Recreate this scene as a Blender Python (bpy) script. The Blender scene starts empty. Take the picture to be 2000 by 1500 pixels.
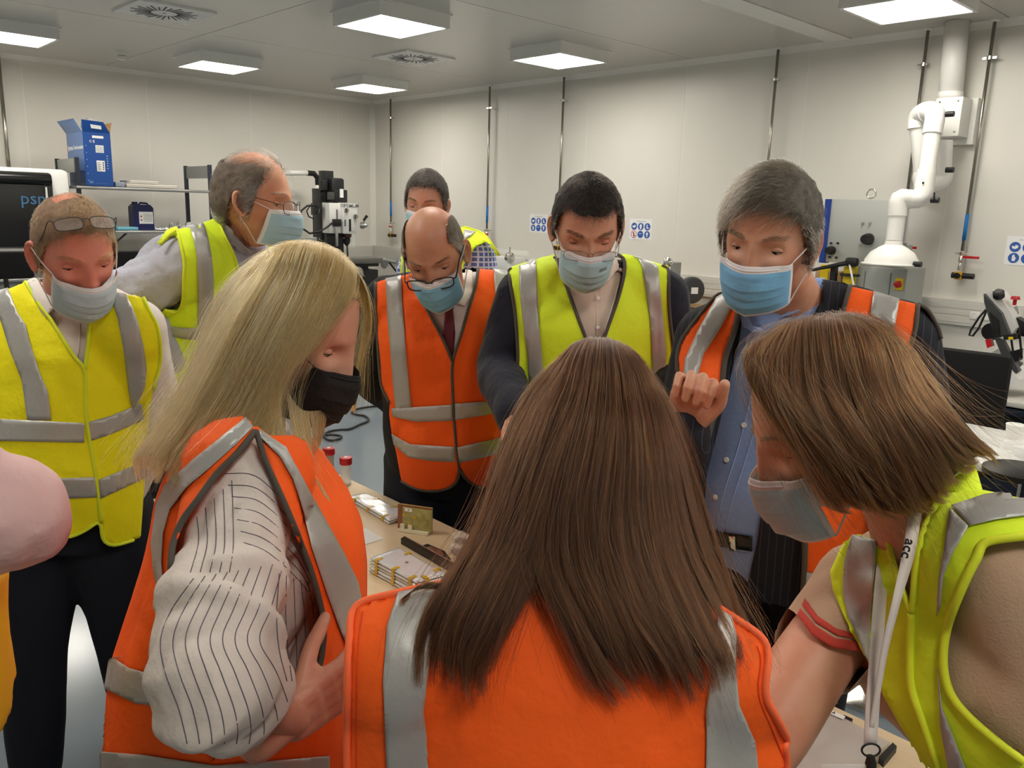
import bpy, bmesh, math, random
import numpy as np
from mathutils import Vector, Matrix, noise
from mathutils.bvhtree import BVHTree
from mathutils.geometry import delaunay_2d_cdt
random.seed(7); RNG = np.random.default_rng(11)
SC = bpy.context.scene
COL = SC.collection
PI = math.pi
HC = 1.65                                   # camera height
# ---------------------------------------------------------------- camera
FPX = 1598.0
_yaw, _pit, _rol = [math.radians(a) for a in (46.433, 12.159, 1.663)]
CF = np.array([math.cos(_yaw)*math.cos(_pit), math.sin(_yaw)*math.cos(_pit), -math.sin(_pit)])
_r = np.cross(CF, [0, 0, 1]); _r /= np.linalg.norm(_r); _u = np.cross(_r, CF)
CR = math.cos(_rol)*_r + math.sin(_rol)*_u
CU = -math.sin(_rol)*_r + math.cos(_rol)*_u
CO = np.array([0, 0, HC])
cam = bpy.data.cameras.new('camera'); camo = bpy.data.objects.new('camera', cam); COL.objects.link(camo)
cam.sensor_width = 36; cam.lens = 36*FPX/2000; cam.clip_start = .05
M = Matrix.Identity(4)
for i in range(3):
    M[i][0], M[i][1], M[i][2], M[i][3] = CR[i], CU[i], -CF[i], CO[i]
camo.matrix_world = M; SC.camera = camo
SC.view_settings.view_transform = 'Standard'; SC.view_settings.look = 'None'
SC.view_settings.gamma = 1; SC.view_settings.use_curve_mapping = False
SC.view_settings.exposure = 0.45
LAMP_STRENGTH = 17.0
w = bpy.data.worlds.new('world'); SC.world = w; w.use_nodes = True
w.node_tree.nodes['Background'].inputs[0].default_value = (.9, .93, 1, 1)
w.node_tree.nodes['Background'].inputs[1].default_value = .3
SC.cycles.max_bounces = 7; SC.cycles.diffuse_bounces = 4; SC.cycles.glossy_bounces = 3
SC.cycles.transmission_bounces = 6; SC.cycles.transparent_max_bounces = 12
SC.cycles.sample_clamp_indirect = 6; SC.cycles.caustics_reflective = False; SC.cycles.caustics_refractive = False
def rays(px, py):
    px = np.asarray(px, float); py = np.asarray(py, float)
    return CF + CR*((px-1000)/FPX)[..., None] + CU*((750-py)/FPX)[..., None]
def W(px, py, d): return CO + rays(px, py)*d
def PZ(px, py, z): r = rays(px, py); return CO + r*((z-HC)/r[2])
def PX(px, py, x): r = rays(px, py); return CO + r*(x/r[0])
def PY(px, py, y): r = rays(px, py); return CO + r*(y/r[1])
def proj(P):
    q = np.asarray(P, float)-CO; z = q@CF
    return np.stack([1000+FPX*(q@CR)/z, 750-FPX*(q@CU)/z, z], -1)
# ---------------------------------------------------------------- materials
def lin(c):
    c = np.asarray(c, float)/255
    return tuple(np.where(c <= .04045, c/12.92, ((c+.055)/1.055)**2.4))
MATS = {}
def mat(name, rgb=(128, 128, 128), rough=.5, metal=0, spec=.5, noise_amt=0, noise_scale=20, bump=0, bump_scale=60, trans=0, alpha=1, emit=0, sss=0, sheen=0, rgb2=None, ior=1.45, coat=0, raw=None, stretch=None, bd=.004):
    if name in MATS: return MATS[name]
    m = bpy.data.materials.new(name); m.use_nodes = True; nt = m.node_tree; b = nt.nodes['Principled BSDF']
    c = raw or lin(rgb)
    b.inputs['Base Color'].default_value = (*c, 1); b.inputs['Roughness'].default_value = rough
    b.inputs['Metallic'].default_value = metal; b.inputs['Specular IOR Level'].default_value = spec
    b.inputs['IOR'].default_value = ior
    b.inputs['Transmission Weight'].default_value = trans; b.inputs['Alpha'].default_value = alpha
    b.inputs['Sheen Weight'].default_value = sheen; b.inputs['Coat Weight'].default_value = coat
    if sss:
        b.inputs['Subsurface Weight'].default_value = sss; b.inputs['Subsurface Radius'].default_value = (1, .35, .2)
        b.inputs['Subsurface Scale'].default_value = .006
    if emit:
        b.inputs['Emission Color'].default_value = (*c, 1); b.inputs['Emission Strength'].default_value = emit
    tc = None
    def coords():
        nonlocal tc
        if tc is None:
            tc = nt.nodes.new('ShaderNodeTexCoord')
            if stretch:
                mp = nt.nodes.new('ShaderNodeMapping'); mp.inputs['Scale'].default_value = stretch
                nt.links.new(tc.outputs['Object'], mp.inputs[0]); tc = mp; return mp.outputs[0]
        return tc.outputs[0] if stretch else tc.outputs['Object']
    if noise_amt or rgb2 is not None:
        n = nt.nodes.new('ShaderNodeTexNoise'); n.inputs['Scale'].default_value = noise_scale; n.inputs['Detail'].default_value = 4
        nt.links.new(coords(), n.inputs['Vector'])
        mx = nt.nodes.new('ShaderNodeMix'); mx.data_type = 'RGBA'
        c2 = lin(rgb2) if rgb2 is not None else tuple(v*(1-noise_amt) for v in c)
        mx.inputs[6].default_value = (*c, 1); mx.inputs[7].default_value = (*c2, 1)
        cr = nt.nodes.new('ShaderNodeMapRange'); cr.inputs[1].default_value = .35; cr.inputs[2].default_value = .65
        nt.links.new(n.outputs[0], cr.inputs[0]); nt.links.new(cr.outputs[0], mx.inputs[0]); nt.links.new(mx.outputs[2], b.inputs['Base Color'])
    if bump:
        n2 = nt.nodes.new('ShaderNodeTexNoise'); n2.inputs['Scale'].default_value = bump_scale; n2.inputs['Detail'].default_value = 5
        nt.links.new(coords(), n2.inputs['Vector'])
        bp = nt.nodes.new('ShaderNodeBump'); bp.inputs['Strength'].default_value = bump; bp.inputs['Distance'].default_value = bd
        nt.links.new(n2.outputs[0], bp.inputs['Height']); nt.links.new(bp.outputs[0], b.inputs['Normal'])
    MATS[name] = m
    return m
# ---------------------------------------------------------------- objects
def wloc(o):
    l = Vector((0, 0, 0))
    while o is not None: l = l+o.location; o = o.parent
    return np.array(l)
def tag(o, label=None, cat=None, group=None, kind=None):
    if label: o['label'] = label
    if cat: o['category'] = cat
    if group: o['group'] = group
    if kind: o['kind'] = kind
    return o
def empty(name, loc=(0, 0, 0), label=None, cat=None, group=None, kind=None, parent=None):
    o = bpy.data.objects.new(name, None); o.empty_display_size = .1; COL.objects.link(o)
    o.parent = parent; o.location = Vector(np.asarray(loc, float)-(wloc(parent) if parent else 0))
    return tag(o, label, cat, group, kind)
def mesh_obj(name, V, F, m=None, parent=None, smooth=False, loc=None, label=None, cat=None, group=None, kind=None):
    V = np.asarray(V, float).reshape(-1, 3)
    base = wloc(parent) if parent is not None else np.zeros(3)
    l = base if loc is None else np.asarray(loc, float)
    me = bpy.data.meshes.new(name); me.from_pydata((V-l).tolist(), [], F if isinstance(F, list) else np.asarray(F).tolist())
    me.validate(); me.update()
    if smooth: me.polygons.foreach_set('use_smooth', np.ones(len(me.polygons), bool))
    if m is not None:
        for mm in (m if isinstance(m, (list, tuple)) else [m]): me.materials.append(mm)
    o = bpy.data.objects.new(name, me); COL.objects.link(o); o.parent = parent; o.location = Vector(l-base)
    return tag(o, label, cat, group, kind)
class MB:
    """collects primitives in world space and builds one mesh"""
    def __init__(s): s.V = []; s.F = []; s.n = 0
    def add(s, V, F):
        V = np.asarray(V, float).reshape(-1, 3); s.V.append(V); s.F += [[i+s.n for i in f] for f in F]; s.n += len(V); return s
    def box(s, c, size, R=None, bev=0):
        c = np.asarray(c, float); h = np.asarray(size, float)/2
        if bev > 0:
            b = min(bev, min(h)*.9); bm = bmesh.new(); bmesh.ops.create_cube(bm, size=1)
            for v in bm.verts: v.co = Vector([v.co[i]*2*h[i] for i in range(3)])
            bmesh.ops.bevel(bm, geom=list(bm.edges), offset=b, segments=2, profile=.5, affect='EDGES')
            V = np.array([v.co[:] for v in bm.verts]); bm.verts.index_update(); F = [[v.index for v in f.verts] for f in bm.faces]; bm.free()
        else:
            V = np.array([[x, y, z] for x in (-1, 1) for y in (-1, 1) for z in (-1, 1)])*h
            F = [[0, 1, 3, 2], [4, 6, 7, 5], [0, 4, 5, 1], [2, 3, 7, 6], [0, 2, 6, 4], [1, 5, 7, 3]]
        if R is not None: V = V@np.asarray(R).T
        return s.add(V+c, F)
    def bb(s, x0, x1, y0, y1, z0, z1, bev=0):
        return s.box(((x0+x1)/2, (y0+y1)/2, (z0+z1)/2), (abs(x1-x0), abs(y1-y0), abs(z1-z0)), None, bev)
    def tube(s, P, r, n=10, cap=True, flat=None, closed=False):
        P = np.asarray(P, float); k = len(P); r = np.broadcast_to(np.asarray(r, float), (k,))
        if closed: T = np.roll(P, -1, 0)-np.roll(P, 1, 0)
        else: T = np.gradient(P, axis=0)
        T /= np.linalg.norm(T, axis=1)[:, None]+1e-12
        a = np.array([0, 0, 1.]) if abs(T[0][2]) < .9 else np.array([1., 0, 0])
        N = np.cross(T[0], a); N /= np.linalg.norm(N); th = np.linspace(0, 2*PI, n, endpoint=False); V = []
        for i in range(k):
            N = N-T[i]*(N@T[i]); N /= np.linalg.norm(N)+1e-12; B = np.cross(T[i], N)
            ring = P[i]+r[i]*(np.cos(th)[:, None]*N+np.sin(th)[:, None]*B)
            V.append(ring)
        F = []
        m_ = k if closed else k-1
        for i in range(m_):
            i2 = (i+1) % k
            for j in range(n): F.append([i*n+j, i*n+(j+1) % n, i2*n+(j+1) % n, i2*n+j])
        if cap and not closed: F.append(list(range(n))[::-1]); F.append([(k-1)*n+j for j in range(n)])
        return s.add(np.concatenate(V), F)
    def cyl(s, a, b, r, n=20, r2=None): return s.tube([a, b], [r, r if r2 is None else r2], n)
    def lathe(s, prof, c, axis=(0, 0, 1), n=28):
        """prof list of (radius, height along axis)"""
        ax = np.asarray(axis, float); ax /= np.linalg.norm(ax); a = np.array([1., 0, 0]) if abs(ax[0]) < .9 else np.array([0, 1., 0])
        N = np.cross(ax, a); N /= np.linalg.norm(N); B = np.cross(ax, N); th = np.linspace(0, 2*PI, n, endpoint=False); c = np.asarray(c, float)
        V = [c+ax*h+max(r, 1e-5)*(np.cos(th)[:, None]*N+np.sin(th)[:, None]*B) for r, h in prof]; k = len(prof)
        F = [[i*n+j, i*n+(j+1) % n, (i+1)*n+(j+1) % n, (i+1)*n+j] for i in range(k-1) for j in range(n)]
        F.append(list(range(n))[::-1]); F.append([(k-1)*n+j for j in range(n)])
        return s.add(np.concatenate(V), F)
    def prism(s, pts, vec):
        """closed polygon (3-D points) extruded by vec"""
        P = np.asarray(pts, float); n = len(P); V = np.concatenate([P, P+np.asarray(vec, float)])
        return s.add(V, [list(range(n))[::-1], [n+i for i in range(n)]]+[[i, (i+1) % n, n+(i+1) % n, n+i] for i in range(n)])
    def sphere(s, c, r, seg=20, rings=12, sc=(1, 1, 1)):
        V = []; c = np.asarray(c, float)
        for i in range(rings+1):
            a = PI*i/rings
            for j in range(seg): b = 2*PI*j/seg; V.append(c+r*np.array([math.sin(a)*math.cos(b)*sc[0], math.sin(a)*math.sin(b)*sc[1], math.cos(a)*sc[2]]))
        return s.add(V, [[i*seg+j, i*seg+(j+1) % seg, (i+1)*seg+(j+1) % seg, (i+1)*seg+j] for i in range(rings) for j in range(seg)])
    def build(s, name, m, parent=None, smooth=False, loc=None, **k):
        o = mesh_obj(name, np.concatenate(s.V), s.F, m, parent, smooth, loc, **k)
        return o
def autosmooth(o, deg=35):
    me = o.data; me.polygons.foreach_set('use_smooth', np.ones(len(me.polygons), bool))
    bm = bmesh.new(); bm.from_mesh(me); a = math.radians(deg)
    for e in bm.edges:
        if len(e.link_faces) == 2 and e.calc_face_angle(0) > a: e.smooth = False
    bm.to_mesh(me); bm.free(); return o
def S(o): return autosmooth(o)
def crom(P, n):
    """Catmull-Rom resample of a polyline to n points, uniform in arc length"""
    P = np.asarray(P, float)
    if len(P) < 3: t = np.linspace(0, 1, n)[:, None]; return P[0]*(1-t)+P[-1]*t
    Q = np.vstack([2*P[0]-P[1], P, 2*P[-1]-P[-2]]); out = []
    for i in range(1, len(Q)-2):
        t = np.linspace(0, 1, 12, endpoint=False)[:, None]; a, b, c, d = Q[i-1:i+3]
        out.append(.5*(2*b+(c-a)*t+(2*a-5*b+4*c-d)*t*t+(3*b-a-3*c+d)*t**3))
    out = np.vstack(out+[P[-1:]]); s = np.r_[0, np.cumsum(np.linalg.norm(np.diff(out, axis=0), axis=1))]
    u = np.linspace(0, s[-1], n)
    return np.stack([np.interp(u, s, out[:, k]) for k in range(P.shape[1])], 1)
def text(body, size, origin, xdir, ydir, m, parent, name='lettering', align='CENTER', ext=.0006, bold=False, kind=None, label=None):
    c = bpy.data.curves.new(name, 'FONT'); c.body = body; c.size = size; c.align_x = align; c.align_y = 'CENTER'; c.extrude = ext
    if bold: c.offset = size*.02
    c.resolution_u = 2
    o = bpy.data.objects.new('tmp', c); COL.objects.link(o); bpy.context.view_layer.update()
    me = o.evaluated_get(bpy.context.evaluated_depsgraph_get()).to_mesh(); V = np.array([v.co[:] for v in me.vertices]).reshape(-1, 3); F = [list(p.vertices) for p in me.polygons]
    o.to_mesh_clear() if hasattr(o, 'to_mesh_clear') else None; bpy.data.objects.remove(o)
    x = np.asarray(xdir, float); x = x/np.linalg.norm(x); y = np.asarray(ydir, float); y = y-x*(y@x); y /= np.linalg.norm(y); z = np.cross(x, y)
    o = mesh_obj(name, np.asarray(origin, float)+V[:, :1]*x+V[:, 1:2]*y+V[:, 2:3]*z, F, m, parent)
    if label: o['label'] = label
    return o
# ================================================================ ROOM
XW, YW, ZC = 7.04, 10.50, 3.105
X0, Y0 = -2.6, -3.6
white_panel = mat('wall_panel_white', (229, 226, 218), rough=.38, spec=.5, bump=.05, bump_scale=3, noise_amt=.03, noise_scale=1.2)
joint = mat('panel_joint_white', (236, 234, 228), rough=.4)
ceil_m = mat('ceiling_panel', (205, 202, 194), rough=.22, spec=.55, bump=.06, bump_scale=2)
white_pl = mat('white_plastic', (235, 234, 230), rough=.4)
alu = mat('aluminium', (190, 190, 190), rough=.3, metal=1)
chrome = mat('chrome', (215, 213, 208), rough=.16, metal=1)
steel = mat('stainless_steel', (165, 160, 152), rough=.25, metal=1)
black = mat('black_plastic', (22, 22, 23), rough=.45)
blackfab = mat('black_fabric', (18, 18, 19), rough=.95, bump=.3, bump_scale=400)
redp = mat('red_plastic', (190, 25, 35), rough=.35)
yel = mat('yellow_paint', (225, 195, 20), rough=.4)
bluep = mat('blue_sleeve', (25, 120, 200), rough=.5)
paper = mat('paper', (240, 240, 240), rough=.7)
signblue = mat('sign_blue', (50, 95, 175), rough=.6)
signred = mat('sign_red', (200, 45, 50), rough=.6)
ink = mat('ink_black', (20, 20, 25), rough=.6)
inkgrey = mat('ink_grey', (110, 110, 115), rough=.6)
greymetal = mat('grey_painted_metal', (150, 152, 148), rough=.45)
navy = mat('navy_paint', (30, 38, 52), rough=.45)
floor_m = mat('epoxy_floor', (120, 130, 138), rough=.16, spec=.5, noise_amt=.05, noise_scale=1.5, bump=.03, bump_scale=4)
MB().bb(X0, XW+.1, Y0, YW+.1, -.1, 0).build('floor', floor_m, kind='structure')
# walls: a core slab, cladding panels 1.28 m wide standing proud of the joints
wr = MB().bb(XW+.002, XW+.15, Y0, YW+.1, 0, ZC+.1).build('wall_right', joint, kind='structure')
wl = MB().bb(X0, XW+.1, YW+.002, YW+.15, 0, ZC+.1).build('wall_left', joint, kind='structure')
y = 8.88+1.28
ys = [YW-.06]
y = 8.88
while y > Y0: ys.append(y); y -= 1.279
ys.append(Y0)
for a, b in zip(ys[:-1], ys[1:]):
    MB().bb(XW, XW+.02, b+.005, a-.005, 0, ZC).build('panel', white_panel, wr)
xs = [XW-.06]; x = 6.46
while x > X0: xs.append(x); x -= 1.313
xs.append(X0)
for a, b in zip(xs[:-1], xs[1:]):
    MB().bb(b+.007, a-.007, YW, YW+.02, 0, ZC).build('panel', white_panel, wl)
MB().bb(X0-.1, X0, Y0-.1, YW+.1, 0, ZC+.1).build('wall_back', white_panel, kind='structure')
MB().bb(X0, XW+.1, Y0-.1, Y0, 0, ZC+.1).build('wall_front', white_panel, kind='structure')
# corner and ceiling coving
o = MB().prism([(XW-.055, YW, 0), (XW, YW, 0), (XW, YW-.055, 0)], (0, 0, ZC)).build('trim_1', joint, kind='structure')
MB().prism([(XW, YW, ZC-.05), (XW, YW, ZC), (XW-.05, YW, ZC)], (0, Y0-YW, 0)).build('trim_2', joint, kind='structure')
MB().prism([(XW, YW, ZC-.05), (XW, YW, ZC), (XW, YW-.05, ZC)], (X0-XW, 0, 0)).build('trim_3', joint, kind='structure')
# ceiling, with its own panels
ce = MB().bb(X0, XW+.1, Y0, YW+.1, ZC+.02, ZC+.12).build('ceiling', joint, kind='structure')
cx = [XW, 3.36, -.3, X0]; cy = [YW, 7.65, 4.95, 3.6, 3.38, 2.2, -.5, Y0]
for i in range(3):
    for j in range(len(cy)-1):
        lo = .006 if cy[j] == 3.6 else 0
        MB().bb(cx[i+1]+.004, cx[i]-.004, cy[j+1]+.004, cy[j]-.004, ZC-lo, ZC+.03).build('panel', joint if lo else ceil_m, ce)
# ceiling lights
diff_m = mat('lamp_diffuser', raw=(1.0, .94, .84), emit=LAMP_STRENGTH, rough=.5)
frame_m = mat('lamp_frame', (240, 239, 236), rough=.4)
lx = [.1, 2.04, 3.97, 5.87]; ly = [8.8, 5.66, 2.47, -.75]
labels = {(2.04, 8.8): 'white square ceiling light cut by the left edge of the photo, above the wall shelf',
 (3.97, 8.8): 'white square ceiling light left of the middle, between smoke detector and round vent',
 (5.87, 8.8): 'smallest white square ceiling light, nearest the room corner', (3.97, 5.66): 'largest white square ceiling light wholly in view, above the bald man',
 (5.87, 5.66): 'white square ceiling light over the dark haired man in the yellow vest', (5.87, 2.47): 'white square ceiling light at top right beside the white extraction duct'}
for x in lx:
    for y in ly:
        lab = labels.get((x, y), 'white ceiling light outside the photo, ' + {.1: 'fourth', 2.04: 'third', 3.97: 'second', 5.87: 'first'}[x] + ' from the pipes in ' + {8.8: 'the shelf row', 5.66: 'the middle row', 2.47: 'the table row', -.75: 'the camera row'}[y])
        t = empty('ceiling_light', (x, y, ZC), lab, 'ceiling light', 'square ceiling lights')
        zb = ZC-.10
        m = MB()
        for sx in (-1, 1):
            m.bb(x+sx*.30, x+sx*.325, y-.325, y+.325, zb-.004, ZC-.01)
            m.bb(x-.30, x+.30, y+sx*.30, y+sx*.325, zb-.004, ZC-.01)
        m.build('frame', frame_m, t); MB().bb(x-.34, x+.34, y-.34, y+.34, ZC-.012, ZC).build('mounting_plate', frame_m, t)
        MB().bb(x-.30, x+.30, y-.30, y+.30, zb, zb+.006).build('diffuser', diff_m, t)
# swirl vents
def vent(x, y, lab):
    t = empty('ceiling_vent', (x, y, ZC), lab, 'air vent', 'swirl air vents')
    MB().bb(x-.3, x+.3, y-.3, y+.3, ZC-.015, ZC).build('plate', frame_m, t)
    for k in range(28):
        a = 2*PI*k/28; r0, r1 = (.10, .235); dr = np.array([math.cos(a+.25), math.sin(a+.25), 0]); c = np.array([x, y, ZC-.017])+np.array([math.cos(a), math.sin(a), 0])*r0
        c2 = c+dr*(r1-r0+(.02 if k % 2 else -.02)); tt = np.cross(dr, [0, 0, 1])*.0065
        MB().prism([c-tt, c+tt, c2+tt, c2-tt], (0, 0, .004)).build('slot', black, t)
    MB().cyl((x, y, ZC-.019), (x, y, ZC-.012), .012).build('screw', steel, t)
vent(2.75, 7.05, 'round slotted air vent in a square plate at top left of the ceiling')
vent(5.25, 7.10, 'smaller looking round slotted air vent between the two right hand lights')
t = empty('smoke_detector', (3.16, 9.28, ZC), 'small white round smoke detector on the ceiling at left', 'smoke detector')
S(MB().lathe([(.055, 0), (.055, -.03), (.05, -.045)], (3.16, 9.28, ZC)).build('base', white_pl, t)); S(MB().lathe([(.043, -.05), (.043, -.075), (.03, -.085)], (3.16, 9.28, ZC)).build('head', white_pl, t))
MB().cyl((3.16, 9.28, ZC-.05), (3.16, 9.28, ZC-.043), .04).build('slot', black, t)
# dado trunking on both walls
trunk_m = mat('trunking_pvc', (212, 210, 203), rough=.45)
def trunk(name, ax):
    t = MB()
    for (z0, z1, d) in ((.84, 1.04, .045),):
        if ax == 'R': t.bb(XW-d, XW-.001, Y0+.05, YW-.05, z0, z1, .004)
        else: t.bb(X0+.05, XW-.05, YW-d, YW-.001, z0, z1, .004)
    o = t.build(name, trunk_m, kind='structure')
    for z in (.885, .945, .995):
        m = MB()
        if ax == 'R': m.bb(XW-.049, XW-.044, Y0+.05, YW-.06, z-.022, z+.022)
        else: m.bb(X0+.05, XW-.06, YW-.049, YW-.044, z-.022, z+.022)
        m.build('cover_strip', trunk_m, o)
    return o
trunk('trim_4', 'R'); trunk('trim_5', 'L')
for y_, z_ in ((2.14, .93), (2.05, .93), (3.02, .97)):
    t = empty('wall_socket', (XW-.05, y_, z_), 'white round wall socket in the trunking ' + {2.14: 'left of the band saw', 2.05: 'directly beside the saw cable', 3.02: 'behind the orange vest shoulder'}[y_], 'socket', 'trunking sockets')
    S(MB().bb(XW-.056, XW-.048, y_-.035, y_+.035, z_-.03, z_+.03, .003).build('plate', white_pl, t))
    MB().tube([(XW-.058, y_+.022*math.cos(a), z_+.022*math.sin(a)) for a in np.linspace(0, 2*PI, 20, endpoint=False)], .002, 6, closed=True).build('rim', white_pl, t)
# compressed-air drops on the right wall
def drop(y, lab, zend=1.40, red_handle='butterfly'):
    t = empty('compressed_air_pipe', (XW, y, zend), lab, 'pipe', 'compressed air pipes on the right wall')
    xp = XW-.07
    MB().cyl((xp, y, zend), (xp, y, ZC-.005), .0125, 12).build('pipe', steel, t, smooth=True)
    MB().lathe([(.035, 0), (.035, -.012), (.02, -.02)], (xp, y, ZC)).build('ceiling_collar', white_pl, t)
    for zc in (ZC-.27, zend-.02):
        c = MB(); c.lathe([(.022, -.012), (.022, .012)], (xp, y, zc), n=16); c.cyl((xp, y, zc), (XW, y, zc), .006, 8); c.box((xp, y-.032, zc), (.012, .03, .014)); c.box((xp, y+.032, zc), (.012, .03, .014))
        c.build('pipe_clamp', chrome, t)
    MB().cyl((xp, y, zend+.08), (xp, y, zend+.28), .0145, 12).build('blue_sleeve', bluep, t, smooth=True)
    S(MB().lathe([(.011, .10), (.017, .08), (.02, .04), (.012, .03), (.018, 0), (.018, -.03)], (xp, y, zend-.12)).build('valve_body', chrome, t))
    if red_handle == 'lever': S(MB().bb(xp-.012, xp+.0, y-.13, y-.01, zend-.055, zend-.035, .006).build('handle', redp, t))
    else: S(MB().bb(xp-.02, xp+.0, y-.035, y+.035, zend-.075, zend-.055, .006).build('handle', redp, t))
    r = MB(); r.box((xp, y, zend-.19), (.05, .055, .06), bev=.005); S(r.build('regulator', mat('regulator_yellow', (200, 150, 20), rough=.4), t))
    g = MB(); g.cyl((xp, y-.025, zend-.19), (xp, y-.11, zend-.19), .022, 18); g.cyl((xp, y+.025, zend-.19), (xp, y+.05, zend-.19), .024, 18); g.cyl((xp-.02, y, zend-.19), (xp-.04, y+.005, zend-.19), .022, 18)
    S(g.build('regulator_knob', black, t))
drop(9.96, 'steel air pipe nearest the room corner, blue sleeve above a yellow regulator')
drop(7.87, 'steel air pipe between the checked shirt man and the dark haired man', 1.38)
drop(6.63, 'steel air pipe running down behind the dark haired man')
drop(4.03, 'steel air pipe running down behind the grey haired man')
drop(2.76, 'steel air pipe partly hidden by the white extraction arm', 1.47, 'lever')
drop(2.29, 'rightmost steel air pipe with blue sleeve, red lever and yellow regulator', 1.42, 'lever')
# a vertical tube at the far left
t = empty('compressed_air_pipe', (2.30, YW, 1.2), 'vertical pipe at the left edge of the photo above the black machine', 'pipe', None)
MB().cyl((2.30, YW-.05, 1.3), (2.30, YW-.05, ZC-.005), .02, 12).build('pipe', steel, t, smooth=True)
# safety sign sheets
def sign(y, z, lab, pics, w=.3, h=.215):
    t = empty('safety_notice', (XW, y, z), lab, 'notice', 'safety notices taped to the right wall')
    MB().bb(XW-.003, XW-.001, y-w/2, y+w/2, z-h/2, z+h/2).build('sheet', paper, t)
    X = XW-.0045; dx = .088
    text('Port obligatoire des EPI', .013, (X, y, z+h/2-.025), (0, -1, 0), (0, 0, 1), inkgrey, t, 'heading', ext=.0003)
    k = 0
    for row in (0, 1):
        for cx_ in (1, 0, -1):
            cy_, cz_ = y+cx_*dx, z+.028-row*.082
            c = MB().lathe([(.038, 0), (.038, .0012)], (X+.0015, cy_, cz_), (-1, 0, 0), 28)
            if pics[k] == 'no':
                c.build('symbol_disc', paper, t)
                MB().tube([(X, cy_+.036*math.cos(a), cz_+.036*math.sin(a)) for a in np.linspace(0, 2*PI, 28, endpoint=False)], .003, 6, closed=True).build('prohibition_ring', signred, t)
                MB().tube([(X, cy_-.025, cz_-.025), (X, cy_+.025, cz_+.025)], .003, 6).build('prohibition_bar', signred, t)
                p = MB().prism([(X+.0008, cy_+a*.03, cz_+b*.03) for a, b in ((-.3, -.8), (.3, -.8), (.15, .1), (.3, .5), (0, .9), (-.2, .3))], (-.001, 0, 0)); p.build('pictogram', ink, t)
            else:
                c.build('symbol_disc', signblue, t)
                shp = {'suit': [(-.15, .9), (.15, .9), (.2, .6), (.45, .45), (.5, -.1), (.3, -.1), (.3, .2), (.3, -.9), (.05, -.9), (0, -.1), (-.05, -.9), (-.3, -.9), (-.3, .2), (-.3, -.1), (-.5, -.1), (-.45, .45), (-.2, .6)],
                       'boot': [(.35, .7), (-.05, .7), (-.05, -.1), (-.6, -.35), (-.6, -.6), (.35, -.6)], 'book': [(-.7, .3), (-.1, .5), (.1, .1), (.7, .3), (.6, -.3), (0, -.5), (-.6, -.2)],
                       'glove': [(-.3, -.7), (.3, -.7), (.35, .2), (.3, .7), (.1, .7), (0, .8), (-.15, .7), (-.3, .1), (-.5, .2), (-.5, 0)], 'visor': [(-.5, .35), (.5, .35), (.5, .2), (-.5, .2)], 'cap': [(-.2, -.7), (.2, -.7), (.2, .0), (.5, .1), (.3, .6), (0, .8), (-.3, .6), (-.5, .1), (-.2, 0)]}[pics[k]]
                MB().prism([(X+.0003, cy_+a*.032, cz_+b*.032) for a, b in shp], (-.001, 0, 0)).build('pictogram', paper, t)
            k += 1
sign(7.02, 1.475, 'white notice with six blue round symbols left of the dark haired man', ['book', 'suit', 'boot', 'glove', 'visor', 'cap'])
sign(5.49, 1.465, 'white notice with blue symbols and one red prohibition ring right of the dark haired man', ['book', 'suit', 'boot', 'no', 'visor', 'cap'])
sign(3.50, 1.45, 'white notice with blue symbols mostly hidden by the grey haired man', ['book', 'suit', 'boot', 'no', 'visor', 'cap'])
sign(1.86, 1.44, 'white notice with blue symbols cut by the right edge of the photo', ['book', 'suit', 'boot', 'glove', 'visor', 'cap'])

# ================================================================ LEFT SIDE: shelf, bench, boxes
t = empty('shelf_unit', (3.4, 9.75, 0), 'aluminium wall bench shelf with black uprights and two long shelves', 'shelf')
up = mat('upright_dark', (38, 44, 56), rough=.4)
for x in (2.69, 4.09):
    for y in (9.42, 10.1):
        MB().bb(x-.02, x+.02, y-.02, y+.02, .02, 2.03, .003).build('upright', up, t)
    MB().bb(x-.006, x+.006, 9.44, 10.08, 1.88, 2.02).build('side_plate', greymetal, t)
    MB().bb(x-.008, x+.008, 9.44, 10.08, .05, .09).build('foot_rail', up, t)
for z in (1.745, 1.29): S(MB().bb(2.66, 4.13, 9.38, 10.12, z-.03, z, .006).build('shelf', alu, t))
MB().bb(2.66, 4.13, 9.35, 10.15, .80, .84, .004).build('worktop', greymetal, t)
for sx in (0, 1): MB().tube([(2.75+sx*1.3, 9.5, .9), (3.4+sx*.4, 10.1, 1.27)], .012, 8).build('brace', greymetal, t)
# big blue box, open top
bb_ = mat('carton_blue', (25, 75, 150), rough=.35); bl_ = mat('carton_light_blue', (95, 130, 185), rough=.35); card = mat('cardboard_brown', (190, 155, 115), rough=.8)
bx0, bx1, by0, by1, bz0, bz1 = 2.78, 3.05, 9.46, 10.02, 1.75, 2.29
t = empty('monitor_carton', (2.92, 9.7, bz0), 'tall open blue carton with white labels standing on the top shelf', 'box')
th = .006
MB().bb(bx0, bx1, by0, by0+th, bz0, bz1).build('front_panel', bb_, t)
MB().bb(bx0, bx1, by1-th, by1, bz0, bz1).build('back_panel', card, t)
MB().bb(bx0, bx0+th, by0+th, by1-th, bz0, bz1).build('side_panel', bl_, t)
MB().bb(bx1-th, bx1, by0+th, by1-th, bz0, bz1).build('side_panel', bb_, t)
MB().bb(bx0+th, bx1-th, by0+th, by1-th, bz0, bz0+th).build('bottom_panel', card, t)
MB().prism([(bx0, by0, bz1), (bx1, by0, bz1), (bx1-.07, by0-.03, bz1+.11), (bx0-.01, by0-.03, bz1+.12)], (0, .005, 0)).build('flap', bb_, t)
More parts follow.
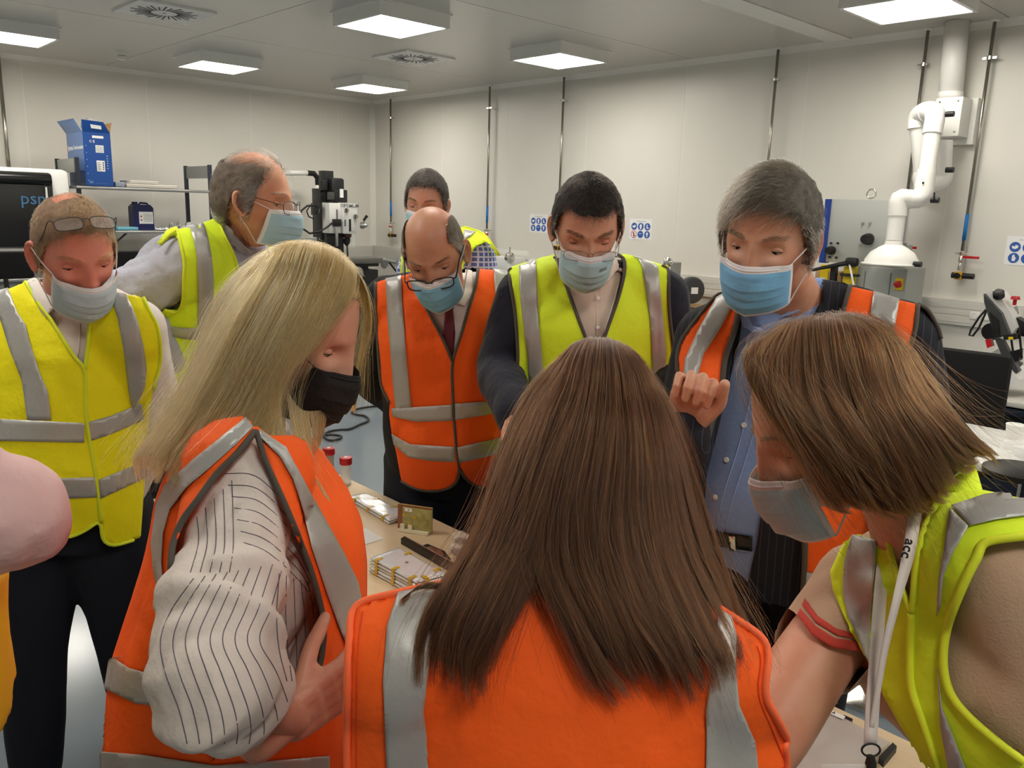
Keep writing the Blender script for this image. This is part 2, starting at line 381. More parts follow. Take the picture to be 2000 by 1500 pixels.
MB().prism([(bx0, by0+.02, bz1), (bx0, by1, bz1), (bx0-.09, by1-.03, bz1+.12), (bx0-.06, by0+.07, bz1+.13)], (.005, 0, 0)).build('flap', bl_, t)
MB().prism([(bx1, by0+.02, bz1), (bx1, by1, bz1), (bx1+.05, by1-.05, bz1+.12), (bx1+.05, by0+.08, bz1+.12)], (.005, 0, 0)).build('flap', card, t)
yf = by0-.001
def lab_(x0, x1, z0, z1, m, nm='label_sticker', yy=yf): return MB().bb(x0, x1, yy-.0012, yy, z0, z1).build(nm, m, t)
lab_(2.87, 2.98, 2.235, 2.26, paper); text('C E', .035, (2.865, yf-.002, 2.20), (1, 0, 0), (0, 0, 1), paper, t, ext=.0004, bold=True)
lab_(2.895, 2.975, 2.09, 2.165, paper); lab_(2.895, 2.975, 1.90, 2.01, paper)
for k in range(5): lab_(2.902, 2.935 if k < 4 else 2.93, 1.912+k*.018, 1.917+k*.018, ink, 'print_line', yf-.0013)
for k in range(4): lab_(2.955, 2.965, 1.915+k*.022, 1.93+k*.022, ink, 'print_line', yf-.0013)
for k in range(5): lab_(2.90, 2.97, 2.10+k*.012, 2.103+k*.012, inkgrey, 'print_line', yf-.0013)
for k in range(6): lab_(3.0-.0, 3.008, 1.93+k*.025, 1.938+k*.025, paper, 'print_mark'); lab_(2.80, 2.808, 1.80+k*.07, 1.81+k*.07, mat('mark_lightblue', (150, 180, 220), rough=.5), 'print_mark')
lab_(2.87, 3.0, 1.775, 1.779, bl_, 'print_line'); lab_(2.81, 2.85, 1.775, 1.80, bl_, 'recycling_mark')
MB().prism([(2.86, yf-.026, 2.33), (2.96, yf-.026, 2.325), (2.955, yf-.034, 2.36), (2.85, yf-.034, 2.368)], (0, -.0015, 0)).build('label_sticker', paper, t)
xs_ = bx0-.001
text('iiyama', .07, (xs_-.001, 9.90, 2.14), (0, -1, 0), (0, 0, 1), paper, t, bold=True); text('Touch monitor', .055, (xs_-.001, 9.63, 2.14), (0, -1, 0), (0, 0, 1), paper, t, bold=True)
text('ProLite', .04, (xs_-.001, 9.90, 2.0), (0, -1, 0), (0, 0, 1), paper, t)
MB().bb(xs_-.001, xs_, by0+.02, by1-.02, 1.78, 1.90).build('picture_print', bb_, t)
# crumpled white bag in the box
def blob(name, c, r, sc, m, parent=None, seed=0, amp=.25, seg=28, rings=18, **k):
    mb = MB().sphere((0, 0, 0), 1, seg, rings); V = np.concatenate(mb.V); N = V/np.linalg.norm(V, axis=1)[:, None]
    f = np.array([noise.fractal(Vector(n*2.2+seed), 1, 2, 4) for n in N])
    V = N*(1+amp*f[:, None])*r*np.array(sc)+np.asarray(c)
    return mesh_obj(name, V, mb.F, m, parent, True, **k)
film = mat('clear_film', (245, 245, 248), rough=.3, trans=.35, alpha=.85)
blob('plastic_bag', (2.95, 9.72, 2.37), .10, (1, 1, .8), film, seed=3, loc=(2.95, 9.72, 2.29), label='crumpled clear white plastic bag bulging out of the blue carton', cat='bag')
# flat boxes/binders on top shelf
wbox = mat('binder_white', (215, 208, 198), rough=.5)
for i, (x0, x1, z0, z1, m_, lb) in enumerate([(3.18, 3.72, 1.748, 1.785, wbox, 'long flat cream box lying lowest on the top shelf'), (3.22, 3.52, 1.787, 1.822, wbox, 'shorter flat cream box lying on top of the long one'), (3.07, 3.16, 1.748, 1.80, mat('grey_paper', (150, 160, 175), rough=.6), 'grey blue paper pad between the blue carton and cream boxes')]):
    t = empty('flat_box', ((x0+x1)/2, 9.6, z0), lb, 'box')
    S(MB().bb(x0, x1, 9.45, 9.78, z0, z1, .003).build('body', m_, t)); MB().bb(x0-.001, x1+.001, 9.449, 9.781, z0+(z1-z0)*.62, z0+(z1-z0)*.66).build('lid_seam', inkgrey, t)
# dark blue canister
db = mat('canister_blue', (22, 28, 85), rough=.35)
t = empty('chemical_canister', (3.36, 9.6, 1.29), 'dark blue plastic canister with a white hazard label on the middle shelf', 'canister')
S(MB().prism([(3.25, 9.52, 1.292), (3.47, 9.52, 1.292), (3.47, 9.52, 1.53), (3.44, 9.52, 1.565), (3.28, 9.52, 1.57), (3.25, 9.52, 1.54)], (0, .15, 0)).build('body', db, t))
S(MB().lathe([(.03, 0), (.03, .03)], (3.30, 9.6, 1.565)).build('cap', db, t)); MB().tube([(3.34, 9.6, 1.565), (3.36, 9.6, 1.585), (3.43, 9.6, 1.58), (3.45, 9.6, 1.555)], .01, 8).build('handle', db, t)
MB().bb(3.31, 3.46, 9.516, 9.519, 1.36, 1.49).build('label_sticker', paper, t)
for k in range(6): MB().bb(3.355, 3.45, 9.514, 9.5155, 1.385+k*.015, 1.389+k*.015).build('print_line', inkgrey, t)
for zz in (1.40, 1.44): MB().lathe([(.012, 0), (.012, .001)], (3.332, 9.5155, zz), (0, -1, 0), 4).build('hazard_diamond', signred, t)
S(MB().bb(3.05, 3.26, 9.42, 9.6, 1.292, 1.325, .004).build('folder', mat('folder_cyan', (115, 185, 205), rough=.5), loc=(3.15, 9.5, 1.29), label='light blue flat folder on the middle shelf left of the canister', cat='folder'))
def crumple(name, c, sx, sy, sz, m, lab, cat, seed):
    n = 22; V = []; 
    for i in range(n):
        for j in range(n):
            u, v = i/(n-1)-.5, j/(n-1)-.5
            V.append((c[0]+u*sx, c[1]+v*sy, c[2]+.004+sz*abs(noise.fractal(Vector((u*4+seed, v*4, seed)), 1, 2, 3))))
    F = [[i*n+j, i*n+j+1, (i+1)*n+j+1, (i+1)*n+j] for i in range(n-1) for j in range(n-1)]
    return mesh_obj(name, V, F, m, None, False, loc=c, label=lab, cat=cat)
crumple('paper_sheets', (3.585, 9.6, 1.292), .20, .25, .05, paper, 'loose white paper sheets on the middle shelf beside the canister', 'paper', 1)
crumple('plastic_wrap', (3.86, 9.6, 1.292), .32, .25, .12, mat('grey_film', (205, 205, 200), rough=.25, spec=.8), 'crumpled grey clear plastic wrap at the right of the middle shelf', 'wrap', 5)
# big black fronted machine at far left
t = empty('test_cabinet', (1.6, 9.3, 0), 'large machine with rounded black front panel at the left edge', 'machine')
S(MB().bb(.6, 2.62, 9.42, 10.2, 1.05, 1.90, .06).build('housing', white_pl, t))
S(MB().bb(.65, 2.44, 9.36, 9.44, 1.12, 1.86, .035).build('front_panel', mat('black_gloss', (25, 25, 26), rough=.35), t))
S(MB().tube([(.66, 9.37, 1.79), (2.42, 9.37, 1.79)], .055, 16).build('top_roll', mat('black_gloss2', (45, 45, 47), rough=.25, metal=.6), t))
MB().bb(.6, 2.6, 9.42, 10.2, .3, 1.05, .01).build('base_cabinet', greymetal, t)
for z in (1.06, .98, .9, .8): S(MB().bb(.6, 2.62, 9.36, 9.42, z-.015, z+.015, .006).build('rail', alu, t))
MB().bb(2.36, 2.375, 9.34, 9.36, 1.55, 1.72).build('handle', white_pl, t)
text('psm', .17, (2.27, 9.357, 1.60), (1, 0, 0), (0, 0, 1), mat('print_blue', (70, 120, 165), rough=.4), t)
for k in range(3): S(MB().lathe([(.03, 0), (.05, .03), (.05, .06)], (1.9+k*.2, 9.38, 1.0), (0, 0, 1), 14).build('foot', greymetal, t))
# office chairs
def chair(cx, cy, zt, face, lab, w=.46, hgt=.5, seat=True):
    t = empty('office_chair', (cx, cy, 0), lab, 'chair', 'black office chairs')
    f = np.array([math.cos(face), math.sin(face), 0]); s_ = np.array([-f[1], f[0], 0]); c = np.array([cx, cy, 0])
    R = np.stack([s_, f, [0, 0, 1]], 1)
    S(MB().box(c-f*.24+[0, 0, zt-hgt/2], (w, .07, hgt), R, .06 if hgt > .3 else .09).build('backrest', blackfab, t))
    MB().tube([c-f*.24+[0, 0, zt-hgt*.7], c-f*.28+[0, 0, .5], c-f*.1+[0, 0, .43]], .02, 8).build('back_stem', black, t)
    S(MB().box(c+[0, 0, .48], (.48, .46, .08), R, .035).build('seat', blackfab, t))
    MB().cyl(c+[0, 0, .12], c+[0, 0, .45], .025).build('gas_column', black, t)
    for k in range(5):
        a = face+2*PI*k/5+.3; e = c+np.array([math.cos(a)*.3, math.sin(a)*.3, .075])
        MB().tube([c+[0, 0, .13], e+[0, 0, .015]], [.022, .014], 8).build('leg', black, t)
        MB().cyl(e+[-.01*math.sin(a), .01*math.cos(a), -.045], e+[.012*math.sin(a), -.012*math.cos(a), -.045], .03, 14).build('caster', black, t)
    return t
chair(1.72, 8.55, 1.15, PI/2, 'black office chair at the left edge in front of the black machine', .46, .24)
chair(2.76, 8.55, 1.14, PI/2, 'black office chair between the two men on the left', .36, .26)
chair(4.42, 6.55, .98, -.3, 'black office chair whose castor base shows behind the blonde hair')
chair(4.45, 1.36, 1.05, .1, 'black office chair with a tall rounded back at the right in front of the saw', .46, .55)
# ================================================================ milling / drilling machine
t = empty('milling_machine', (5.9, 9.7, 0), 'black and white bench milling and drilling machine near the corner', 'machine')
mw = mat('machine_white', (225, 225, 222), rough=.35); mblk = mat('machine_black', (30, 31, 33), rough=.4)
def q(px, py, y=9.5): p = PY(px, py, y); return p
def boxpx(x0, y0, x1, y1, yf, dep, name, m, bev=.004, par=None, sm=True):
    a, b = PY(x0, y0, yf), PY(x1, y1, yf)
    o = MB().bb(a[0], b[0], yf, yf+dep, min(a[2], b[2]), max(a[2], b[2]), bev).build(name, m, par or t); return S(o)
boxpx(626, 368, 662, 520, 9.6, .22, 'column', mblk)
boxpx(634, 333, 652, 368, 9.55, .15, 'drawbar_cover', mblk); boxpx(630, 352, 640, 372, 9.5, .1, 'sensor_block', mblk)
boxpx(648, 347, 674, 390, 9.45, .2, 'motor', mblk, .03); boxpx(652, 370, 679, 396, 9.43, .2, 'motor_terminal', mblk, .01)
boxpx(664, 369, 671, 386, 9.42, .01, 'label_sticker', paper, 0); boxpx(641, 375, 653, 390, 9.42, .03, 'control_box', mat('machine_grey', (70, 72, 70), rough=.4))
boxpx(643, 396, 669, 456, 9.42, .3, 'head_side', mw, .01); boxpx(669, 397, 698, 456, 9.36, .34, 'head_front', mw, .008)
text('OPTIMUM', .062, PY(683, 402, 9.352), (1, 0, 0), (0, 0, 1), inkgrey, t, bold=True)
for (px, py) in ((676, 411), (694, 423)):
    S(MB().lathe([(.03, 0), (.03, .012), (.024, .03)], PY(px, py, 9.36), (0, -1, 0), 18).build('knob', steel, t)); MB().box(PY(px, py, 9.325), (.008, .01, .05)).build('knob_pointer', black, t)
boxpx(682, 428, 686, 452, 9.352, .012, 'depth_slot', black, 0); boxpx(673, 429, 676, 442, 9.352, .012, 'scale_slot', inkgrey, 0); boxpx(657, 409, 660, 428, 9.412, .01, 'scale_slot', inkgrey, 0)
boxpx(655, 428, 667, 442, 9.34, .09, 'limit_switch', black); boxpx(656, 442, 661, 481, 9.36, .02, 'guard_rail', alu); boxpx(687, 452, 694, 481, 9.36, .01, 'guard_glass', mat('clear_guard', (225, 230, 228), rough=.1, alpha=.35), 0)
hub = PY(706, 440, 9.36); S(MB().lathe([(.045, 0), (.045, .03), (.03, .05), (.02, .09)], hub, (.5, -1, 0), 20).build('feed_hub', alu, t))
MB().tube([hub+[0, -.04, 0], PY(711, 432, 9.3)], .008, 8).build('feed_lever', chrome, t); MB().tube([PY(710, 431, 9.3), PY(717, 421, 9.28)], [.016, .02], 10).build('lever_grip', black, t)
MB().lathe([(.07, 0), (.06, -.03), (.03, -.06)], PY(678, 457, 9.5), (0, 0, 1), 18).build('spindle_collar', mat('spindle_red', (95, 60, 62), rough=.5), t)
MB().lathe([(.05, 0), (.045, -.05), (.02, -.09), (.008, -.10)], PY(677, 466, 9.5), (0, 0, 1), 18).build('drill_chuck', mblk, t)
boxpx(638, 456, 672, 510, 9.5, .08, 'bellows_cover', mblk); 
for k in range(7): boxpx(640, 460+k*7, 670, 462+k*7, 9.49, .02, 'bellows_rib', black, 0)
boxpx(668, 506, 748, 514, 9.25, .35, 'cross_table', mat('table_steel', (120, 120, 115), rough=.35, metal=.6)); boxpx(660, 514, 740, 520, 9.3, .25, 'table_slide', mblk)
S(MB().lathe([(.07, -.012), (.075, 0), (.07, .012)], PY(750, 514, 9.4), (1, 0, 0), 24).build('table_handwheel', greymetal, t)); 
S(MB().lathe([(.088, 0), (.09, .02), (.06, .025), (.02, .05)], PY(697, 534, 9.2), (0, -1, 0), 24).build('cross_handwheel', greymetal, t))
boxpx(680, 516, 720, 560, 9.35, .3, 'saddle', mblk); boxpx(640, 530, 740, 700, 9.3, .45, 'machine_stand', mblk, .01)
MB().tube([PY(x, y, 9.38) for x, y in ((648, 436), (640, 443), (625, 452), (605, 456), (592, 447), (585, 430), (588, 412), (600, 402), (614, 400), (620, 404))], .013, 8).build('cable_loop', black, t, smooth=True)
MB().tube([PY(x, y, 9.38) for x, y in ((624, 408), (622, 420), (612, 427), (603, 423), (599, 412), (605, 403), (615, 401))], .009, 8).build('cable_loop', black, t, smooth=True)
MB().tube([PY(x, y, 9.38) for x, y in ((678, 480), (679, 500), (676, 512), (664, 514))], .012, 8).build('coolant_hose', black, t, smooth=True)
boxpx(616, 397, 630, 420, 9.5, .12, 'bracket', mblk); boxpx(618, 464, 628, 486, 9.5, .06, 'clamp_lever', mblk)
# white suspension arm with black elbow (belongs to a display)
t = empty('support_arm', PY(620, 350, 10.1), 'white tube arm with black elbow beside the milling machine column', 'arm')
MB().cyl(PY(555, 338, 10.1), PY(601, 338, 10.1), .032, 16).build('tube', white_pl, t, smooth=True)
S(MB().tube([PY(600, 338, 10.1), PY(613, 339, 10.1), PY(620, 347, 10.1), PY(621, 362, 10.1)], .036, 12).build('elbow', black, t))
MB().cyl(PY(621, 362, 10.1), PY(618, 495, 10.1), .04, 16).build('post', white_pl, t, smooth=True); MB().bb(5.55, 5.85, 10.08, 10.3, .02, .95, .01).build('pedestal', white_pl, t)
# white bench machine seen between heads
t = empty('bench_device', PY(578, 450, 9.3), 'small white device with black cable left of the milling machine', 'device')
boxpx(560, 436, 588, 455, 9.3, .3, 'body', white_pl, .02); boxpx(578, 447, 590, 458, 9.25, .06, 'arm', white_pl, .01)
MB().bb(4.95, 5.33, 9.2, 9.8, .0, 1.22, .01).build('stand', greymetal, t); MB().tube([PY(588, 455, 9.28), PY(575, 458, 9.28), PY(556, 456, 9.28)], .008, 6).build('cable', black, t)
# socket plug behind machine
t = empty('wall_plug', (6.35, YW-.05, .93), 'white plug with black lead in the left wall trunking', 'plug')
MB().bb(6.30, 6.37, YW-.09, YW-.05, .93, .98).build('body', white_pl, t); MB().tube([(6.335, YW-.08, .93), (6.34, YW-.08, .90), (6.36, YW-.07, .84)], .008, 6).build('lead', black, t)
t = empty('clamp_stand', PY(765, 510, 9.3), 'black jointed metal stand between milling table and orange vest', 'stand')
MB().tube([PY(745, 507, 9.3), PY(772, 512, 9.3)], .022, 10).build('grip', greymetal, t); MB().tube([PY(757, 508, 9.3), PY(785, 545, 9.3), PY(785, 700, 9.3)], .014, 8).build('rod', black, t)
# ================================================================ right wall machines
# lathe behind the two men in front
t = empty('bench_lathe', (6.6, 6.95, 0), 'white bench lathe with steel chuck between the bald and dark haired men', 'lathe')
def bx(px0, py0, px1, py1, X, dep, name, m, bev=.004):
    a, b = PX(px0, py0, X), PX(px1, py1, X)
    return S(MB().bb(X, X+dep, min(a[1], b[1]), max(a[1], b[1]), min(a[2], b[2]), max(a[2], b[2]), bev).build(name, m, t))
bx(952, 484, 1030, 500, 6.8, .02, 'splash_guard', white_pl, 0); bx(950, 500, 990, 528, 6.45, .3, 'headstock', mw, .01); bx(940, 524, 1060, 540, 6.4, .35, 'bed', greymetal, .01)
ck = PX(992, 503, 6.5); S(MB().lathe([(.055, 0), (.06, .01), (.06, .05), (.03, .055), (.02, .09)], ck, (0, -1, 0), 22).build('chuck', chrome, t))
MB().cyl(ck+[0, -.03, .03], ck+[0, -.03, .12], .008, 8).build('chuck_key', chrome, t)
MB().bb(6.35, 6.95, 6.2, 7.6, 0, .85, .01).build('stand', greymetal, t)
# bench grinder on wooden bench
t = empty('work_bench', (6.6, 4.6, 0), 'wooden topped bench with white and blue cabinet between the two men', 'bench')
oak = mat('bench_oak', (190, 150, 100), rough=.5, noise_amt=.25, noise_scale=3, stretch=(1, 12, 12))
MB().bb(6.35, 6.98, 3.85, 5.25, .72, .76, .003).build('worktop', oak, t); MB().bb(6.40, 6.95, 3.9, 5.2, .05, .72, .005).build('cabinet', white_pl, t)
MB().bb(6.385, 6.40, 4.62, 4.95, .1, .62).build('door', mat('door_blue', (25, 60, 150), rough=.4), t); MB().bb(6.385, 6.40, 4.25, 4.58, .1, .62).build('door', white_pl, t)
MB().bb(6.37, 6.385, 4.64, 4.66, .3, .42).build('handle', chrome, t)
mesh_obj('paper_sheet', [(6.38, 4.72, .763), (6.38, 4.42, .763), (6.62, 4.44, .764), (6.62, 4.74, .764)], [[0, 1, 2, 3]], paper, loc=(6.5, 4.6, .763), label='white paper sheet on the wooden bench under the grinder', cat='paper')
t = empty('bench_grinder', (6.6, 4.6, .76), 'dark grey bench grinding head with round disc guard on the wooden bench', 'grinder')
gm = mat('grinder_grey', (62, 64, 66), rough=.4)
g0 = PX(1348, 566, 6.55)
S(MB().lathe([(.10, -.02), (.125, 0), (.125, .05), (.11, .07), (.06, .08)], g0, (-.45, -.9, 0), 28).build('disc_guard', gm, t))
S(MB().cyl(g0+[.02, .03, 0], g0+[.05, .26, 0], .075, 20).build('motor', gm, t)); S(MB().box(g0+[.0, .14, .085], (.08, .12, .035), bev=.008).build('junction_box', chrome, t))
S(MB().bb(g0[0]-.02, g0[0]+.12, g0[1]+.09, g0[1]+.27, .762, g0[2]-.04, .02).build('base', black, t)); 
R_ = np.stack([[.9, -.45, 0], [.45, .9, 0], [0, 0, 1]], 1)
MB().box(g0+np.array([-.45, -.9, 0])*.076+[0, -.005, -.0], (.07, .004, .06), R_).build('label_sticker', paper, t)
for k in range(3): MB().cyl(g0+[-.03, .04+k*.035, -.05], g0+[-.055, .04+k*.035, -.05], .009, 10).build('bolt', chrome, t)
MB().tube([[g0[0]-.02, g0[1]+.1, .80], [g0[0]-.06, g0[1]+.05, .77], [g0[0], g0[1]-.08, .77], [g0[0]+.02, g0[1]-.2, .77]], .006, 6).build('cable', black, t)
# small chrome tool over the yellow vest shoulder
t = empty('drill_press_handle', PX(1308, 512, 6.7), 'chrome round machine knob showing above the yellow vest shoulder', 'machine')
S(MB().lathe([(.03, 0), (.045, .02), (.045, .05), (.02, .07)], PX(1308, 512, 6.7), (-1, -.2, 0), 18).build('knob', chrome, t)); MB().bb(6.76, 6.84, 4.80, 4.88, .763, 1.17, .01).build('column', greymetal, t)
# control cabinet
t = empty('control_cabinet', (6.6, 2.9, 0), 'grey control panel cabinet with blue edge and lifting eye behind the extraction hood', 'cabinet')
cg = mat('cabinet_grey', (172, 175, 170), rough=.4, spec=.6)
S(MB().bb(6.5, 6.56, 2.58, 3.16, 1.29, 1.79, .002).build('panel', cg, t)); MB().bb(6.49, 6.57, 3.16, 3.21, 1.28, 1.79).build('edge_strip', mat('edge_blue', (25, 60, 140), rough=.4), t)
MB().tube([(6.53, 2.86+.035*math.cos(a), 1.835+.035*math.sin(a)) for a in np.linspace(0, 2*PI, 20, endpoint=False)], .007, 8, closed=True).build('lifting_eye', chrome, t, smooth=True)
for (px, py, rr) in ((1625, 489, .035), (1697, 467, .045)):
    c = PX(px, py, 6.5); k = MB().lathe([(rr, 0), (rr, .03), (rr*.8, .045), (rr*.8, .075)], c, (-1, 0, 0), 12); S(k.build('knob', black, t))
MB().cyl(PX(1700, 467, 6.43), PX(1703, 467, 6.43)-np.array([.04, 0, 0]), .03, 12).build('knob_grip', black, t)
for (px, py) in ((1686, 436), (1700, 436), (1680, 478), (1624, 475), (1637, 475), (1621, 502), (1634, 503)):
    S(MB().cyl(PX(px, py, 6.5), PX(px, py, 6.5)-np.array([.015, 0, 0]), .009, 10).build('screw', chrome if px > 1660 else black, t))
MB().bb(6.5, 6.86, 2.50, 3.0, 0, 1.28, .004).build('lower_cabinet', cg, t)
for yy in (2.62, 2.82): MB().bb(6.496, 6.502, yy-.003, yy+.003, .1, 1.24).build('door_seam', inkgrey, t)
sw = PX(1756, 555, 6.49); MB().box(sw, (.02, .055, .09), bev=.003).build('switch_plate', yel, t); S(MB().lathe([(.026, 0), (.026, .02), (.012, .025)], sw-np.array([.01, 0, 0]), (-1, 0, 0), 16).build('isolator_knob', redp, t)); MB().box(sw-np.array([.04, 0, 0]), (.012, .05, .014)).build('isolator_handle', redp, t)
for (px0, px1) in ((1606, 1622), (1652, 1674)):
    a, b = PX(px0, 520, 6.45), PX(px1, 520, 6.45); MB().bb(6.42, 6.47, b[1], a[1], .3, 1.27, .002).build('yellow_post', yel, t)
MB().bb(6.40, 6.45, 3.02, 3.06, .3, 1.27).build('black_post', black, t); MB().bb(6.43, 6.6, 3.02, 3.2, .95, 1.22, .004).build('carton', card, t)
c = PX(1664, 512, 6.40); S(MB().box(c, (.06, .10, .07), bev=.02).build('clamp_block', black, t)); MB().tube([c, c+[-.05, .22, -.06], c+[-.06, .35, -.10]], [.022, .014, .012], 10).build('clamp_lever', black, t)
c = PX(1660, 537, 6.40); S(MB().box(c, (.05, .15, .02), bev=.008).build('wing_knob', black, t)); MB().tube([PX(1659, 515, 6.38), PX(1663, 535, 6.37), PX(1669, 565, 6.37)], .008, 6).build('cable', white_pl, t)
MB().bb(6.75, 6.85, 2.62, 2.74, 1.28, 1.45).build('small_box', cg, t)
# fume extraction arm
t = empty('extraction_arm', (XW, 2.45, 2.4), 'white jointed fume extraction arm with domed hood hanging from the ceiling', 'extraction arm')
wm = mat('arm_white', (238, 237, 233), rough=.3, spec=.5)
bp_ = np.array([6.88, 2.46, 2.42])
MB().cyl((6.88, 2.50, 2.55), (6.88, 2.52, ZC-.003), .085, 28).build('duct', wm, t, smooth=True); MB().lathe([(.09, 0), (.09, .05)], (6.88, 2.50, 2.55)).build('duct_collar', wm, t, smooth=True)
S(MB().bb(6.78, 6.98, 2.37, 2.56, 2.27, 2.55, .003).build('mounting_box', wm, t)); MB().bb(6.98, 7.035, 2.33, 2.60, 2.22, 2.56, .002).build('wall_bracket', wm, t)
for yy in (2.40, 2.53):
    for zz in (2.30, 2.52): MB().cyl((6.78, yy, zz), (6.773, yy, zz), .006, 8).build('screw', steel, t)
XA = 6.60
ar = .060
def ap(px, py, x=XA): return PX(px, py, x)
A1 = ap(1846, 275, 6.80); A2 = ap(1842, 345, 6.80); A2b = ap(1800, 350, 6.68); A3 = ap(1794, 225, 6.62); A3b = ap(1826, 222, 6.50); A4 = ap(1810, 335, 6.42); A5 = ap(1800, 388, 6.38); A5b = ap(1757, 390, 6.30); A6 = ap(1746, 470, 6.28)
S(MB().tube(crom([A1, A2+[0, 0, .02]], 6), .055, 20).build('pipe', wm, t))
S(MB().tube(crom([A2+[0, 0, .06], A2+[0, 0, -.02], (A2+A2b)/2+[0, 0, -.05], A2b+[0, 0, -.01], A2b+[0, 0, .06]], 20), .062, 20).build('elbow', wm, t))
S(MB().tube([A2b+[0, 0, .05], A3+[0, 0, -.05]], .062, 20).build('pipe', wm, t))
S(MB().tube(crom([A3+[0, 0, -.10], A3+[0, 0, -.01], (A3+A3b)/2+[0, 0, .025], A3b+[0, 0, -.005], A3b+(A4-A3b)*.35], 20), .068, 20).build('elbow', wm, t))
S(MB().tube([A3b, A4], .058, 20).build('pipe', wm, t)); S(MB().lathe([(.066, 0), (.066, .13)], A4+(A3b-A4)*.02, (A5-A4), 20).build('collar', wm, t))
S(MB().tube(crom([A4+(A5-A4)*.4, A5+[0, 0, .01], (A5+A5b)/2+[0, 0, .0], A5b+[0, 0, .005], A5b+(A6-A5b)*.4], 20), .066, 20).build('elbow', wm, t))
S(MB().tube([A5b+(A6-A5b)*.3, A6], [.060, .058], 20).build('pipe', wm, t))
S(MB().lathe([(.058, .0), (.062, -.03), (.10, -.05), (.15, -.085), (.185, -.14), (.19, -.165), (.21, -.168), (.21, -.175), (.18, -.175)], A6, (0, 0, 1), 48).build('hood', wm, t))
for (p, dv) in ((A3, (0, -.0, 0)), ):
    pass
for nm_, (px, py, X_) in enumerate(((1853, 223, 6.5), (1763+90, 332, 6.66), (1824, 391, 6.33), (1790, 516, 6.22))):
    c = ap(px, py, X_); S(MB().cyl(c+[0, .02, 0], c-[0, .035, 0], .02, 12).build('joint_knob', black, t))
MB().tube([ap(1824, 391, 6.31), ap(1825, 376, 6.31)], .006, 6).build('knob_lever', black, t)
for (px, py, X_) in ((1803, 357, 6.33), (1743, 418, 6.24)): MB().sphere(ap(px, py, X_), .008, 8, 6).build('set_screw', black, t)
MB().lathe([(.071, -.004), (.071, .004)], (A3+A3b)/2+[0, 0, .015], (A3b-A3), 24).build('seam_ring', wm, t); MB().lathe([(.070, -.004), (.070, .004)], (A5+A5b)/2, (A5b-A5), 24).build('seam_ring', wm, t)
# band saw on dark bench
t = empty('band_saw', PX(1950, 760, 5.2), 'white and black metal band saw with raised bow at the right edge', 'band saw')
def s2(px, py, x=5.2): return PX(px, py, x)
def slab(pts, x0, dep, name, m):
    return S(MB().prism([PX(px, py, x0) for px, py in pts], (dep, 0, 0)).build(name, m, t))
slab([(1921, 573), (1938, 566), (1948, 571), (1975, 612), (1985, 640), (1975, 655), (1962, 628)], 5.10, .16, 'bow_cover', mw)
slab([(1921, 574), (1930, 585), (1955, 612), (1966, 640), (1972, 655), (1945, 660), (1932, 625), (1922, 590)], 5.06, .05, 'blade_guard', gm)
slab([(1932, 610), (1950, 625), (1952, 655), (1942, 660)], 5.05, .03, 'guard_window', black)
slab([(1942, 660), (1958, 665), (1990, 725), (1985, 730), (1965, 715)], 5.06, .05, 'blade_arm', gm)
slab([(1925, 715), (1935, 690), (1950, 680), (1958, 690), (1935, 718)], 5.25, .05, 'spring_link', mw)
c = s2(1951, 579, 5.1); S(MB().lathe([(.03, 0), (.03, .03), (.02, .04)], c, (-.6, 0, .8), 10).build('tension_knob', black, t))
c = s2(1981, 596, 5.15); S(MB().lathe([(.01, 0), (.01, .03), (.026, .032), (.02, .05)], c, (0, .0, 1), 12).build('emergency_button', redp, t))
slab([(1978, 600), (1984, 598), (1990, 625), (1984, 640)], 5.2, .03, 'switch_stalk', greymetal); slab([(1985, 620), (2010, 635), (2015, 660), (1985, 655)], 5.15, .08, 'motor', black)
slab([(1959, 655), (1985, 652), (1984, 663), (1960, 664)], 5.05, .08, 'blade_guide', black); S(MB().cyl(s2(1974, 658, 5.04), s2(1974, 663, 5.04), .012).build('guide_knob', yel, t))
for a_, b_ in (((1975, 662), (1979, 690)), ((1990, 640), (1996, 700))): MB().tube([s2(*a_, 5.1), s2(*b_, 5.1)], .006, 8).build('blade', black, t)
slab([(1968, 688), (1992, 682), (1990, 705), (1975, 708)], 5.08, .06, 'lower_guide', black)
c = s2(1935, 648, 5.2); S(MB().cyl(c, c+[.08, 0, 0], .05, 18).build('drive_wheel', black, t)); slab([(1924, 664), (1934, 662), (1938, 676), (1928, 680)], 5.06, .04, 'switch', redp)
slab([(1918, 718), (1960, 712), (1972, 718), (1955, 745), (1915, 742)], 5.08, .25, 'vice_body', black); slab([(1900, 745), (1912, 722), (1930, 724), (1932, 748), (1905, 752)], 5.02, .1, 'vice_jaw', gm)
S(MB().tube([s2(1895, 708, 5.03), s2(1900, 712, 5.03), s2(1908, 728, 5.03)], [.018, .014, .009], 8).build('vice_lever', black, t)); MB().cyl(s2(1897, 742, 5.0), s2(1920, 734, 5.0), .02, 12).build('vice_screw', gm, t)
slab([(1897, 748), (1938, 748), (1950, 738), (1960, 740), (1955, 758), (1935, 767), (1897, 762)], 5.0, .12, 'cast_base', mat('cast_magenta', (130, 25, 120), rough=.4)); 
slab([(1955, 745), (1975, 722), (1990, 740), (2010, 742), (2010, 760), (1955, 755)], 5.05, .25, 'table_casting', mw)
MB().tube([s2(x, y, 5.15) for x, y in ((1926, 604), (1912, 620), (1896, 645), (1893, 655), (1900, 656), (1912, 640), (1922, 618), (1927, 606))], .006, 8).build('power_cable', black, t, smooth=True)
t = empty('saw_bench', (5.3, 1.0, 0), 'dark blue steel bench under the band saw', 'bench')
zz = float(s2(1950, 775, 5.0)[2])
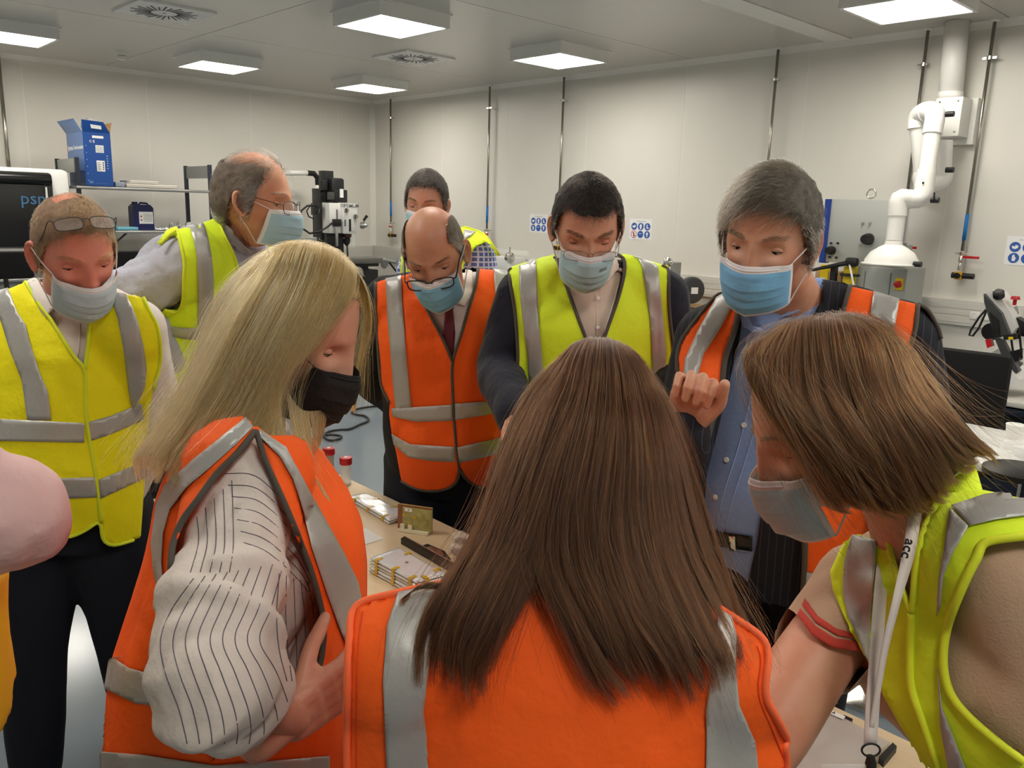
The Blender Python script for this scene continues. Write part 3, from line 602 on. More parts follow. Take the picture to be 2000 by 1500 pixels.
S(MB().bb(4.92, 5.6, .3, 1.45, zz-.03, zz-.001, .004).build('tray', mat('tray_cream', (205, 203, 195), rough=.4), t)); MB().bb(4.95, 5.6, .3, 1.45, .03, zz-.03, .004).build('cabinet', navy, t)
MB().bb(4.94, 4.955, 1.16, 1.175, .03, zz-.04).build('corner_post', greymetal, t); MB().bb(4.90, 4.96, .3, 1.45, zz-.07, zz-.04).build('rail', navy, t)
# white table with cups right
t = empty('side_table', (3.7, .8, 0), 'white table at the right edge behind the leaning woman', 'table')
S(MB().bb(3.35, 4.0, -.6, 1.28, .72, .75, .004).build('tabletop', white_pl, t))
for x_ in (3.4, 3.95):
    for y_ in (-.55, 1.2): MB().bb(x_-.02, x_+.02, y_-.02, y_+.02, 0, .72).build('leg', greymetal, t)
glass = mat('clear_plastic', (250, 250, 250), rough=.05, alpha=.28, spec=.8)
def cup(px, py, r, h, m, lab, tip=False):
    p = PZ(px, py, .752); t = empty('cup', p, lab, 'cup', None)
    if tip: ax = (.4, -.9, .0); p = p+[0, 0, r]
    else: ax = (0, 0, 1)
    o = MB(); n = 24
    o.lathe([(r*.75, 0), (r, h), (r*.96, h), (r*.72, .004)], p, ax, n); S(o.build('wall', m, t)); MB().lathe([(r, 0), (r*1.05, .002), (r, .004)], p+np.array(ax)/np.linalg.norm(ax)*h, ax, n).build('rim', m, t)
cup(1978, 872, .036, .09, white_pl, 'white paper cup standing on the white side table')
cup(1955, 888, .035, .09, glass, 'clear plastic cup lying on its side on the white table', True)
cup(1975, 900, .035, .09, glass, 'clear plastic cup nearest the table edge beside the brown hair', True)
t = empty('black_bag', PZ(1985, 925, .752), 'black rounded lid at the edge of the white table', 'lid'); S(MB().lathe([(.12, 0), (.12, .02), (.10, .03)], PZ(1990, 928, .752)).build('rim', black, t))
# cable on the floor
pts = [PZ(x, y, .012) for x, y in ((602, 868), (610, 858), (622, 852), (640, 849), (660, 850), (667, 853), (660, 858), (645, 860), (635, 855), (634, 848), (645, 842), (665, 839), (682, 838), (700, 830), (717, 823), (719, 818), (712, 812), (698, 810), (688, 806), (690, 802), (705, 797), (735, 793), (775, 791), (860, 800))]
MB().tube(crom(pts, 120), .009, 8).build('power_cable', black, None, True, loc=pts[0], label='black power cable snaking over the blue grey floor', cat='cable')
# white moulded chair half hidden behind the table on the right
t = empty('white_chair', (2.75, .95, 0), 'white moulded chair with pale wood seat partly hidden by the leaning woman', 'chair')
cc = np.array([2.82, 1.02, 0])
V = []; n = 30
for i in range(n):
    a = -2.6+4.0*i/(n-1)
    for (r_, z_) in ((.27, .40), (.29, .46), (.31, .44), (.29, .38)): V.append(cc+[r_*math.cos(a), r_*math.sin(a), z_])
S(mesh_obj('rim', V, [[i*4+j, i*4+(j+1) % 4, (i+1)*4+(j+1) % 4, (i+1)*4+j] for i in range(n-1) for j in range(4)], white_pl, t))
S(MB().lathe([(.27, .40), (.26, .43), (.1, .42)], cc).build('seat', mat('pale_yellow_wood', (200, 165, 95), rough=.5), t)); MB().cyl(cc+[0, 0, .02], cc+[0, 0, .41], .03).build('pillar', chrome, t); S(MB().lathe([(.22, 0), (.22, .015), (.04, .03)], cc).build('foot', chrome, t))
# ================================================================ TABLE
TZ = .75; TX0, TX1, TY0, TY1 = .78, 1.405, .36, 2.46
t = empty('demo_table', (1.05, 1.3, 0), 'long pale birch topped table the group stands around', 'table')
birch = mat('birch_top', (226, 200, 165), rough=.38, noise_amt=.09, noise_scale=2.2, stretch=(10, 1, 1), spec=.5)
S(MB().bb(TX0, TX1, TY0, TY1, TZ-.028, TZ, .002).build('tabletop', birch, t)); MB().bb(TX0-.0015, TX1+.0015, TY0-.0015, TY1+.0015, TZ-.024, TZ-.003).build('edge_band', mat('edge_band_grey', (190, 175, 150), rough=.5), t)
for x_ in (TX0+.06, TX1-.06):
    for y_ in (TY0+.08, TY1-.08): MB().bb(x_-.02, x_+.02, y_-.02, y_+.02, 0, TZ-.028).build('leg', greymetal, t)
for x_ in (TX0+.06, TX1-.06): MB().bb(x_-.015, x_+.015, TY0+.1, TY1-.1, TZ-.07, TZ-.03).build('rail', greymetal, t)
def jar(px, py, fill, lab):
    p = PZ(px, py, TZ+.001); t = empty('sample_jar', p, lab, 'jar', 'red capped sample jars'); r = .0175; h = .072
    S(MB().lathe([(r, 0), (r, h), (r*.93, h), (r*.93, .003), (0, .003)], p, n=28).build('glass', glass, t))
    if fill: S(MB().lathe([(r*.9, .0035), (r*.9, h*.93), (0, h*.93)], p, n=24).build('powder', mat('grey_powder', (75, 76, 80), rough=.9), t))
    else: S(MB().lathe([(r*.9, .0035), (r*.9, h*.12), (0, h*.1)], p, n=24).build('clear_content', mat('jar_content', (215, 215, 205), rough=.3), t))
    S(MB().lathe([(r*1.12, h-.002), (r*1.16, h), (r*1.16, h+.016), (r*1.08, h+.02), (0, h+.0205)], p, n=32).build('cap', redp, t)); MB().box(p+[0, 0, h+.021], (.013, .01, .0008), np.array([[.8, -.6, 0], [.6, .8, 0], [0, 0, 1]])).build('label_sticker', paper, t)
jar(643, 926, True, 'red capped jar filled with dark grey powder, furthest back')
jar(676, 946, False, 'red capped clear jar standing furthest right')
jar(633, 953, False, 'red capped clear jar nearest the blonde hair')
tape = mat('kapton_tape', (205, 165, 35), rough=.3, spec=.6); silver = mat('silver_pouch', (222, 222, 226), rough=.22, metal=.25, bump=.5, bump_scale=25)
def quad_on_table(c4, z): return [PZ(px, py, z) for px, py in c4]
def pouch_stack(c4, n, hh, lab, lab2, ntape, seed=0):
    """pouches lie in a stack; c4 = corners (px) of the top face at its height"""
    zt = TZ+.002+n*hh; C = [np.array(p) for p in quad_on_table(c4, zt)]
    for k in range(n):
        z0 = TZ+.001+k*hh; z1 = z0+hh-.0008; off = np.array([RNG.uniform(-.0015, .0015), RNG.uniform(-.0015, .0015), 0])
        top = (k == n-1)
        base = np.mean(C, 0); base[2] = z0
        t = empty('battery_pouch', base, lab if top else lab2[k], 'pouch cell', 'taped silver pouches' if not top else 'taped silver pouches')
        g = 18; V = []
        for s_ in (0, 1):
            for i in range(g):
                for j in range(g):
                    u, v = i/(g-1), j/(g-1); p = (C[0]*(1-u)+C[1]*u)*(1-v)+(C[3]*(1-u)+C[2]*u)*v+off
                    e = min(u, 1-u, v, 1-v); rim = min(1, e/.06); zz = (z0+z1)/2+(1 if s_ else -1)*(z1-z0)/2*(.35+.65*rim**.5)+(.0008*noise.noise(Vector((u*9+seed+k, v*9, s_*7)))*rim)
                    V.append((p[0], p[1], zz))
        F = []; G = g*g
        for i in range(g-1):
            for j in range(g-1):
                a = i*g+j; F.append([a, a+g, a+g+1, a+1]); F.append([G+a, G+a+1, G+a+g+1, G+a+g])
        bd = [i*g for i in range(g)]+[(g-1)*g+j for j in range(1, g)]+[i*g+g-1 for i in range(g-2, -1, -1)]+[j for j in range(g-2, 0, -1)]
        for a, b in zip(bd, bd[1:]+bd[:1]): F.append([b, a, G+a, G+b])
        mesh_obj('pouch', V, F, silver, t, True)
        for (u, side) in ntape:
            if side in 'np':
                a, b = (C[0], C[1]) if side == 'n' else (C[3], C[2]); inn = (C[3]-C[0]) if side == 'n' else (C[0]-C[3])
            else:
                a, b = (C[1], C[2]) if side == 'e' else (C[0], C[3]); inn = (C[0]-C[1]) if side == 'e' else (C[1]-C[0])
            p = a*(1-u)+b*u+off; dd = (b-a)/np.linalg.norm(b-a)*.0055; inn = inn/np.linalg.norm(inn); o2 = -inn*.0012; L = .018
            zz0, zz1 = z0+.0002, z1+.0012
            pts = [p-dd+o2, p+dd+o2, p+dd+inn*L, p-dd+inn*L]
            for q_ in pts: q_[2] = zz1
            low = [p-dd+o2, p+dd+o2]
            for q_ in low: q_[2] = zz0
            MB().add([*pts, *low], [[0, 1, 2, 3], [0, 4, 5, 1]]).build('tape_strip', tape, t)
    return C, zt
C, zt = pouch_stack([(680, 966), (760, 1014), (800, 1000), (712, 960)], 2, .008, 'upper silver pouch cell with yellow tape tabs, behind the framed board', ['lower silver pouch cell of the far pair'], [(.15, 'n'), (.5, 'n'), (.85, 'n'), (.3, 'p'), (.7, 'p')], 2)
C, zt = pouch_stack([(722, 1086), (812, 1134), (872, 1118), (778, 1066)], 5, .0085, 'topmost silver pouch cell of the thick stack on the table', [a_+' silver pouch cell of the thick five layer stack on the table' for a_ in ('bottom', 'second from bottom', 'middle', 'fourth from bottom')], [(.15, 'n'), (.52, 'n'), (.88, 'n'), (.35, 'e'), (.25, 'p'), (.85, 'p')], 8)
c = np.mean(C, 0); text('12', .01, c+[0, 0, .0022], (C[1]-C[0])*-1, np.cross([0, 0, 1], (C[1]-C[0])*-1), inkgrey, bpy.data.objects['battery_pouch.006'] if 'battery_pouch.006' in bpy.data.objects else None)
# sheet of paper, black tray, device, clear blocks
P4 = quad_on_table([(690, 1075), (708, 1065), (750, 1052), (712, 1030)], TZ+.001)
mesh_obj('paper_sheet', [P4[0], P4[1], P4[2], P4[3]], [[0, 1, 2, 3]], paper, loc=P4[3], label='white paper sheet on the birch table beside the stack of pouches', cat='paper')
A = quad_on_table([(783, 1062), (790, 1058), (888, 1112), (880, 1118)], TZ+.001)
t = empty('black_tray', A[0], 'long thin black open tray behind the stack of pouches', 'tray')
MB().prism(A, (0, 0, .016)).build('wall', mat('tray_black', (30, 25, 25), rough=.35), t); MB().tube([A[1]+[0, 0, .0165], A[2]+[0, 0, .0165]], .0012, 6).build('rim', mat('rim_pinkish', (170, 140, 135), rough=.3), t)
B_ = quad_on_table([(816, 1072), (835, 1066), (868, 1080), (880, 1095), (852, 1100)], TZ+.001)
t = empty('battery_module', B_[0], 'black open plastic case with a metal insert on the table', 'case'); MB().prism(B_, (0, 0, .006)).build('case', black, t)
B2 = [b*.62+np.mean(B_, 0)*.38+[0, 0, .0065] for b in B_]; MB().prism(B2, (0, 0, .002)).build('metal_insert', alu, t)
for (px, py, s_, lb) in ((893, 1082, .03, 'small clear acrylic block left of the long brown hair'), (902, 1062, .035, 'clear acrylic block half hidden by the long brown hair')):
    p = PZ(px, py, TZ+.001); t = empty('acrylic_block', p, lb, 'block'); S(MB().box(p+[0, 0, s_*.4], (s_, s_*1.3, s_*.8), None, .002).build('block', glass, t)); MB().box(p+[0, 0, s_*.2], (s_*.7, s_*.9, s_*.3)).build('copper_core', mat('copper_dark', (110, 75, 60), rough=.4, metal=.5), t)
# framed board no. 9 in a printed stand
b0 = PZ(776, 1036, TZ+.001); b1 = PZ(842, 1046, TZ+.001); ex = b1-b0; ex[2] = 0; bw = np.linalg.norm(ex); ex /= bw; ey = np.cross([0, 0, 1], ex); up_ = np.array([0, 0, 1.])
if ey@CF < 0: ey = -ey
t = empty('sample_board', b0, 'yellow translucent sample board with brown edge standing in a white printed stand', 'sample')
hB = .078
def brd(u0, u1, v0, v1, w0, w1, name, m, bev=0, par=None):
    c_ = b0+ex*(u0+u1)/2+ey*(w0+w1)/2+up_*(v0+v1)/2; return MB().box(c_, (abs(u1-u0), abs(w1-w0), abs(v1-v0)), np.stack([ex, ey, up_], 1), bev).build(name, m, par or t)
cp = mat('copper_foil', (140, 85, 62), rough=.35, metal=.3); yb = mat('resin_yellow', (178, 168, 110), rough=.2, rgb2=(150, 145, 85), noise_scale=60)
S(brd(0, bw, .006, hB, .004, .012, 'board', yb, .0015)); brd(0, .013, .006, hB-.001, .0028, .0132, 'copper_strip', cp); brd(0, bw, hB-.0035, hB-.0005, .003, .013, 'red_edge', mat('edge_red', (120, 35, 30), rough=.4))
brd(.022, .043, hB-.018, hB-.009, .0025, .0038, 'number_label', paper); text('9', .008, b0+ex*.033+ey*.0022+up_*(hB-.0135), ex, up_, ink, t, ext=.0002, bold=True)
for (u, v) in ((.018, hB-.030), (.052, hB-.034), (.036, .022)): brd(u-.004, u+.004, v-.004, v+.004, .0030, .0038, 'tape_square', tape)
t2 = empty('printed_stand', b0, 'small cream 3D printed stand holding the yellow board', 'stand'); crm = mat('printed_cream', (225, 218, 190), rough=.5)
brd(.004, bw-.008, .0, .008, -.006, .022, 'base', crm, 0, t2); brd(.010, .022, .008, .022, -.004, .002, 'prong', crm, 0, t2); brd(.034, .046, .008, .022, -.004, .002, 'prong', crm, 0, t2); brd(.010, .046, .008, .013, .014, .02, 'rear_rail', crm, 0, t2)
# clear case 'A' at lower right with latch
Q = quad_on_table([(1440, 1440), (1603, 1381), (1738, 1452), (1610, 1560)], TZ+.022)
t = empty('clear_case', np.mean(Q, 0)*[1, 1, 0]+[0, 0, TZ], 'large clear plastic case labelled A with cells inside, at the lower right', 'case')
clr = mat('frosted_case', (222, 215, 212), rough=.12, alpha=.5, spec=.7)
Qb = [q_*[1, 1, 0]+[0, 0, TZ+.001] for q_ in Q]; MB().prism(Qb, (0, 0, .002)).build('bottom', clr, t)
for i in range(4):
    a, b = Qb[i], Qb[(i+1) % 4]; n_ = np.cross(b-a, [0, 0, 1]); n_ = n_/np.linalg.norm(n_)*.002; MB().prism([a, b, b+n_, a+n_], (0, 0, .02)).build('side', clr, t)
cl_m = mat('cell_lilac', (172, 158, 160), rough=.4); 
def inq(u, v, z): p = (Qb[0]*(1-u)+Qb[1]*u)*(1-v)+(Qb[3]*(1-u)+Qb[2]*u)*v; return p*[1, 1, 0]+[0, 0, z]
for (u0, u1, v0, v1, m_) in ((.02, .98, .03, .97, cl_m), (.1, .35, .1, .8, paper), (.45, .8, .12, .45, paper), (.45, .85, .55, .9, paper), (.86, .95, .1, .5, mat('pad_pink', (215, 185, 178), rough=.5))):
    MB().prism([inq(u0, v0, TZ+.004), inq(u1, v0, TZ+.004), inq(u1, v1, TZ+.004), inq(u0, v1, TZ+.004)], (0, 0, .004 if m_ is cl_m else .009)).build('foam_pad' if m_ is cl_m else 'cell', m_, t)
MB().prism([q_ for q_ in Q], (0, 0, .0025)).build('lid', clr, t)
L_ = quad_on_table([(1610, 1382), (1651, 1400), (1647, 1406), (1607, 1388)], TZ+.026); MB().prism(L_, (0, 0, .001)).build('letter_label', paper, t)
lc = np.mean(L_, 0); text('A', .008, lc+[0, 0, .0018], L_[1]-L_[0], np.cross([0, 0, 1], L_[1]-L_[0]), ink, t, ext=.0002, bold=True)
for (px, py, l_) in ((1654, 1408, .014), ):
    p = PZ(px, py, TZ+.018); MB().box(p, (.01, .016, .012)).build('latch', black, t)
K = quad_on_table([(1715, 1490), (1742, 1462), (1750, 1470), (1725, 1500)], TZ+.026); MB().prism(K, (0, 0, .012)).build('latch', black, t)
# ================================================================ PEOPLE LIBRARY
FH = np.array([CF[0], CF[1], 0]); FH /= np.linalg.norm(FH); RH = np.cross(FH, [0, 0, 1])
UPV = np.array([0, 0, 1.])
def unit(v): v = np.asarray(v, float); return v/(np.linalg.norm(v)+1e-12)
def fdir(psi):
    """psi 0 = facing the camera side, + = turned to the picture's right"""
    a = math.radians(psi); return -FH*math.cos(a)+RH*math.sin(a)
def bvh_of(V, F): return BVHTree.FromPolygons([tuple(v) for v in V], [list(map(int, f)) for f in F])
def remesh(mb, vox, smooth=2, fac=.6):
    V = np.concatenate(mb.V); me = bpy.data.meshes.new('tmp'); me.from_pydata(V.tolist(), [], mb.F); me.update()
    o = bpy.data.objects.new('tmp', me); COL.objects.link(o)
    r = o.modifiers.new('r', 'REMESH'); r.mode = 'VOXEL'; r.voxel_size = vox
    if smooth: s_ = o.modifiers.new('s', 'SMOOTH'); s_.iterations = smooth; s_.factor = fac
    ev = o.evaluated_get(bpy.context.evaluated_depsgraph_get()); m2 = ev.to_mesh(); n = len(m2.vertices)
    A = np.empty(n*3, np.float32); m2.vertices.foreach_get('co', A); A = A.reshape(-1, 3).astype(float)
    P = np.empty(len(m2.loops), np.int32); m2.loops.foreach_get('vertex_index', P); tot = np.empty(len(m2.polygons), np.int32); m2.polygons.foreach_get('loop_total', tot)
    if (tot == 4).all(): F = P.reshape(-1, 4).copy()
    else: F = [P[a:a+b].tolist() for a, b in zip(np.r_[0, np.cumsum(tot)[:-1]], tot)]
    ev.to_mesh_clear(); bpy.data.objects.remove(o); bpy.data.meshes.remove(me)
    return A, F
def vnormals(V, F):
    F = np.asarray(F); a = V[F[:, 2]]-V[F[:, 0]]; b = V[F[:, 3]]-V[F[:, 1]] if F.shape[1] == 4 else V[F[:, 1]]-V[F[:, 0]]
    n = np.cross(a, b) if F.shape[1] == 4 else np.cross(b, a)
    N = np.zeros_like(V)
    for k in range(F.shape[1]): np.add.at(N, F[:, k], n)
    return N/(np.linalg.norm(N, axis=1)[:, None]+1e-12)
def limb(mb, pts, rad, n=20, flat=None):
    """capsule chain: smooth tube with rounded ends"""
    P = np.asarray(pts, float); k = max(6, 5*len(P)); Q = crom(np.c_[P, np.asarray(rad, float)[:len(P)]], k)
    mb.tube(Q[:, :3], Q[:, 3], n)
    for i in (0, -1): mb.sphere(Q[i, :3], Q[i, 3], 14, 8)
def inpoly(px, py, poly):
    x, y = np.asarray(px), np.asarray(py); P = np.asarray(poly, float); c = np.zeros(x.shape, bool); j = len(P)-1
    for i in range(len(P)):
        xi, yi = P[i]; xj, yj = P[j]
        if yi != yj: c ^= ((yi > y) != (yj > y)) & (x < (xj-xi)*(y-yi)/(yj-yi)+xi)
        j = i
    return c
def densify(poly, step=8, closed=True):
    P = np.asarray(poly, float); out = []; n = len(P)
    for i in range(n if closed else n-1):
        a, b = P[i], P[(i+1) % n]; k = max(1, int(np.linalg.norm(b-a)/step)); out += [a+(b-a)*t/k for t in range(k)]
    if not closed: out.append(P[-1])
    return np.array(out)
def cast(bvh, px, py, last=None):
    r = rays(px, py); d = Vector(r); h = bvh.ray_cast(Vector(CO), d)
    if h[0] is not None:
        n = np.array(h[1]); p = np.array(h[0]); n = n if n@r < 0 else -n; return p, n, float((p-CO)@CF)
    dd = last if last else 1.5
    for _ in range(3):
        h = bvh.find_nearest(Vector(CO+r*dd))
        if h[0] is None: return CO+r*dd, -unit(r), dd
        p = np.array(h[0]); dd = float((p-CO)@CF)
    n = np.array(h[1]); n = n if n@r < 0 else -n
    return p, n, dd
def bvh_depth(bvh, poly):
    ds = [cast(bvh, *p)[2] for p in poly if bvh.ray_cast(Vector(CO), Vector(rays(*p)))[0] is not None]
    return float(np.median(ds)) if ds else None
def decal(name, poly, bvh, off, m, parent, step=8, kind=None, thick=0, dense=True, label=None):
    """cloth piece cut to an outline and laid on a body surface"""
    P = densify(poly, step) if dense else np.asarray(poly, float)
    x0, y0 = P.min(0); x1, y1 = P.max(0); gx, gy = np.meshgrid(np.arange(x0+step/2, x1, step), np.arange(y0+step/2, y1, step))
    gx = gx.ravel(); gy = gy.ravel(); ok = inpoly(gx, gy, P)
    if ok.any():
        G = np.c_[gx[ok], gy[ok]]; dmin = np.min(np.linalg.norm(G[:, None]-P[None], axis=2), 1); G = G[dmin > step*.45]
    else: G = np.zeros((0, 2))
    A = np.vstack([P, G]); n = len(P)
    r = delaunay_2d_cdt([Vector(a) for a in A], [], [list(range(n))], 1, 1e-4)
    A = np.array([v[:] for v in r[0]]); last = bvh_depth(bvh, P[::6]); V = []
    for a in A:
        p, nn, last2 = cast(bvh, a[0], a[1], last); V.append(p+nn*off)
    F = [list(f) for f in r[2]]
    # face camera-side
    V = np.array(V); F2 = []
    for f in F:
        nrm = np.cross(V[f[1]]-V[f[0]], V[f[2]]-V[f[0]]); F2.append(f if nrm@(V[f[0]]-CO) < 0 else f[::-1])
    o = mesh_obj(name, V, F2, m, parent, True, kind=kind, label=label)
    if thick: s_ = o.modifiers.new('solid', 'SOLIDIFY'); s_.thickness = thick; s_.offset = -1
    return o
def trimline(name, pts, bvh, r, m, parent, off=.002, n=None, closed=False):
    D = crom(pts, n or max(8, int(sum(np.linalg.norm(np.diff(np.asarray(pts, float), axis=0), axis=1))/9))); last = bvh_depth(bvh, D[::5]); V = []
    for a in D: p, nn, _ = cast(bvh, a[0], a[1], last); V.append(p+nn*off)
    V = np.array(V)
    if len(V) > 4: V[1:-1] = (V[:-2]+2*V[1:-1]+V[2:])/4
    mb = MB().tube(V, r, 8); return mb.build(name, m, parent, True)
def ribbon(name, A, B, bvh, off, m, parent, step=8, **k):
    return decal(name, list(A)+list(B)[::-1], bvh, off, m, parent, step, **k)
def snap_edges(V, F, F2, polys, snap=14):
    e = {}
    for f in F2.tolist():
        for a, b in zip(f, f[1:]+f[:1]): k_ = (min(a, b), max(a, b)); e[k_] = e.get(k_, 0)+1
    bd = sorted({v for k_, n_ in e.items() if n_ == 1 for v in k_}); Vn = V.copy()
    if bd:
        D = np.concatenate([densify(p, 2) for p in polys]); qq = proj(V[bd]); Nf = vnormals(V, F)
        for v, p in zip(bd, qq):
            if Nf[v]@(V[v]-CO) > 0.15*np.linalg.norm(V[v]-CO): continue
            dd = np.linalg.norm(D-p[:2], axis=1); i = dd.argmin()
            if dd[i] < snap*2.2/max(p[2], .6): Vn[v] = CO+rays(*D[i])*p[2]
    return Vn
def hole(poly, snap=14):
    def cut(V, F):
        c = V[F].mean(1); q = proj(c); N = vnormals(V, F)[F].mean(1); facing = np.einsum('ij,ij->i', N, c-CO) < .2
        F2 = F[~(inpoly(q[:, 0], q[:, 1], poly) & facing)]; return snap_edges(V, F, F2, [poly], snap), F2.tolist()
    return cut
def wrinkle(V, N, amp, sc, seed, stretch=(1, 1, .45)):
    s = np.array(stretch)*sc
    f = np.array([noise.fractal(Vector(v*s+seed), .9, 2.1, 3)*.6+(abs(noise.noise(Vector(v*s*1.5+seed+9)))-.25)*1.5 for v in V]); return V+N*(f*amp)[:, None]
# ---------------------------------------------------------------- head
_ico = {}
def ico(sub):
    if sub not in _ico:
        bm = bmesh.new(); bmesh.ops.create_icosphere(bm, subdivisions=sub, radius=1); V = np.array([v.co[:] for v in bm.verts]); bm.verts.index_update(); F = np.array([[v.index for v in f.verts] for f in bm.faces]); bm.free(); _ico[sub] = (V, F)
    return _ico[sub]
def sstep(a, b, x): t = np.clip((x-a)/(b-a), 0, 1); return t*t*(3-2*t)
def head_local(sub=6, female=False, nose=1.0, jaw=1.0, wrinkles=0):
    V, F = ico(sub); V = V.copy(); x, y, z = V.T
    # local: x person's right, y forward, z up
    X = x*.076; Y = y*.096-.004; Z = np.where(z > 0, z*.117, z*.118)
    # superellipse-ish fullness of the skull
    k = 1+.06*sstep(.1, .8, z)*(1-sstep(.8, 1, z)); X = X*k; Y = Y*k
    lo = sstep(.0, -.115, Z)
    jw = (.30 if not female else .36)/jaw
    X = X*(1-jw*lo)
    back = (Y < -.005)
    Y = np.where(back, Y*(1-.55*sstep(-.02, -.11, Z)), Y)
    Y = np.where(~back, Y*(1+.05*lo), Y)
    # temple flattening
    X = X*(1-.07*np.exp(-((Y-.05)/.03)**2-((Z-.02)/.03)**2))
    def br(c, s, d):
        nonlocal X, Y, Z
        g = np.exp(-(((X-c[0])/s[0])**2+((Y-c[1])/s[1])**2+((Z-c[2])/s[2])**2)); X = X+g*d[0]; Y = Y+g*d[1]; Z = Z+g*d[2]
    br((0, .092, .055), (.055, .05, .035), (0, -.003, 0))
    for s in (-1, 1):
        br((s*.030, .090, .019), (.024, .03, .008), (0, .0055 if not female else .002, 0))      # brow ridge
        br((s*.033, .085, -.003), (.018, .03, .013), (0, -.0135, 0))                            # eye socket
        br((s*.045, .072, -.033), (.018, .03, .016), (s*.002, .006, 0))                         # cheekbone
        br((s*.058, .03, -.075), (.02, .04, .02), (s*.003, 0, 0))                               # jaw corner
        br((s*.0125, .096, -.041), (.007, .03, .008), (s*.003, .009*nose, 0))                   # nostril wing
    for t in np.linspace(0, 1, 9):                                                              # nose ridge
        zc = .008-.046*t; br((0, .095, zc), (.0075+.005*t, .03, .0075), (0, (.0035+.0105*t**1.3)*nose*.72, 0))
    br((0, .1, -.040), (.010, .03, .008), (0, .006*nose, 0))
    br((0, .09, -.052), (.02, .03, .005), (0, -.004, 0))
    for zc, a in ((-.064, .005), (-.074, .006)): br((0, .088, zc), (.022, .03, .0045), (0, a, 0))
    br((0, .088, -.069), (.022, .03, .0018), (0, -.004, 0)); br((0, .086, -.084), (.02, .03, .006), (0, -.004, 0))
    br((0, .085, -.104), (.022, .03, .012), (0, .009, 0))
    if wrinkles:
        g = np.exp(-((Z-.05)/.018)**2)*(Y > .03); Y = Y+wrinkles*.0007*np.sin(Z*2*PI/.0085+6*np.sin(X*20))*g
    return np.c_[X, Y, Z], F
def ear_local(side, sc=1.0):
    """polar sheet with helix rim, concha and lobe; side = +1 person's right"""
    nr, nt = 14, 40; V = []
    for i in range(nr+1):
        r = i/nr
        for j in range(nt):
            a = 2*PI*j/nt; cy, cz = math.cos(a), math.sin(a)
            R = (.0175+.003*cz) if cz > 0 else (.0165+.0045*cz); Rz = .034 if cz > 0 else .030
            yy = R*cy*r; zz = Rz*cz*r
            h = .004*math.exp(-((r-.88)/.10)**2)*(1 if cz > -.5 else .6)-.007*math.exp(-((r-.25)/.28)**2)*(1 if cy > -.8 else 1)+.0025*math.exp(-((r-.58)/.09)**2)*(1 if cy < .3 else .2)
            V.append((h, yy, zz))
    front = len(V); V = np.array(V); Vb = V.copy(); Vb[:, 0] = -.004-.004*(1-(np.hypot(V[:, 1]/.02, V[:, 2]/.034)))
    F = []
    for i in range(nr):
        for j in range(nt):
            a, b = i*nt+j, i*nt+(j+1) % nt; F.append([a, b, b+nt, a+nt]); F.append([front+a, front+a+nt, front+b+nt, front+b])
    for j in range(nt): a, b = nr*nt+j, nr*nt+(j+1) % nt; F.append([a, b, front+b, front+a])
    V = np.vstack([V, Vb])
    t = math.radians(32); c, s = math.cos(t), math.sin(t)
    # hinge at the front edge: the ear swings out from the head
    y = V[:, 1]-.015; X = V[:, 0]*c-y*s; Yy = V[:, 0]*s+y*c
    V = np.c_[X, Yy+.012, V[:, 2]*1.0]; V[:, 1] -= V[:, 2]*.22
    V = V*sc+np.array([.0745, -.002, -.012]); V[:, 0] *= side
    if side < 0: F = [f[::-1] for f in F]
    return V, F
HAIRM = {}
def hairmat(name, cols, rough=.35, rnd=True):
    if name in HAIRM: return HAIRM[name]
    m = bpy.data.materials.new(name); m.use_nodes = True; nt = m.node_tree; nt.nodes.remove(nt.nodes['Principled BSDF'])
    h = nt.nodes.new('ShaderNodeBsdfHairPrincipled'); h.parametrization = 'COLOR'; h.inputs['Roughness'].default_value = rough; h.inputs['Radial Roughness'].default_value = .6; h.inputs['IOR'].default_value = 1.36
    hi = nt.nodes.new('ShaderNodeHairInfo'); cr = nt.nodes.new('ShaderNodeValToRGB'); el = cr.color_ramp.elements
    for i, c in enumerate(cols):
        if i < 2: e = el[i]; e.position = i/(len(cols)-1)
        else: e = el.new(i/(len(cols)-1))
        e.position = i/(len(cols)-1); e.color = (*lin(c), 1)
    nt.links.new(hi.outputs['Random'], cr.inputs[0]); nt.links.new(cr.outputs[0], h.inputs['Color']); nt.links.new(h.outputs[0], nt.nodes['Material Output'].inputs[0])
    HAIRM[name] = m; return m
def strands(name, P, r0, r1, m, parent, label=None):
    """P (N,K,3) world points -> one hair curves object"""
    N, K, _ = P.shape; base = wloc(parent)
    hc = bpy.data.hair_curves.new(name); hc.add_curves([K]*N)
    hc.points.foreach_set('position', (P-base).astype(np.float32).ravel()); hc.points.foreach_set('radius', np.tile(np.linspace(r0, r1, K), N).astype(np.float32))
    hc.materials.append(m); o = bpy.data.objects.new(name, hc); COL.objects.link(o); o.parent = parent; o['kind'] = 'stuff'
    if label: o['label'] = label
    return o
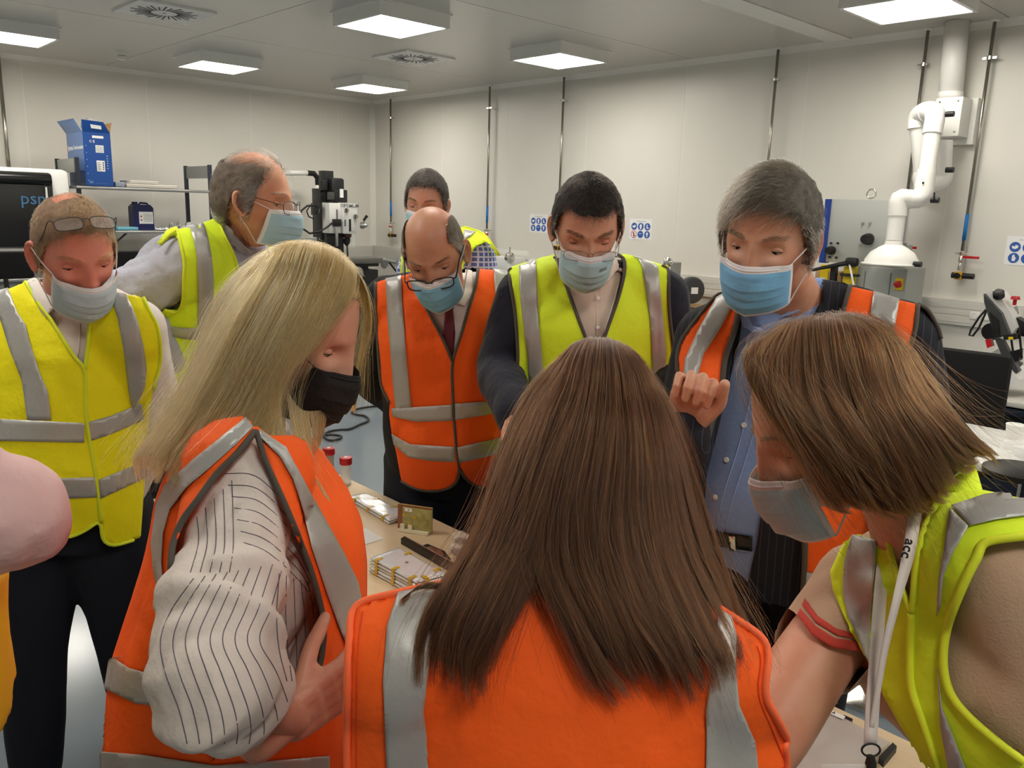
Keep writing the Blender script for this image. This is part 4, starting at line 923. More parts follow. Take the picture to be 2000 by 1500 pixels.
class Head:
    def __init__(s, c, psi, pitch=0, roll=0, scale=1.0, skin=None, sub=6, **k):
        s.sc = scale; s.c = np.asarray(c, float); f0 = fdir(psi); rt = np.cross(f0, UPV); p = math.radians(pitch)
        f = f0*math.cos(p)-UPV*math.sin(p); u = np.cross(rt, f); a = math.radians(roll); r2 = rt*math.cos(a)+u*math.sin(a); u2 = -rt*math.sin(a)+u*math.cos(a)
        s.M = np.stack([r2, f, u2], 1); s.L, s.F = head_local(sub, **k)
        s.V = s.w(s.L); s.ears = []
        for side in (1, -1):
            V, F = ear_local(side); s.ears.append((s.w(V), F))
        s.lb = bvh_of(s.L, s.F); hit = s.lb.ray_cast(Vector((.033, .3, -.004)), Vector((0, -1, 0))); s.ey = hit[0][1]+.0035-.0128
    def w(s, L): return s.c+(np.asarray(L, float)*s.sc)@s.M.T
    def lids(s, open_=.25):
        """upper and lower eyelids as shells over the eyeballs"""
        out = []
        for sd in (-1, 1):
            c = np.array([sd*.032, s.ey, -.003]); R = .0130; g = 22
            for up in (1, 0):
                V = []; th0, th1 = (math.radians(80), math.radians(2-26*(1-open_))) if up else (math.radians(-80), math.radians(-24-22*(1-open_)*.35))
                for i in range(10):
                    th = th0+(th1-th0)*i/9
                    for j in range(g):
                        ph = math.radians(-75+150*j/(g-1)); corner = abs(ph)/math.radians(75); t2 = th+(math.radians(-14)-th)*corner**3*(i/9)
                        V.append(c+(R+(.0006 if up and i < 9 else 0))*np.array([math.sin(ph)*math.cos(t2)*1.12, math.cos(ph)*math.cos(t2), math.sin(t2)]))
                F = [[i*g+j, i*g+j+1, (i+1)*g+j+1, (i+1)*g+j] for i in range(9) for j in range(g-1)]
                out.append((s.w(V), F))
        return out
class Person:
    def __init__(s, label, psi, nb, pel, shR, shL, head=None, skin=(200, 150, 125), bw=1.0, bd=1.0, belly=0, fem=False, group='masked visitors in safety vests'):
        s.psi = psi; s.f = fdir(psi); s.r = np.cross(s.f, UPV); s.nb = np.asarray(nb, float); s.fem = fem; s.bw = bw; s.bd = bd; s.belly = belly
        s.pel = s.nb+s.rel(*pel) if len(pel) == 3 and not isinstance(pel, np.ndarray) else np.asarray(pel, float)
        s.shR, s.shL = np.asarray(shR, float), np.asarray(shL, float); s.head = head
        base = np.array([s.pel[0], s.pel[1], 0]); s.root = empty('person', base, label, 'person', group)
        skin = tuple(int(min(255, v*f)) for v, f in zip(skin, (1.10, 1.19, 1.24))); s.skin = mat('skin_%d_%d_%d' % skin, skin, rough=.45, sss=.05, noise_amt=.13, noise_scale=16, bump=.12, bump_scale=220, rgb2=tuple(int(v*f) for v, f in zip(skin, (.97, .88, .85))))
        s.arms = []
    def rel(s, r, f, u): return s.r*r+s.f*f+UPV*u
    def ring_axis(s, t):
        a = unit(s.shR-s.shL); b = s.r; return unit(b*(1-np.clip(t, 0, 1))+a*np.clip(t, 0, 1))
    def torso(s, mb, infl=0, tmax=1.05, tmin=-.18, flare=(0, 0), straight=False, n=40):
        if not s.fem: T = [(-.18, .150, .110, 0), (-.05, .165, .120, -.005), (.15, .160, .112, 0), (.35, .152, .108, .005), (.55, .162, .112, .012), (.75, .172, .115, .008), (.88, .160, .098, -.002), (.96, .115, .075, -.008), (1.05, .058, .060, -.004)]
        else: T = [(-.18, .155, .115, -.005), (-.05, .172, .122, -.01), (.15, .155, .105, 0), (.35, .130, .092, .005), (.55, .142, .105, .018), (.72, .152, .118, .022), (.86, .142, .090, 0), (.95, .10, .066, -.008), (1.05, .050, .052, -.004)]
        T = np.array(T); ts = np.linspace(max(tmin, -.18), min(tmax, 1.05), 16); V = []
        for t in ts:
            hw, hd, fo = [np.interp(t, T[:, 0], T[:, k]) for k in (1, 2, 3)]
            hw *= s.bw; hd *= s.bd
            if straight and t < .72: hw = max(hw, np.interp(.72, T[:, 0], T[:, 1])*s.bw); hd = max(hd, np.interp(.7, T[:, 0], T[:, 2])*s.bd)
            b = s.belly*math.exp(-((t-.22)/.25)**2); hd += b*.7; fo += b*.6; hw += b*.35
            fl = np.clip((.8-t)/.8, 0, 1.2); hw += flare[0]*fl; hd += flare[1]*fl
            c = s.pel+(s.nb-s.pel)*t; ax = s.ring_axis(t); T_ = unit(s.nb-s.pel); ax = unit(ax-T_*(ax@T_)); fw = np.cross(T_, ax)
            if fw@s.f < 0: fw = -fw
            c = c+fw*fo; th = np.linspace(0, 2*PI, n, endpoint=False); e = 2/2.5
            cx_, sx_ = np.cos(th), np.sin(th); X = np.sign(cx_)*np.abs(cx_)**e*(hw+infl); Y_ = np.sign(sx_)*np.abs(sx_)**e*(hd+infl)
            V.append(c+X[:, None]*ax+Y_[:, None]*fw)
        k = len(ts); F = [[i*n+j, i*n+(j+1) % n, (i+1)*n+(j+1) % n, (i+1)*n+j] for i in range(k-1) for j in range(n)]; F.append(list(range(n))[::-1]); F.append([(k-1)*n+j for j in range(n)])
        mb.add(np.concatenate(V), F)
        c = s.pel+(s.nb-s.pel)*.93; m_ = (.060 if not s.fem else .05)
        for sh in (s.shR, s.shL):
            if tmax > .9: limb(mb, [c+(s.nb-s.pel)*.02, (c+sh)/2+UPV*.012, sh], [m_*.8+infl, m_*.9+infl, m_+infl])
    def arm(s, mb, side, pts, infl=0, rr=None, upto=1.0):
        sh = s.shR if side == 'R' else s.shL; r = rr or getattr(s, 'armr', None) or ([.056, .050, .043, .036, .027] if not s.fem else [.050, .043, .037, .031, .023])
        el, wr = pts; P = [sh, (sh+el)/2, el, (el+wr)/2, wr]
        Q = np.c_[np.array(P), np.array(r)+infl]
        if upto < 1: m_ = max(2, int(round(upto*4))+1); Q = Q[:m_]
        mb.tube(crom(Q, 24)[:, :3], crom(Q, 24)[:, 3], 20); mb.sphere(Q[0, :3], Q[0, 3], 14, 8); mb.sphere(Q[-1, :3], Q[-1, 3], 14, 8)
    def legs(s, mb, infl=0, stance=.10, fwd=0, feet=False):
        for k, sg in enumerate((1, -1)):
            hip = s.pel+s.r*sg*.085+UPV*-.03; kn = np.array([*(hip+s.r*sg*stance*.3+s.f*(.02+fwd))[:2], .48]); an = np.array([*(hip+s.r*sg*stance*.6+s.f*fwd)[:2], .09])
            if hip[2] > .6: limb(mb, [hip, (hip+kn)/2, kn, (kn+an)/2, an], [.095+infl, .082+infl, .058+infl, .052+infl, .040+infl])
            if feet: s.feet.append((an, sg))
    def hand(s, mb, wr, D, N, S_, sc=1.0, curl=(25, 30, 20), spread=4, thumb=(35, 20), k=1.0, fat=1.0):
        """wrist point, direction to fingers, palm normal, thumb-side direction"""
        D = unit(D); N = unit(N-D*(N@D)); S_ = unit(S_-D*(S_@D)-N*(S_@N)); q = sc
        V = []
        pc = wr+D*.045*q
        for (a, b, w_, h_) in ((.0, .03, .028, .020), (.02, .06, .036, .016), (.05, .088, .040, .0135)):
            for off in (-.6, -.2, .2, .6):
                limb(mb, [wr+D*a*q+S_*off*w_*q, wr+D*b*q+S_*off*(w_+.004)*q], [h_*q*.95]*2, 12)
        limb(mb, [wr+D*.01*q+S_*.018*q+N*.004, wr+D*.045*q+S_*.036*q+N*.01*q], [.016*q, .015*q], 12)
        for i, (off, L, r_) in enumerate(((.030, .92, .0088), (.0105, 1.0, .0090), (-.0095, .95, .0086), (-.029, .78, .0076))):
            r_ *= fat; a = 0; p = wr+D*(.086-.004*(i in (0, 3)))*q+S_*off*q; pts = [p-D*.02*q, p]; sp = math.radians(spread*(1.5-i)); dd0 = D*math.cos(sp)+S_*math.sin(sp)
            for j, l in enumerate((.044, .027, .021)):
                a += math.radians(curl[j]); dd = dd0*math.cos(a)+N*math.sin(a); p = p+dd*l*L*q*k; pts.append(p)
            Q = []; R_ = []
            for j in range(len(pts)-1):
                Q += [pts[j], pts[j]*.5+pts[j+1]*.5]; R_ += [r_*(1.08-.04*j), r_*(.98-.05*j)]
            Q.append(pts[-1]); R_.append(r_*.78); mb.tube(Q, np.array(R_)*q, 14); mb.sphere(Q[-1], R_[-1]*q, 12, 8); s.tips.append((np.array(pts[-1]), unit(pts[-1]-pts[-2]), -unit(np.cross(unit(pts[-1]-pts[-2]), S_)), r_*q))
        t1, t2 = [math.radians(v) for v in thumb]; p = wr+D*.03*q+S_*.033*q+N*.008*q; d1 = unit(D*math.cos(t1)+S_*math.sin(t1)+N*.35); d2 = unit(D*math.cos(t2)+S_*math.sin(t2)*.5+N*.55)
        pts = [p-d1*.012*q, p+d1*.040*q, p+d1*.040*q+d2*.032*q, p+d1*.040*q+d2*.058*q]; limb(mb, pts, [.014*q*fat, .0115*q*fat, .0105*q*fat, .0085*q*fat], 14)
        s.tips.append((pts[-1], d2, S_, .0095*q))
    # ---- build the pieces
    def body(s, arms, hands=(), vox=.009, legs=True, fine=None, extra=None):
        s.tips = []; s.feet = []
        mb = MB(); s.torso(mb)
        for side, pts in arms: s.arm(mb, side, pts)
        if legs: s.legs(mb)
        if s.head is not None:
            h = s.head; limb(mb, [s.nb-UPV*.03, (s.nb+h.w([[0, -.03, -.07]])[0])/2, h.w([[0, -.022, -.05]])[0]], [.062 if not s.fem else .05, .056 if not s.fem else .045, .056 if not s.fem else .047])
        V, F = remesh(mb, vox, 3); VV = [V]; FF = [np.asarray(F)] ; n = len(V)
        F_all = np.asarray(F).tolist()
        def app(V2, F2):
            nonlocal n
            F_all.extend([[int(i)+n for i in f] for f in F2]); VV.append(V2); n += len(V2)
        for hspec in hands:
            m2 = MB(); w_ = hspec['wr']; limb(m2, [w_-unit(hspec['D'])*.05, w_, w_+unit(hspec['D'])*.015], [.029, .025, .022]) if not s.fem else limb(m2, [w_-unit(hspec['D'])*.05, w_, w_+unit(hspec['D'])*.015], [.026, .0225, .020])
            s.hand(m2, w_, hspec['D'], hspec['N'], hspec['S'], **hspec.get('k', {})); V2, F2 = remesh(m2, .0022, 3, .5); app(V2, np.asarray(F2).tolist())
        if s.head is not None:
            app(s.head.V, s.head.F.tolist())
            for V2, F2 in s.head.ears: app(V2, F2)
            for V2, F2 in s.head.lids(s.eye_open if hasattr(s, 'eye_open') else .25): app(V2, F2)
        s.bodyV = np.concatenate(VV); s.bodyF = F_all
        o = mesh_obj('body', s.bodyV, F_all, s.skin, s.root, True); s.bodyo = o; s.body_bvh = bvh_of(s.bodyV, F_all)
        if s.head is not None:
            h = s.head
            for sd in (-1, 1):
                c = np.array([sd*.032, h.ey, -.003]); mb = MB().sphere((0, 0, 0), .0121, 20, 14); L = np.concatenate(mb.V)+c
                eo = s.eye_open if hasattr(s, 'eye_open') else .25; P_ = []
                for ph in np.linspace(-68, 68, 17):
                    cr_ = abs(ph)/75; t0 = math.radians(2-26*(1-eo)); t2 = t0+(math.radians(-14)-t0)*cr_**3; ph = math.radians(ph); P_.append(c+.0134*np.array([math.sin(ph)*math.cos(t2)*1.12, math.cos(ph)*math.cos(t2), math.sin(t2)]))
                MB().tube(h.w(P_), .0007, 6).build('eyelashes', mat('lash_dark', (45, 30, 24), rough=.6), s.root, True)
                e = mesh_obj('eye', h.w(L), mb.F, mat('eye_white', (215, 205, 198), rough=.15), s.root, True)
                g = unit([0, 1, -.38]); mi = MB().lathe([(.0058, .0113), (.0050, .0119), (.0001, .0124)], c, g, 18); mesh_obj('iris', h.w(np.concatenate(mi.V)), mi.F, mat('iris_dark', (48, 36, 28), rough=.1), e, True)
        return s
    def nails(s, m=None):
        for (p, d, nrm, r_) in s.tips:
            x = unit(np.cross(d, nrm)); c = p-d*r_*.35+nrm*r_*.86; V = []
            for i in range(5):
                for j in range(5): u, v = i/4*2-1, j/4*2-1; V.append(c+x*u*r_*.62+d*v*r_*.75-nrm*(u*u*r_*.28+max(0, v)*v*r_*.12))
            mesh_obj('fingernail', V, [[i*5+j, i*5+j+1, (i+1)*5+j+1, (i+1)*5+j] for i in range(4) for j in range(4)], mat('nail', (215, 165, 150), rough=.25), s.root, True)
    def garment(s, name, m, infl, arms=(), vox=.009, tmin=-.18, tmax=1.0, wr=.004, wsc=9, seed=0, label=None, flare=(0, 0), straight=False, legs=False, extra=None, upto=1.0, smooth=3, cut=None, parent=None, armfl=0, armr=None):
        mb = MB()
        if tmax > -.15: s.torso(mb, infl, tmax, tmin, flare, straight)
        for side, pts in arms: s.arm(mb, side, pts, infl+armfl, upto=upto, rr=armr)
        if legs: s.legs(mb, infl)
        if extra: extra(mb)
        V, F = remesh(mb, vox, smooth); F = np.asarray(F); N = vnormals(V, F)
        if wr: V = wrinkle(V, N, wr, wsc, seed)
        bv = bvh_of(V, F)
        if cut is not None: V, F = cut(V, F)
        o = mesh_obj(name, V, F, m, parent or s.root, True, label=label)
        return o, bv, V, F
    def shoes(s, m):
        for an, sg in s.feet: pass
        for sg in (1, -1):
            hip = s.pel+s.r*sg*.085; an = np.array([*(hip+s.r*sg*.06)[:2], .05]); mb = MB(); limb(mb, [an-s.f*.06+UPV*-.005, an+s.f*.05-UPV*.012, an+s.f*.16-UPV*.018], [.042, .040, .030]); V, F = remesh(mb, .007, 3); V[:, 2] = np.maximum(V[:, 2], .002)
            mesh_obj('shoe', V, F, m, s.root, True)
    def vest(s, m, polys, arms=(), ac=.022, upto=.5, armr=None, infl=.03, hem_t=-.18, vox=.0085, wr=.004, wsc=8, seed=0, flare=(.02, .02), stub=.0, label=None, snap=14, backcut=True, extra=None, infl_sh=0):
        mb = MB(); s.torso(mb, infl, 1.0, -.18, flare, True)
        for sh in (s.shR, s.shL):
            out = unit(sh-s.nb); mb.sphere(sh+out*stub, (.056 if not s.fem else .05)+infl+infl_sh, 18, 12)
        if extra: extra(mb)
        for side, pts in arms: s.arm(mb, side, pts, ac, upto=upto, rr=armr)
        V, F = remesh(mb, vox, 4); F = np.asarray(F); N = vnormals(V, F); V = wrinkle(V, N, wr, wsc, seed)
        s.vest_bvh = bvh_of(V, F)
        c = V[F].mean(1); N = vnormals(V, F); fn = N[F].mean(1); q = proj(c); facing = np.einsum('ij,ij->i', fn, c-CO) < 0
        ins = np.zeros(len(F), bool)
        for p in polys: ins |= inpoly(q[:, 0], q[:, 1], p)
        # the unseen side: open arm holes, neck and hem
        rel_ = c-s.pel; ax = unit(s.nb-s.pel); tt = rel_@ax/np.linalg.norm(s.nb-s.pel)
        def dseg(a, b): ab = b-a; t = np.clip((c-a)@ab/(ab@ab), 0, 1); return np.linalg.norm(c-(a+t[:, None]*ab), axis=1)
        arm_ = np.minimum(dseg(s.shR, s.shR-UPV*.18), dseg(s.shL, s.shL-UPV*.18)) < .07; neck = np.linalg.norm(c-s.nb, axis=1) < .085
        keep = np.where(facing, ins, ins & (tt > hem_t+.03) & ~neck & ~(arm_ & (tt < .88)))
        F2 = F[keep]
        # snap the free edge to the outline
        Vn = snap_edges(V, F, F2, polys, snap)
        o = mesh_obj('vest', Vn, F2.tolist(), m, s.root, True, label=label); sm = o.modifiers.new('solid', 'SOLIDIFY'); sm.thickness = .002; sm.offset = -1
        s.vesto = o; return o
    def band(s, poly, m=None, off=.004, label=None, bvh=None, step=9): return decal('reflective_band', poly, bvh or s.vest_bvh, off, m or REFL, s.vesto, step, thick=.0012, label=label)
    def trim(s, pts, m=None, r=.0045, bvh=None, off=.001): return trimline('vest_trim', pts, bvh or s.vest_bvh, r, m or TRIM, s.vesto, off)
    # ---- head accessories
    def hair_short(s, maskf, lenf, combf, mhair, mcap, n=9000, thick=.004, rad=.00009, K=6, lift=.35, seed=1, label=None, ncap=True, jitter=.25, cap_to=None):
        h = s.head; L = h.L; F = h.F; rng = np.random.default_rng(seed); N = vnormals(L, F)
        dens = maskf(L)
        if ncap:
            nzm = np.array([noise.fractal(Vector(v*90), 1, 2, 3) for v in L])*.35; keep = (dens[F]+nzm[F] > .62).all(1); tk = np.clip((dens-.5)*2, 0, 1)
            idx = np.unique(F[keep]); mp = -np.ones(len(L), int); mp[idx] = np.arange(len(idx))
            ft = np.array([noise.fractal(Vector(v*60), 1, 2, 3) for v in L[idx]])*.25+1
            Vc = L[idx]+N[idx]*((.0008+thick*np.minimum(1, tk[idx]*1.5))*ft)[:, None]
            hairo = mesh_obj('hair', h.w(Vc), mp[F[keep]].tolist(), mcap, s.root, True, label=label)
        else: hairo = s.root
        c = L[F].mean(1); a = np.linalg.norm(np.cross(L[F[:, 1]]-L[F[:, 0]], L[F[:, 2]]-L[F[:, 0]]), axis=1); wgt = a*np.clip(dens[F].mean(1), 0, 1); wgt /= wgt.sum()
        fi = rng.choice(len(F), n, p=wgt); bc = rng.dirichlet((1, 1, 1), n); R0 = (L[F[fi]]*bc[:, :, None]).sum(1); N0 = (N[F[fi]]*bc[:, :, None]).sum(1)
        ln = lenf(R0)*rng.uniform(.7, 1.15, n); cd = combf(R0)+rng.normal(0, jitter, (n, 3)); cd -= N0*np.einsum('ij,ij->i', cd, N0)[:, None]; cd /= np.linalg.norm(cd, axis=1)[:, None]+1e-9
        out = np.zeros((n, K, 3)); p = R0.copy(); out[:, 0] = p; d = cd*(1-lift)+N0*lift; d /= np.linalg.norm(d, axis=1)[:, None]
        for k in range(1, K):
            p = p+d*(ln/(K-1))[:, None]; nn = p/np.array([.076, .096, .117]); rr = np.linalg.norm(nn, axis=1); grow = (1.01+thick*1.15/.09*np.sqrt(k/(K-1)))
            push = np.maximum(grow/rr, 1); capd = np.minimum(push, 1.2); p = p*np.where(rr < 1.35, capd, 1)[:, None]; out[:, k] = p
            up = p/np.linalg.norm(p, axis=1)[:, None]; d = d-up*np.einsum('ij,ij->i', d, up)[:, None]*(.35 if lift < .6 else .05); d += rng.normal(0, .05, d.shape); d[:, 2] -= .06; d /= np.linalg.norm(d, axis=1)[:, None]
        strands('hair_strands', h.w(out.reshape(-1, 3)).reshape(n, K, 3), rad*2, rad*.8, mhair, hairo)
        return hairo
    def brows(s, mhair, z=.020, n=260, ln=.009, w=1.0):
        h = s.head; rng = np.random.default_rng(3)
        for sd in (-1, 1):
            t = rng.uniform(0, 1, n); x = sd*(.014+.036*t); zz = z+.005*np.sin(t*PI*.85)+rng.normal(0, .0017*w, n); P = np.zeros((n, 4, 3))
            for i in range(n):
                hh = h.lb.ray_cast(Vector((x[i], .2, zz[i])), Vector((0, -1, 0))); y = hh[0][1] if hh[0] is not None else .085
                for k in range(4): P[i, k] = (x[i]+sd*ln*k/3*.9, y+.001+.0012*math.sin(k/3*PI)-.0022*k/3*t[i], zz[i]+ln*.25*k/3*(1-t[i]*1.6))
            mb = MB(); 
            strands('eyebrow', h.w(P.reshape(-1, 3)).reshape(n, 4, 3), .00028, .0001, mhair, s.root)
    def mask(s, m=None, mstrip=None, dark=False, zt=-.014, sag=.003, loops=True, text_=None, width=1.0, seed=0, fwd=0, zb=-.119, pl=1.0, yb=.034):
        """pleated face mask hugging nose, cheeks and chin"""
        h = s.head; m = m or MASK; nu, nv = 61, 45; V = np.zeros((nv, nu, 3))
        for i in range(nv):
            v = i/(nv-1)
            for j in range(nu):
                u = j/(nu-1)*2-1; a = u*PI/2*.98
                z = zt+(zb-zt)*v+.004*abs(u)**1.5*(1-2*v)*-1-(.008*(1-abs(u))**2*v)-sag*(1-abs(u)**2)*(1-v)
                wd = (.061-.006*v**2)*width; fy = np.interp(v, [0, .18, .45, .8, 1], [.113, .124, .126, .115, .098])+fwd; y0 = .060-yb*v
                q_ = abs(math.sin(a))**1.15; x = wd*math.copysign(q_, u)
                cc = abs(math.cos(a))**.85; y = y0+(fy-y0)*cc
                nb_ = math.exp(-(u/.22)**2)*math.exp(-(v/.25)**2); y += 0.004*nb_
                chk = math.exp(-((abs(u)-.55)/.2)**2)*math.exp(-(v/.3)**2); y -= .008*chk
                pv = (v-.25)/.55; pleat = 0
                if 0 < pv < 1: pleat = pl*.0026*((pv*3) % 1)*(1-abs(u)**4)
                wv = .0012*noise.fractal(Vector((u*3+seed, v*5, seed*1.7)), 1, 2, 3)
                V[i, j] = (x, y+pleat+wv, z)
        # keep outside the skin
        Vf = V.reshape(-1, 3).copy()
        F = [[i*nu+j, i*nu+j+1, (i+1)*nu+j+1, (i+1)*nu+j] for i in range(nv-1) for j in range(nu-1)]
        for k in range(len(Vf)):
            hit = h.lb.find_nearest(Vector(Vf[k])); p = np.array(hit[0]); n_ = np.array(hit[1]); dlt = (Vf[k]-p)@n_
            if dlt < .0025: Vf[k] = p+n_*.0025
        o = mesh_obj('face_mask', h.w(Vf), F, [m, mstrip or MASKW], s.root, True); sm = o.modifiers.new('solid', 'SOLIDIFY'); sm.thickness = .001; sm.offset = 1
        mi = np.zeros(len(F), np.int32); 
        if not dark:
            for i in range(nv-1):
                for j in range(nu-1):
                    if i < 5 or i > nv-4 or j < 2 or j > nu-4: mi[i*(nu-1)+j] = 1
        o.data.polygons.foreach_set('material_index', mi); s.masko = o; s.maskL = Vf.reshape(nv, nu, 3)
        ml = MASKW if not dark else mat('mask_black', (20, 19, 20))
        ns = MB().tube(h.w([Vf[3*nu+j]+np.array([0, .0012, 0]) for j in range(12, nu-12)]), .0016, 6); ns.build('nose_wire', mstrip or MASKW if not dark else m, o, True)
        if loops:
            for sd, j in ((-1, 0), (1, nu-1)):
                for zc, i, ez in ((1, 0, .010), (-1, nv-1, -.038)):
                    a = Vf[i*nu+j]; e = np.array([sd*.083, -.006 if zc > 0 else -.004, ez]); mid = (a+e)/2; mid[0] = sd*max(abs(mid[0]), .0765 if zc > 0 else .066); mid[2] += .002
                    P = crom([a, mid, e], 14)
                    for k in range(1, 13):
                        hit = h.lb.find_nearest(Vector(P[k])); p = np.array(hit[0]); n_ = np.array(hit[1])
                        if (P[k]-p)@n_ < .0015: P[k] = p+n_*.0015
                    MB().tube(h.w(P), .0013, 6).build('ear_loop', ml, o, True)
        return o
    def glasses(s, style='full', oy=0, oz=0, m=None, lens=True, w=.027, hgt=.018, up=None, rim=.0011, tilt=0, yy=.106):
        h = s.head; m = m or mat('glasses_frame', (30, 28, 28), rough=.3); t = s_ = None
        par = empty('glasses', wloc(s.root), parent=s.root) if False else None
        mb = MB(); c0 = np.array([0, yy+oy, -.004+oz]); ct, st = math.cos(math.radians(tilt)), math.sin(math.radians(tilt))
        def tl(p): x, y, z = p; return np.array([x, c0[1]+y*ct-z*st, c0[2]+y*st+z*ct])
        lens_objs = []
        for sd in (-1, 1):
            P = []
            for a in np.linspace(0, 2*PI, 32, endpoint=False):
                e = .62; x = np.sign(math.cos(a))*abs(math.cos(a))**e*w; z = np.sign(math.sin(a))*abs(math.sin(a))**e*hgt*(1 if math.sin(a) < 0 else .8); xx = sd*(.033)+x; P.append(tl((xx, -.35*xx*xx/.06*.5, z)))
            if style == 'half':
                mb.tube(h.w(P[1:16] if True else P), rim, 8)
            else: mb.tube(h.w(P), rim, 8, closed=True)
            lens_objs.append(P)
        mb.tube(h.w(crom([tl((-.0085, -.0002, .004)), tl((0, .003, .007)), tl((.0085, -.0002, .004))], 8)), rim, 8)
        for sd in (-1, 1):
            a0 = tl((sd*(.033+w), -.010, .006)); e0 = np.array([sd*.0795, .004, .012]); m0 = (a0+e0)/2; m0[0] = sd*.0715; mb.tube(h.w(crom([a0, a0+np.array([sd*.007, -.008, 0]), m0, e0, np.array([sd*.078, -.014, -.006])], 20)), rim*1.05, 8)
        o = mb.build('glasses', m, s.root, True)
        if lens:
            for P in lens_objs:
                c = np.mean(P, 0); mesh_obj('lens', h.w(np.vstack([P, [c]])), [[i, (i+1) % 32, 32] for i in range(32)], mat('lens_glass', (235, 240, 250), rough=.03, alpha=.16, spec=1.0), o)
        return o
REFL = mat('reflective_tape', (176, 176, 174), rough=.42, spec=.6, metal=.25, bump=.6, bump_scale=14, bd=.008)
TRIM = mat('vest_trim_grey', (82, 76, 70), rough=.8)
ORANGE = mat('vest_orange', raw=(1.0, .125, .010), rough=.7, spec=.35, bump=.8, bump_scale=8, bd=.02)
YELLOW = mat('vest_yellow', raw=(.74, .95, .030), rough=.7, spec=.35, bump=.8, bump_scale=8, bd=.02)
YELLOW2 = mat('vest_warm_yellow', raw=(.95, .88, .008), rough=.7, spec=.35, bump=.8, bump_scale=8, bd=.02)
YTRIM = mat('vest_trim_yellow', raw=(.75, .85, .03), rough=.7)
MASK = mat('mask_blue', (165, 205, 225), rough=.75, bump=.15, bump_scale=300)
MASKW = mat('mask_white', (225, 222, 226), rough=.75)
NAVYJ = mat('jacket_navy', (24, 27, 42), rough=.9, sheen=.1, bump=.7, bump_scale=11, bd=.02)
BLACKJ = mat('suit_black', (20, 20, 24), rough=.85, bump=.2, bump_scale=200)
TROUS = mat('trousers_dark', (20, 24, 36), rough=.9, bump=.2, bump_scale=200)
SHOE = mat('shoe_leather', (20, 18, 18), rough=.35)
def hairline(L, front=.075, temple=.045, side=-.02, nape=-.075, recede=0):
    """soft scalp mask (1 = hair) in head coordinates"""
    x, y, z = L.T; a = np.degrees(np.arctan2(np.abs(x), y))
    zl = np.interp(a, [0, 25, 45, 60, 72, 80, 92, 104, 118, 150, 180], [front, front, temple+.01, temple-.01, side+.01, side-.01, .022, .012, -.035, nape, nape])
    return np.clip((z-zl)/.008*.5+.5, 0, 1)
def sheet(guides, K=24, head=None, hin=1.13):
    """guides: list of polylines of (px,py,depth) -> smooth surface sampler"""
    G = np.array([crom([np.append(W(p[0], p[1], p[2]), 0)[:3] for p in g], K) for g in guides])
    if head is not None:
        L = ((G.reshape(-1, 3)-head.c)@head.M)/head.sc; e = np.linalg.norm(L/np.array([.076, .098, .117]), axis=1); f = np.where(e < hin, hin/np.maximum(e, .3), 1)
        f = np.where(L[:, 2] > -.07, f, 1); G = head.w(L*f[:, None]).reshape(G.shape)
    def smp(u, K2=K):
        u = np.clip(u, 0, 1)*(len(G)-1); i = np.clip(u.astype(int), 0, len(G)-2); t = (u-i)[:, None, None]
        g0 = G[np.maximum(i-1, 0)]; g1 = G[i]; g2 = G[i+1]; g3 = G[np.minimum(i+2, len(G)-1)]
        return .5*(2*g1+(g2-g0)*t+(2*g0-5*g1+4*g2-g3)*t*t+(3*g1-g0-3*g2+g3)*t**3)
    return smp
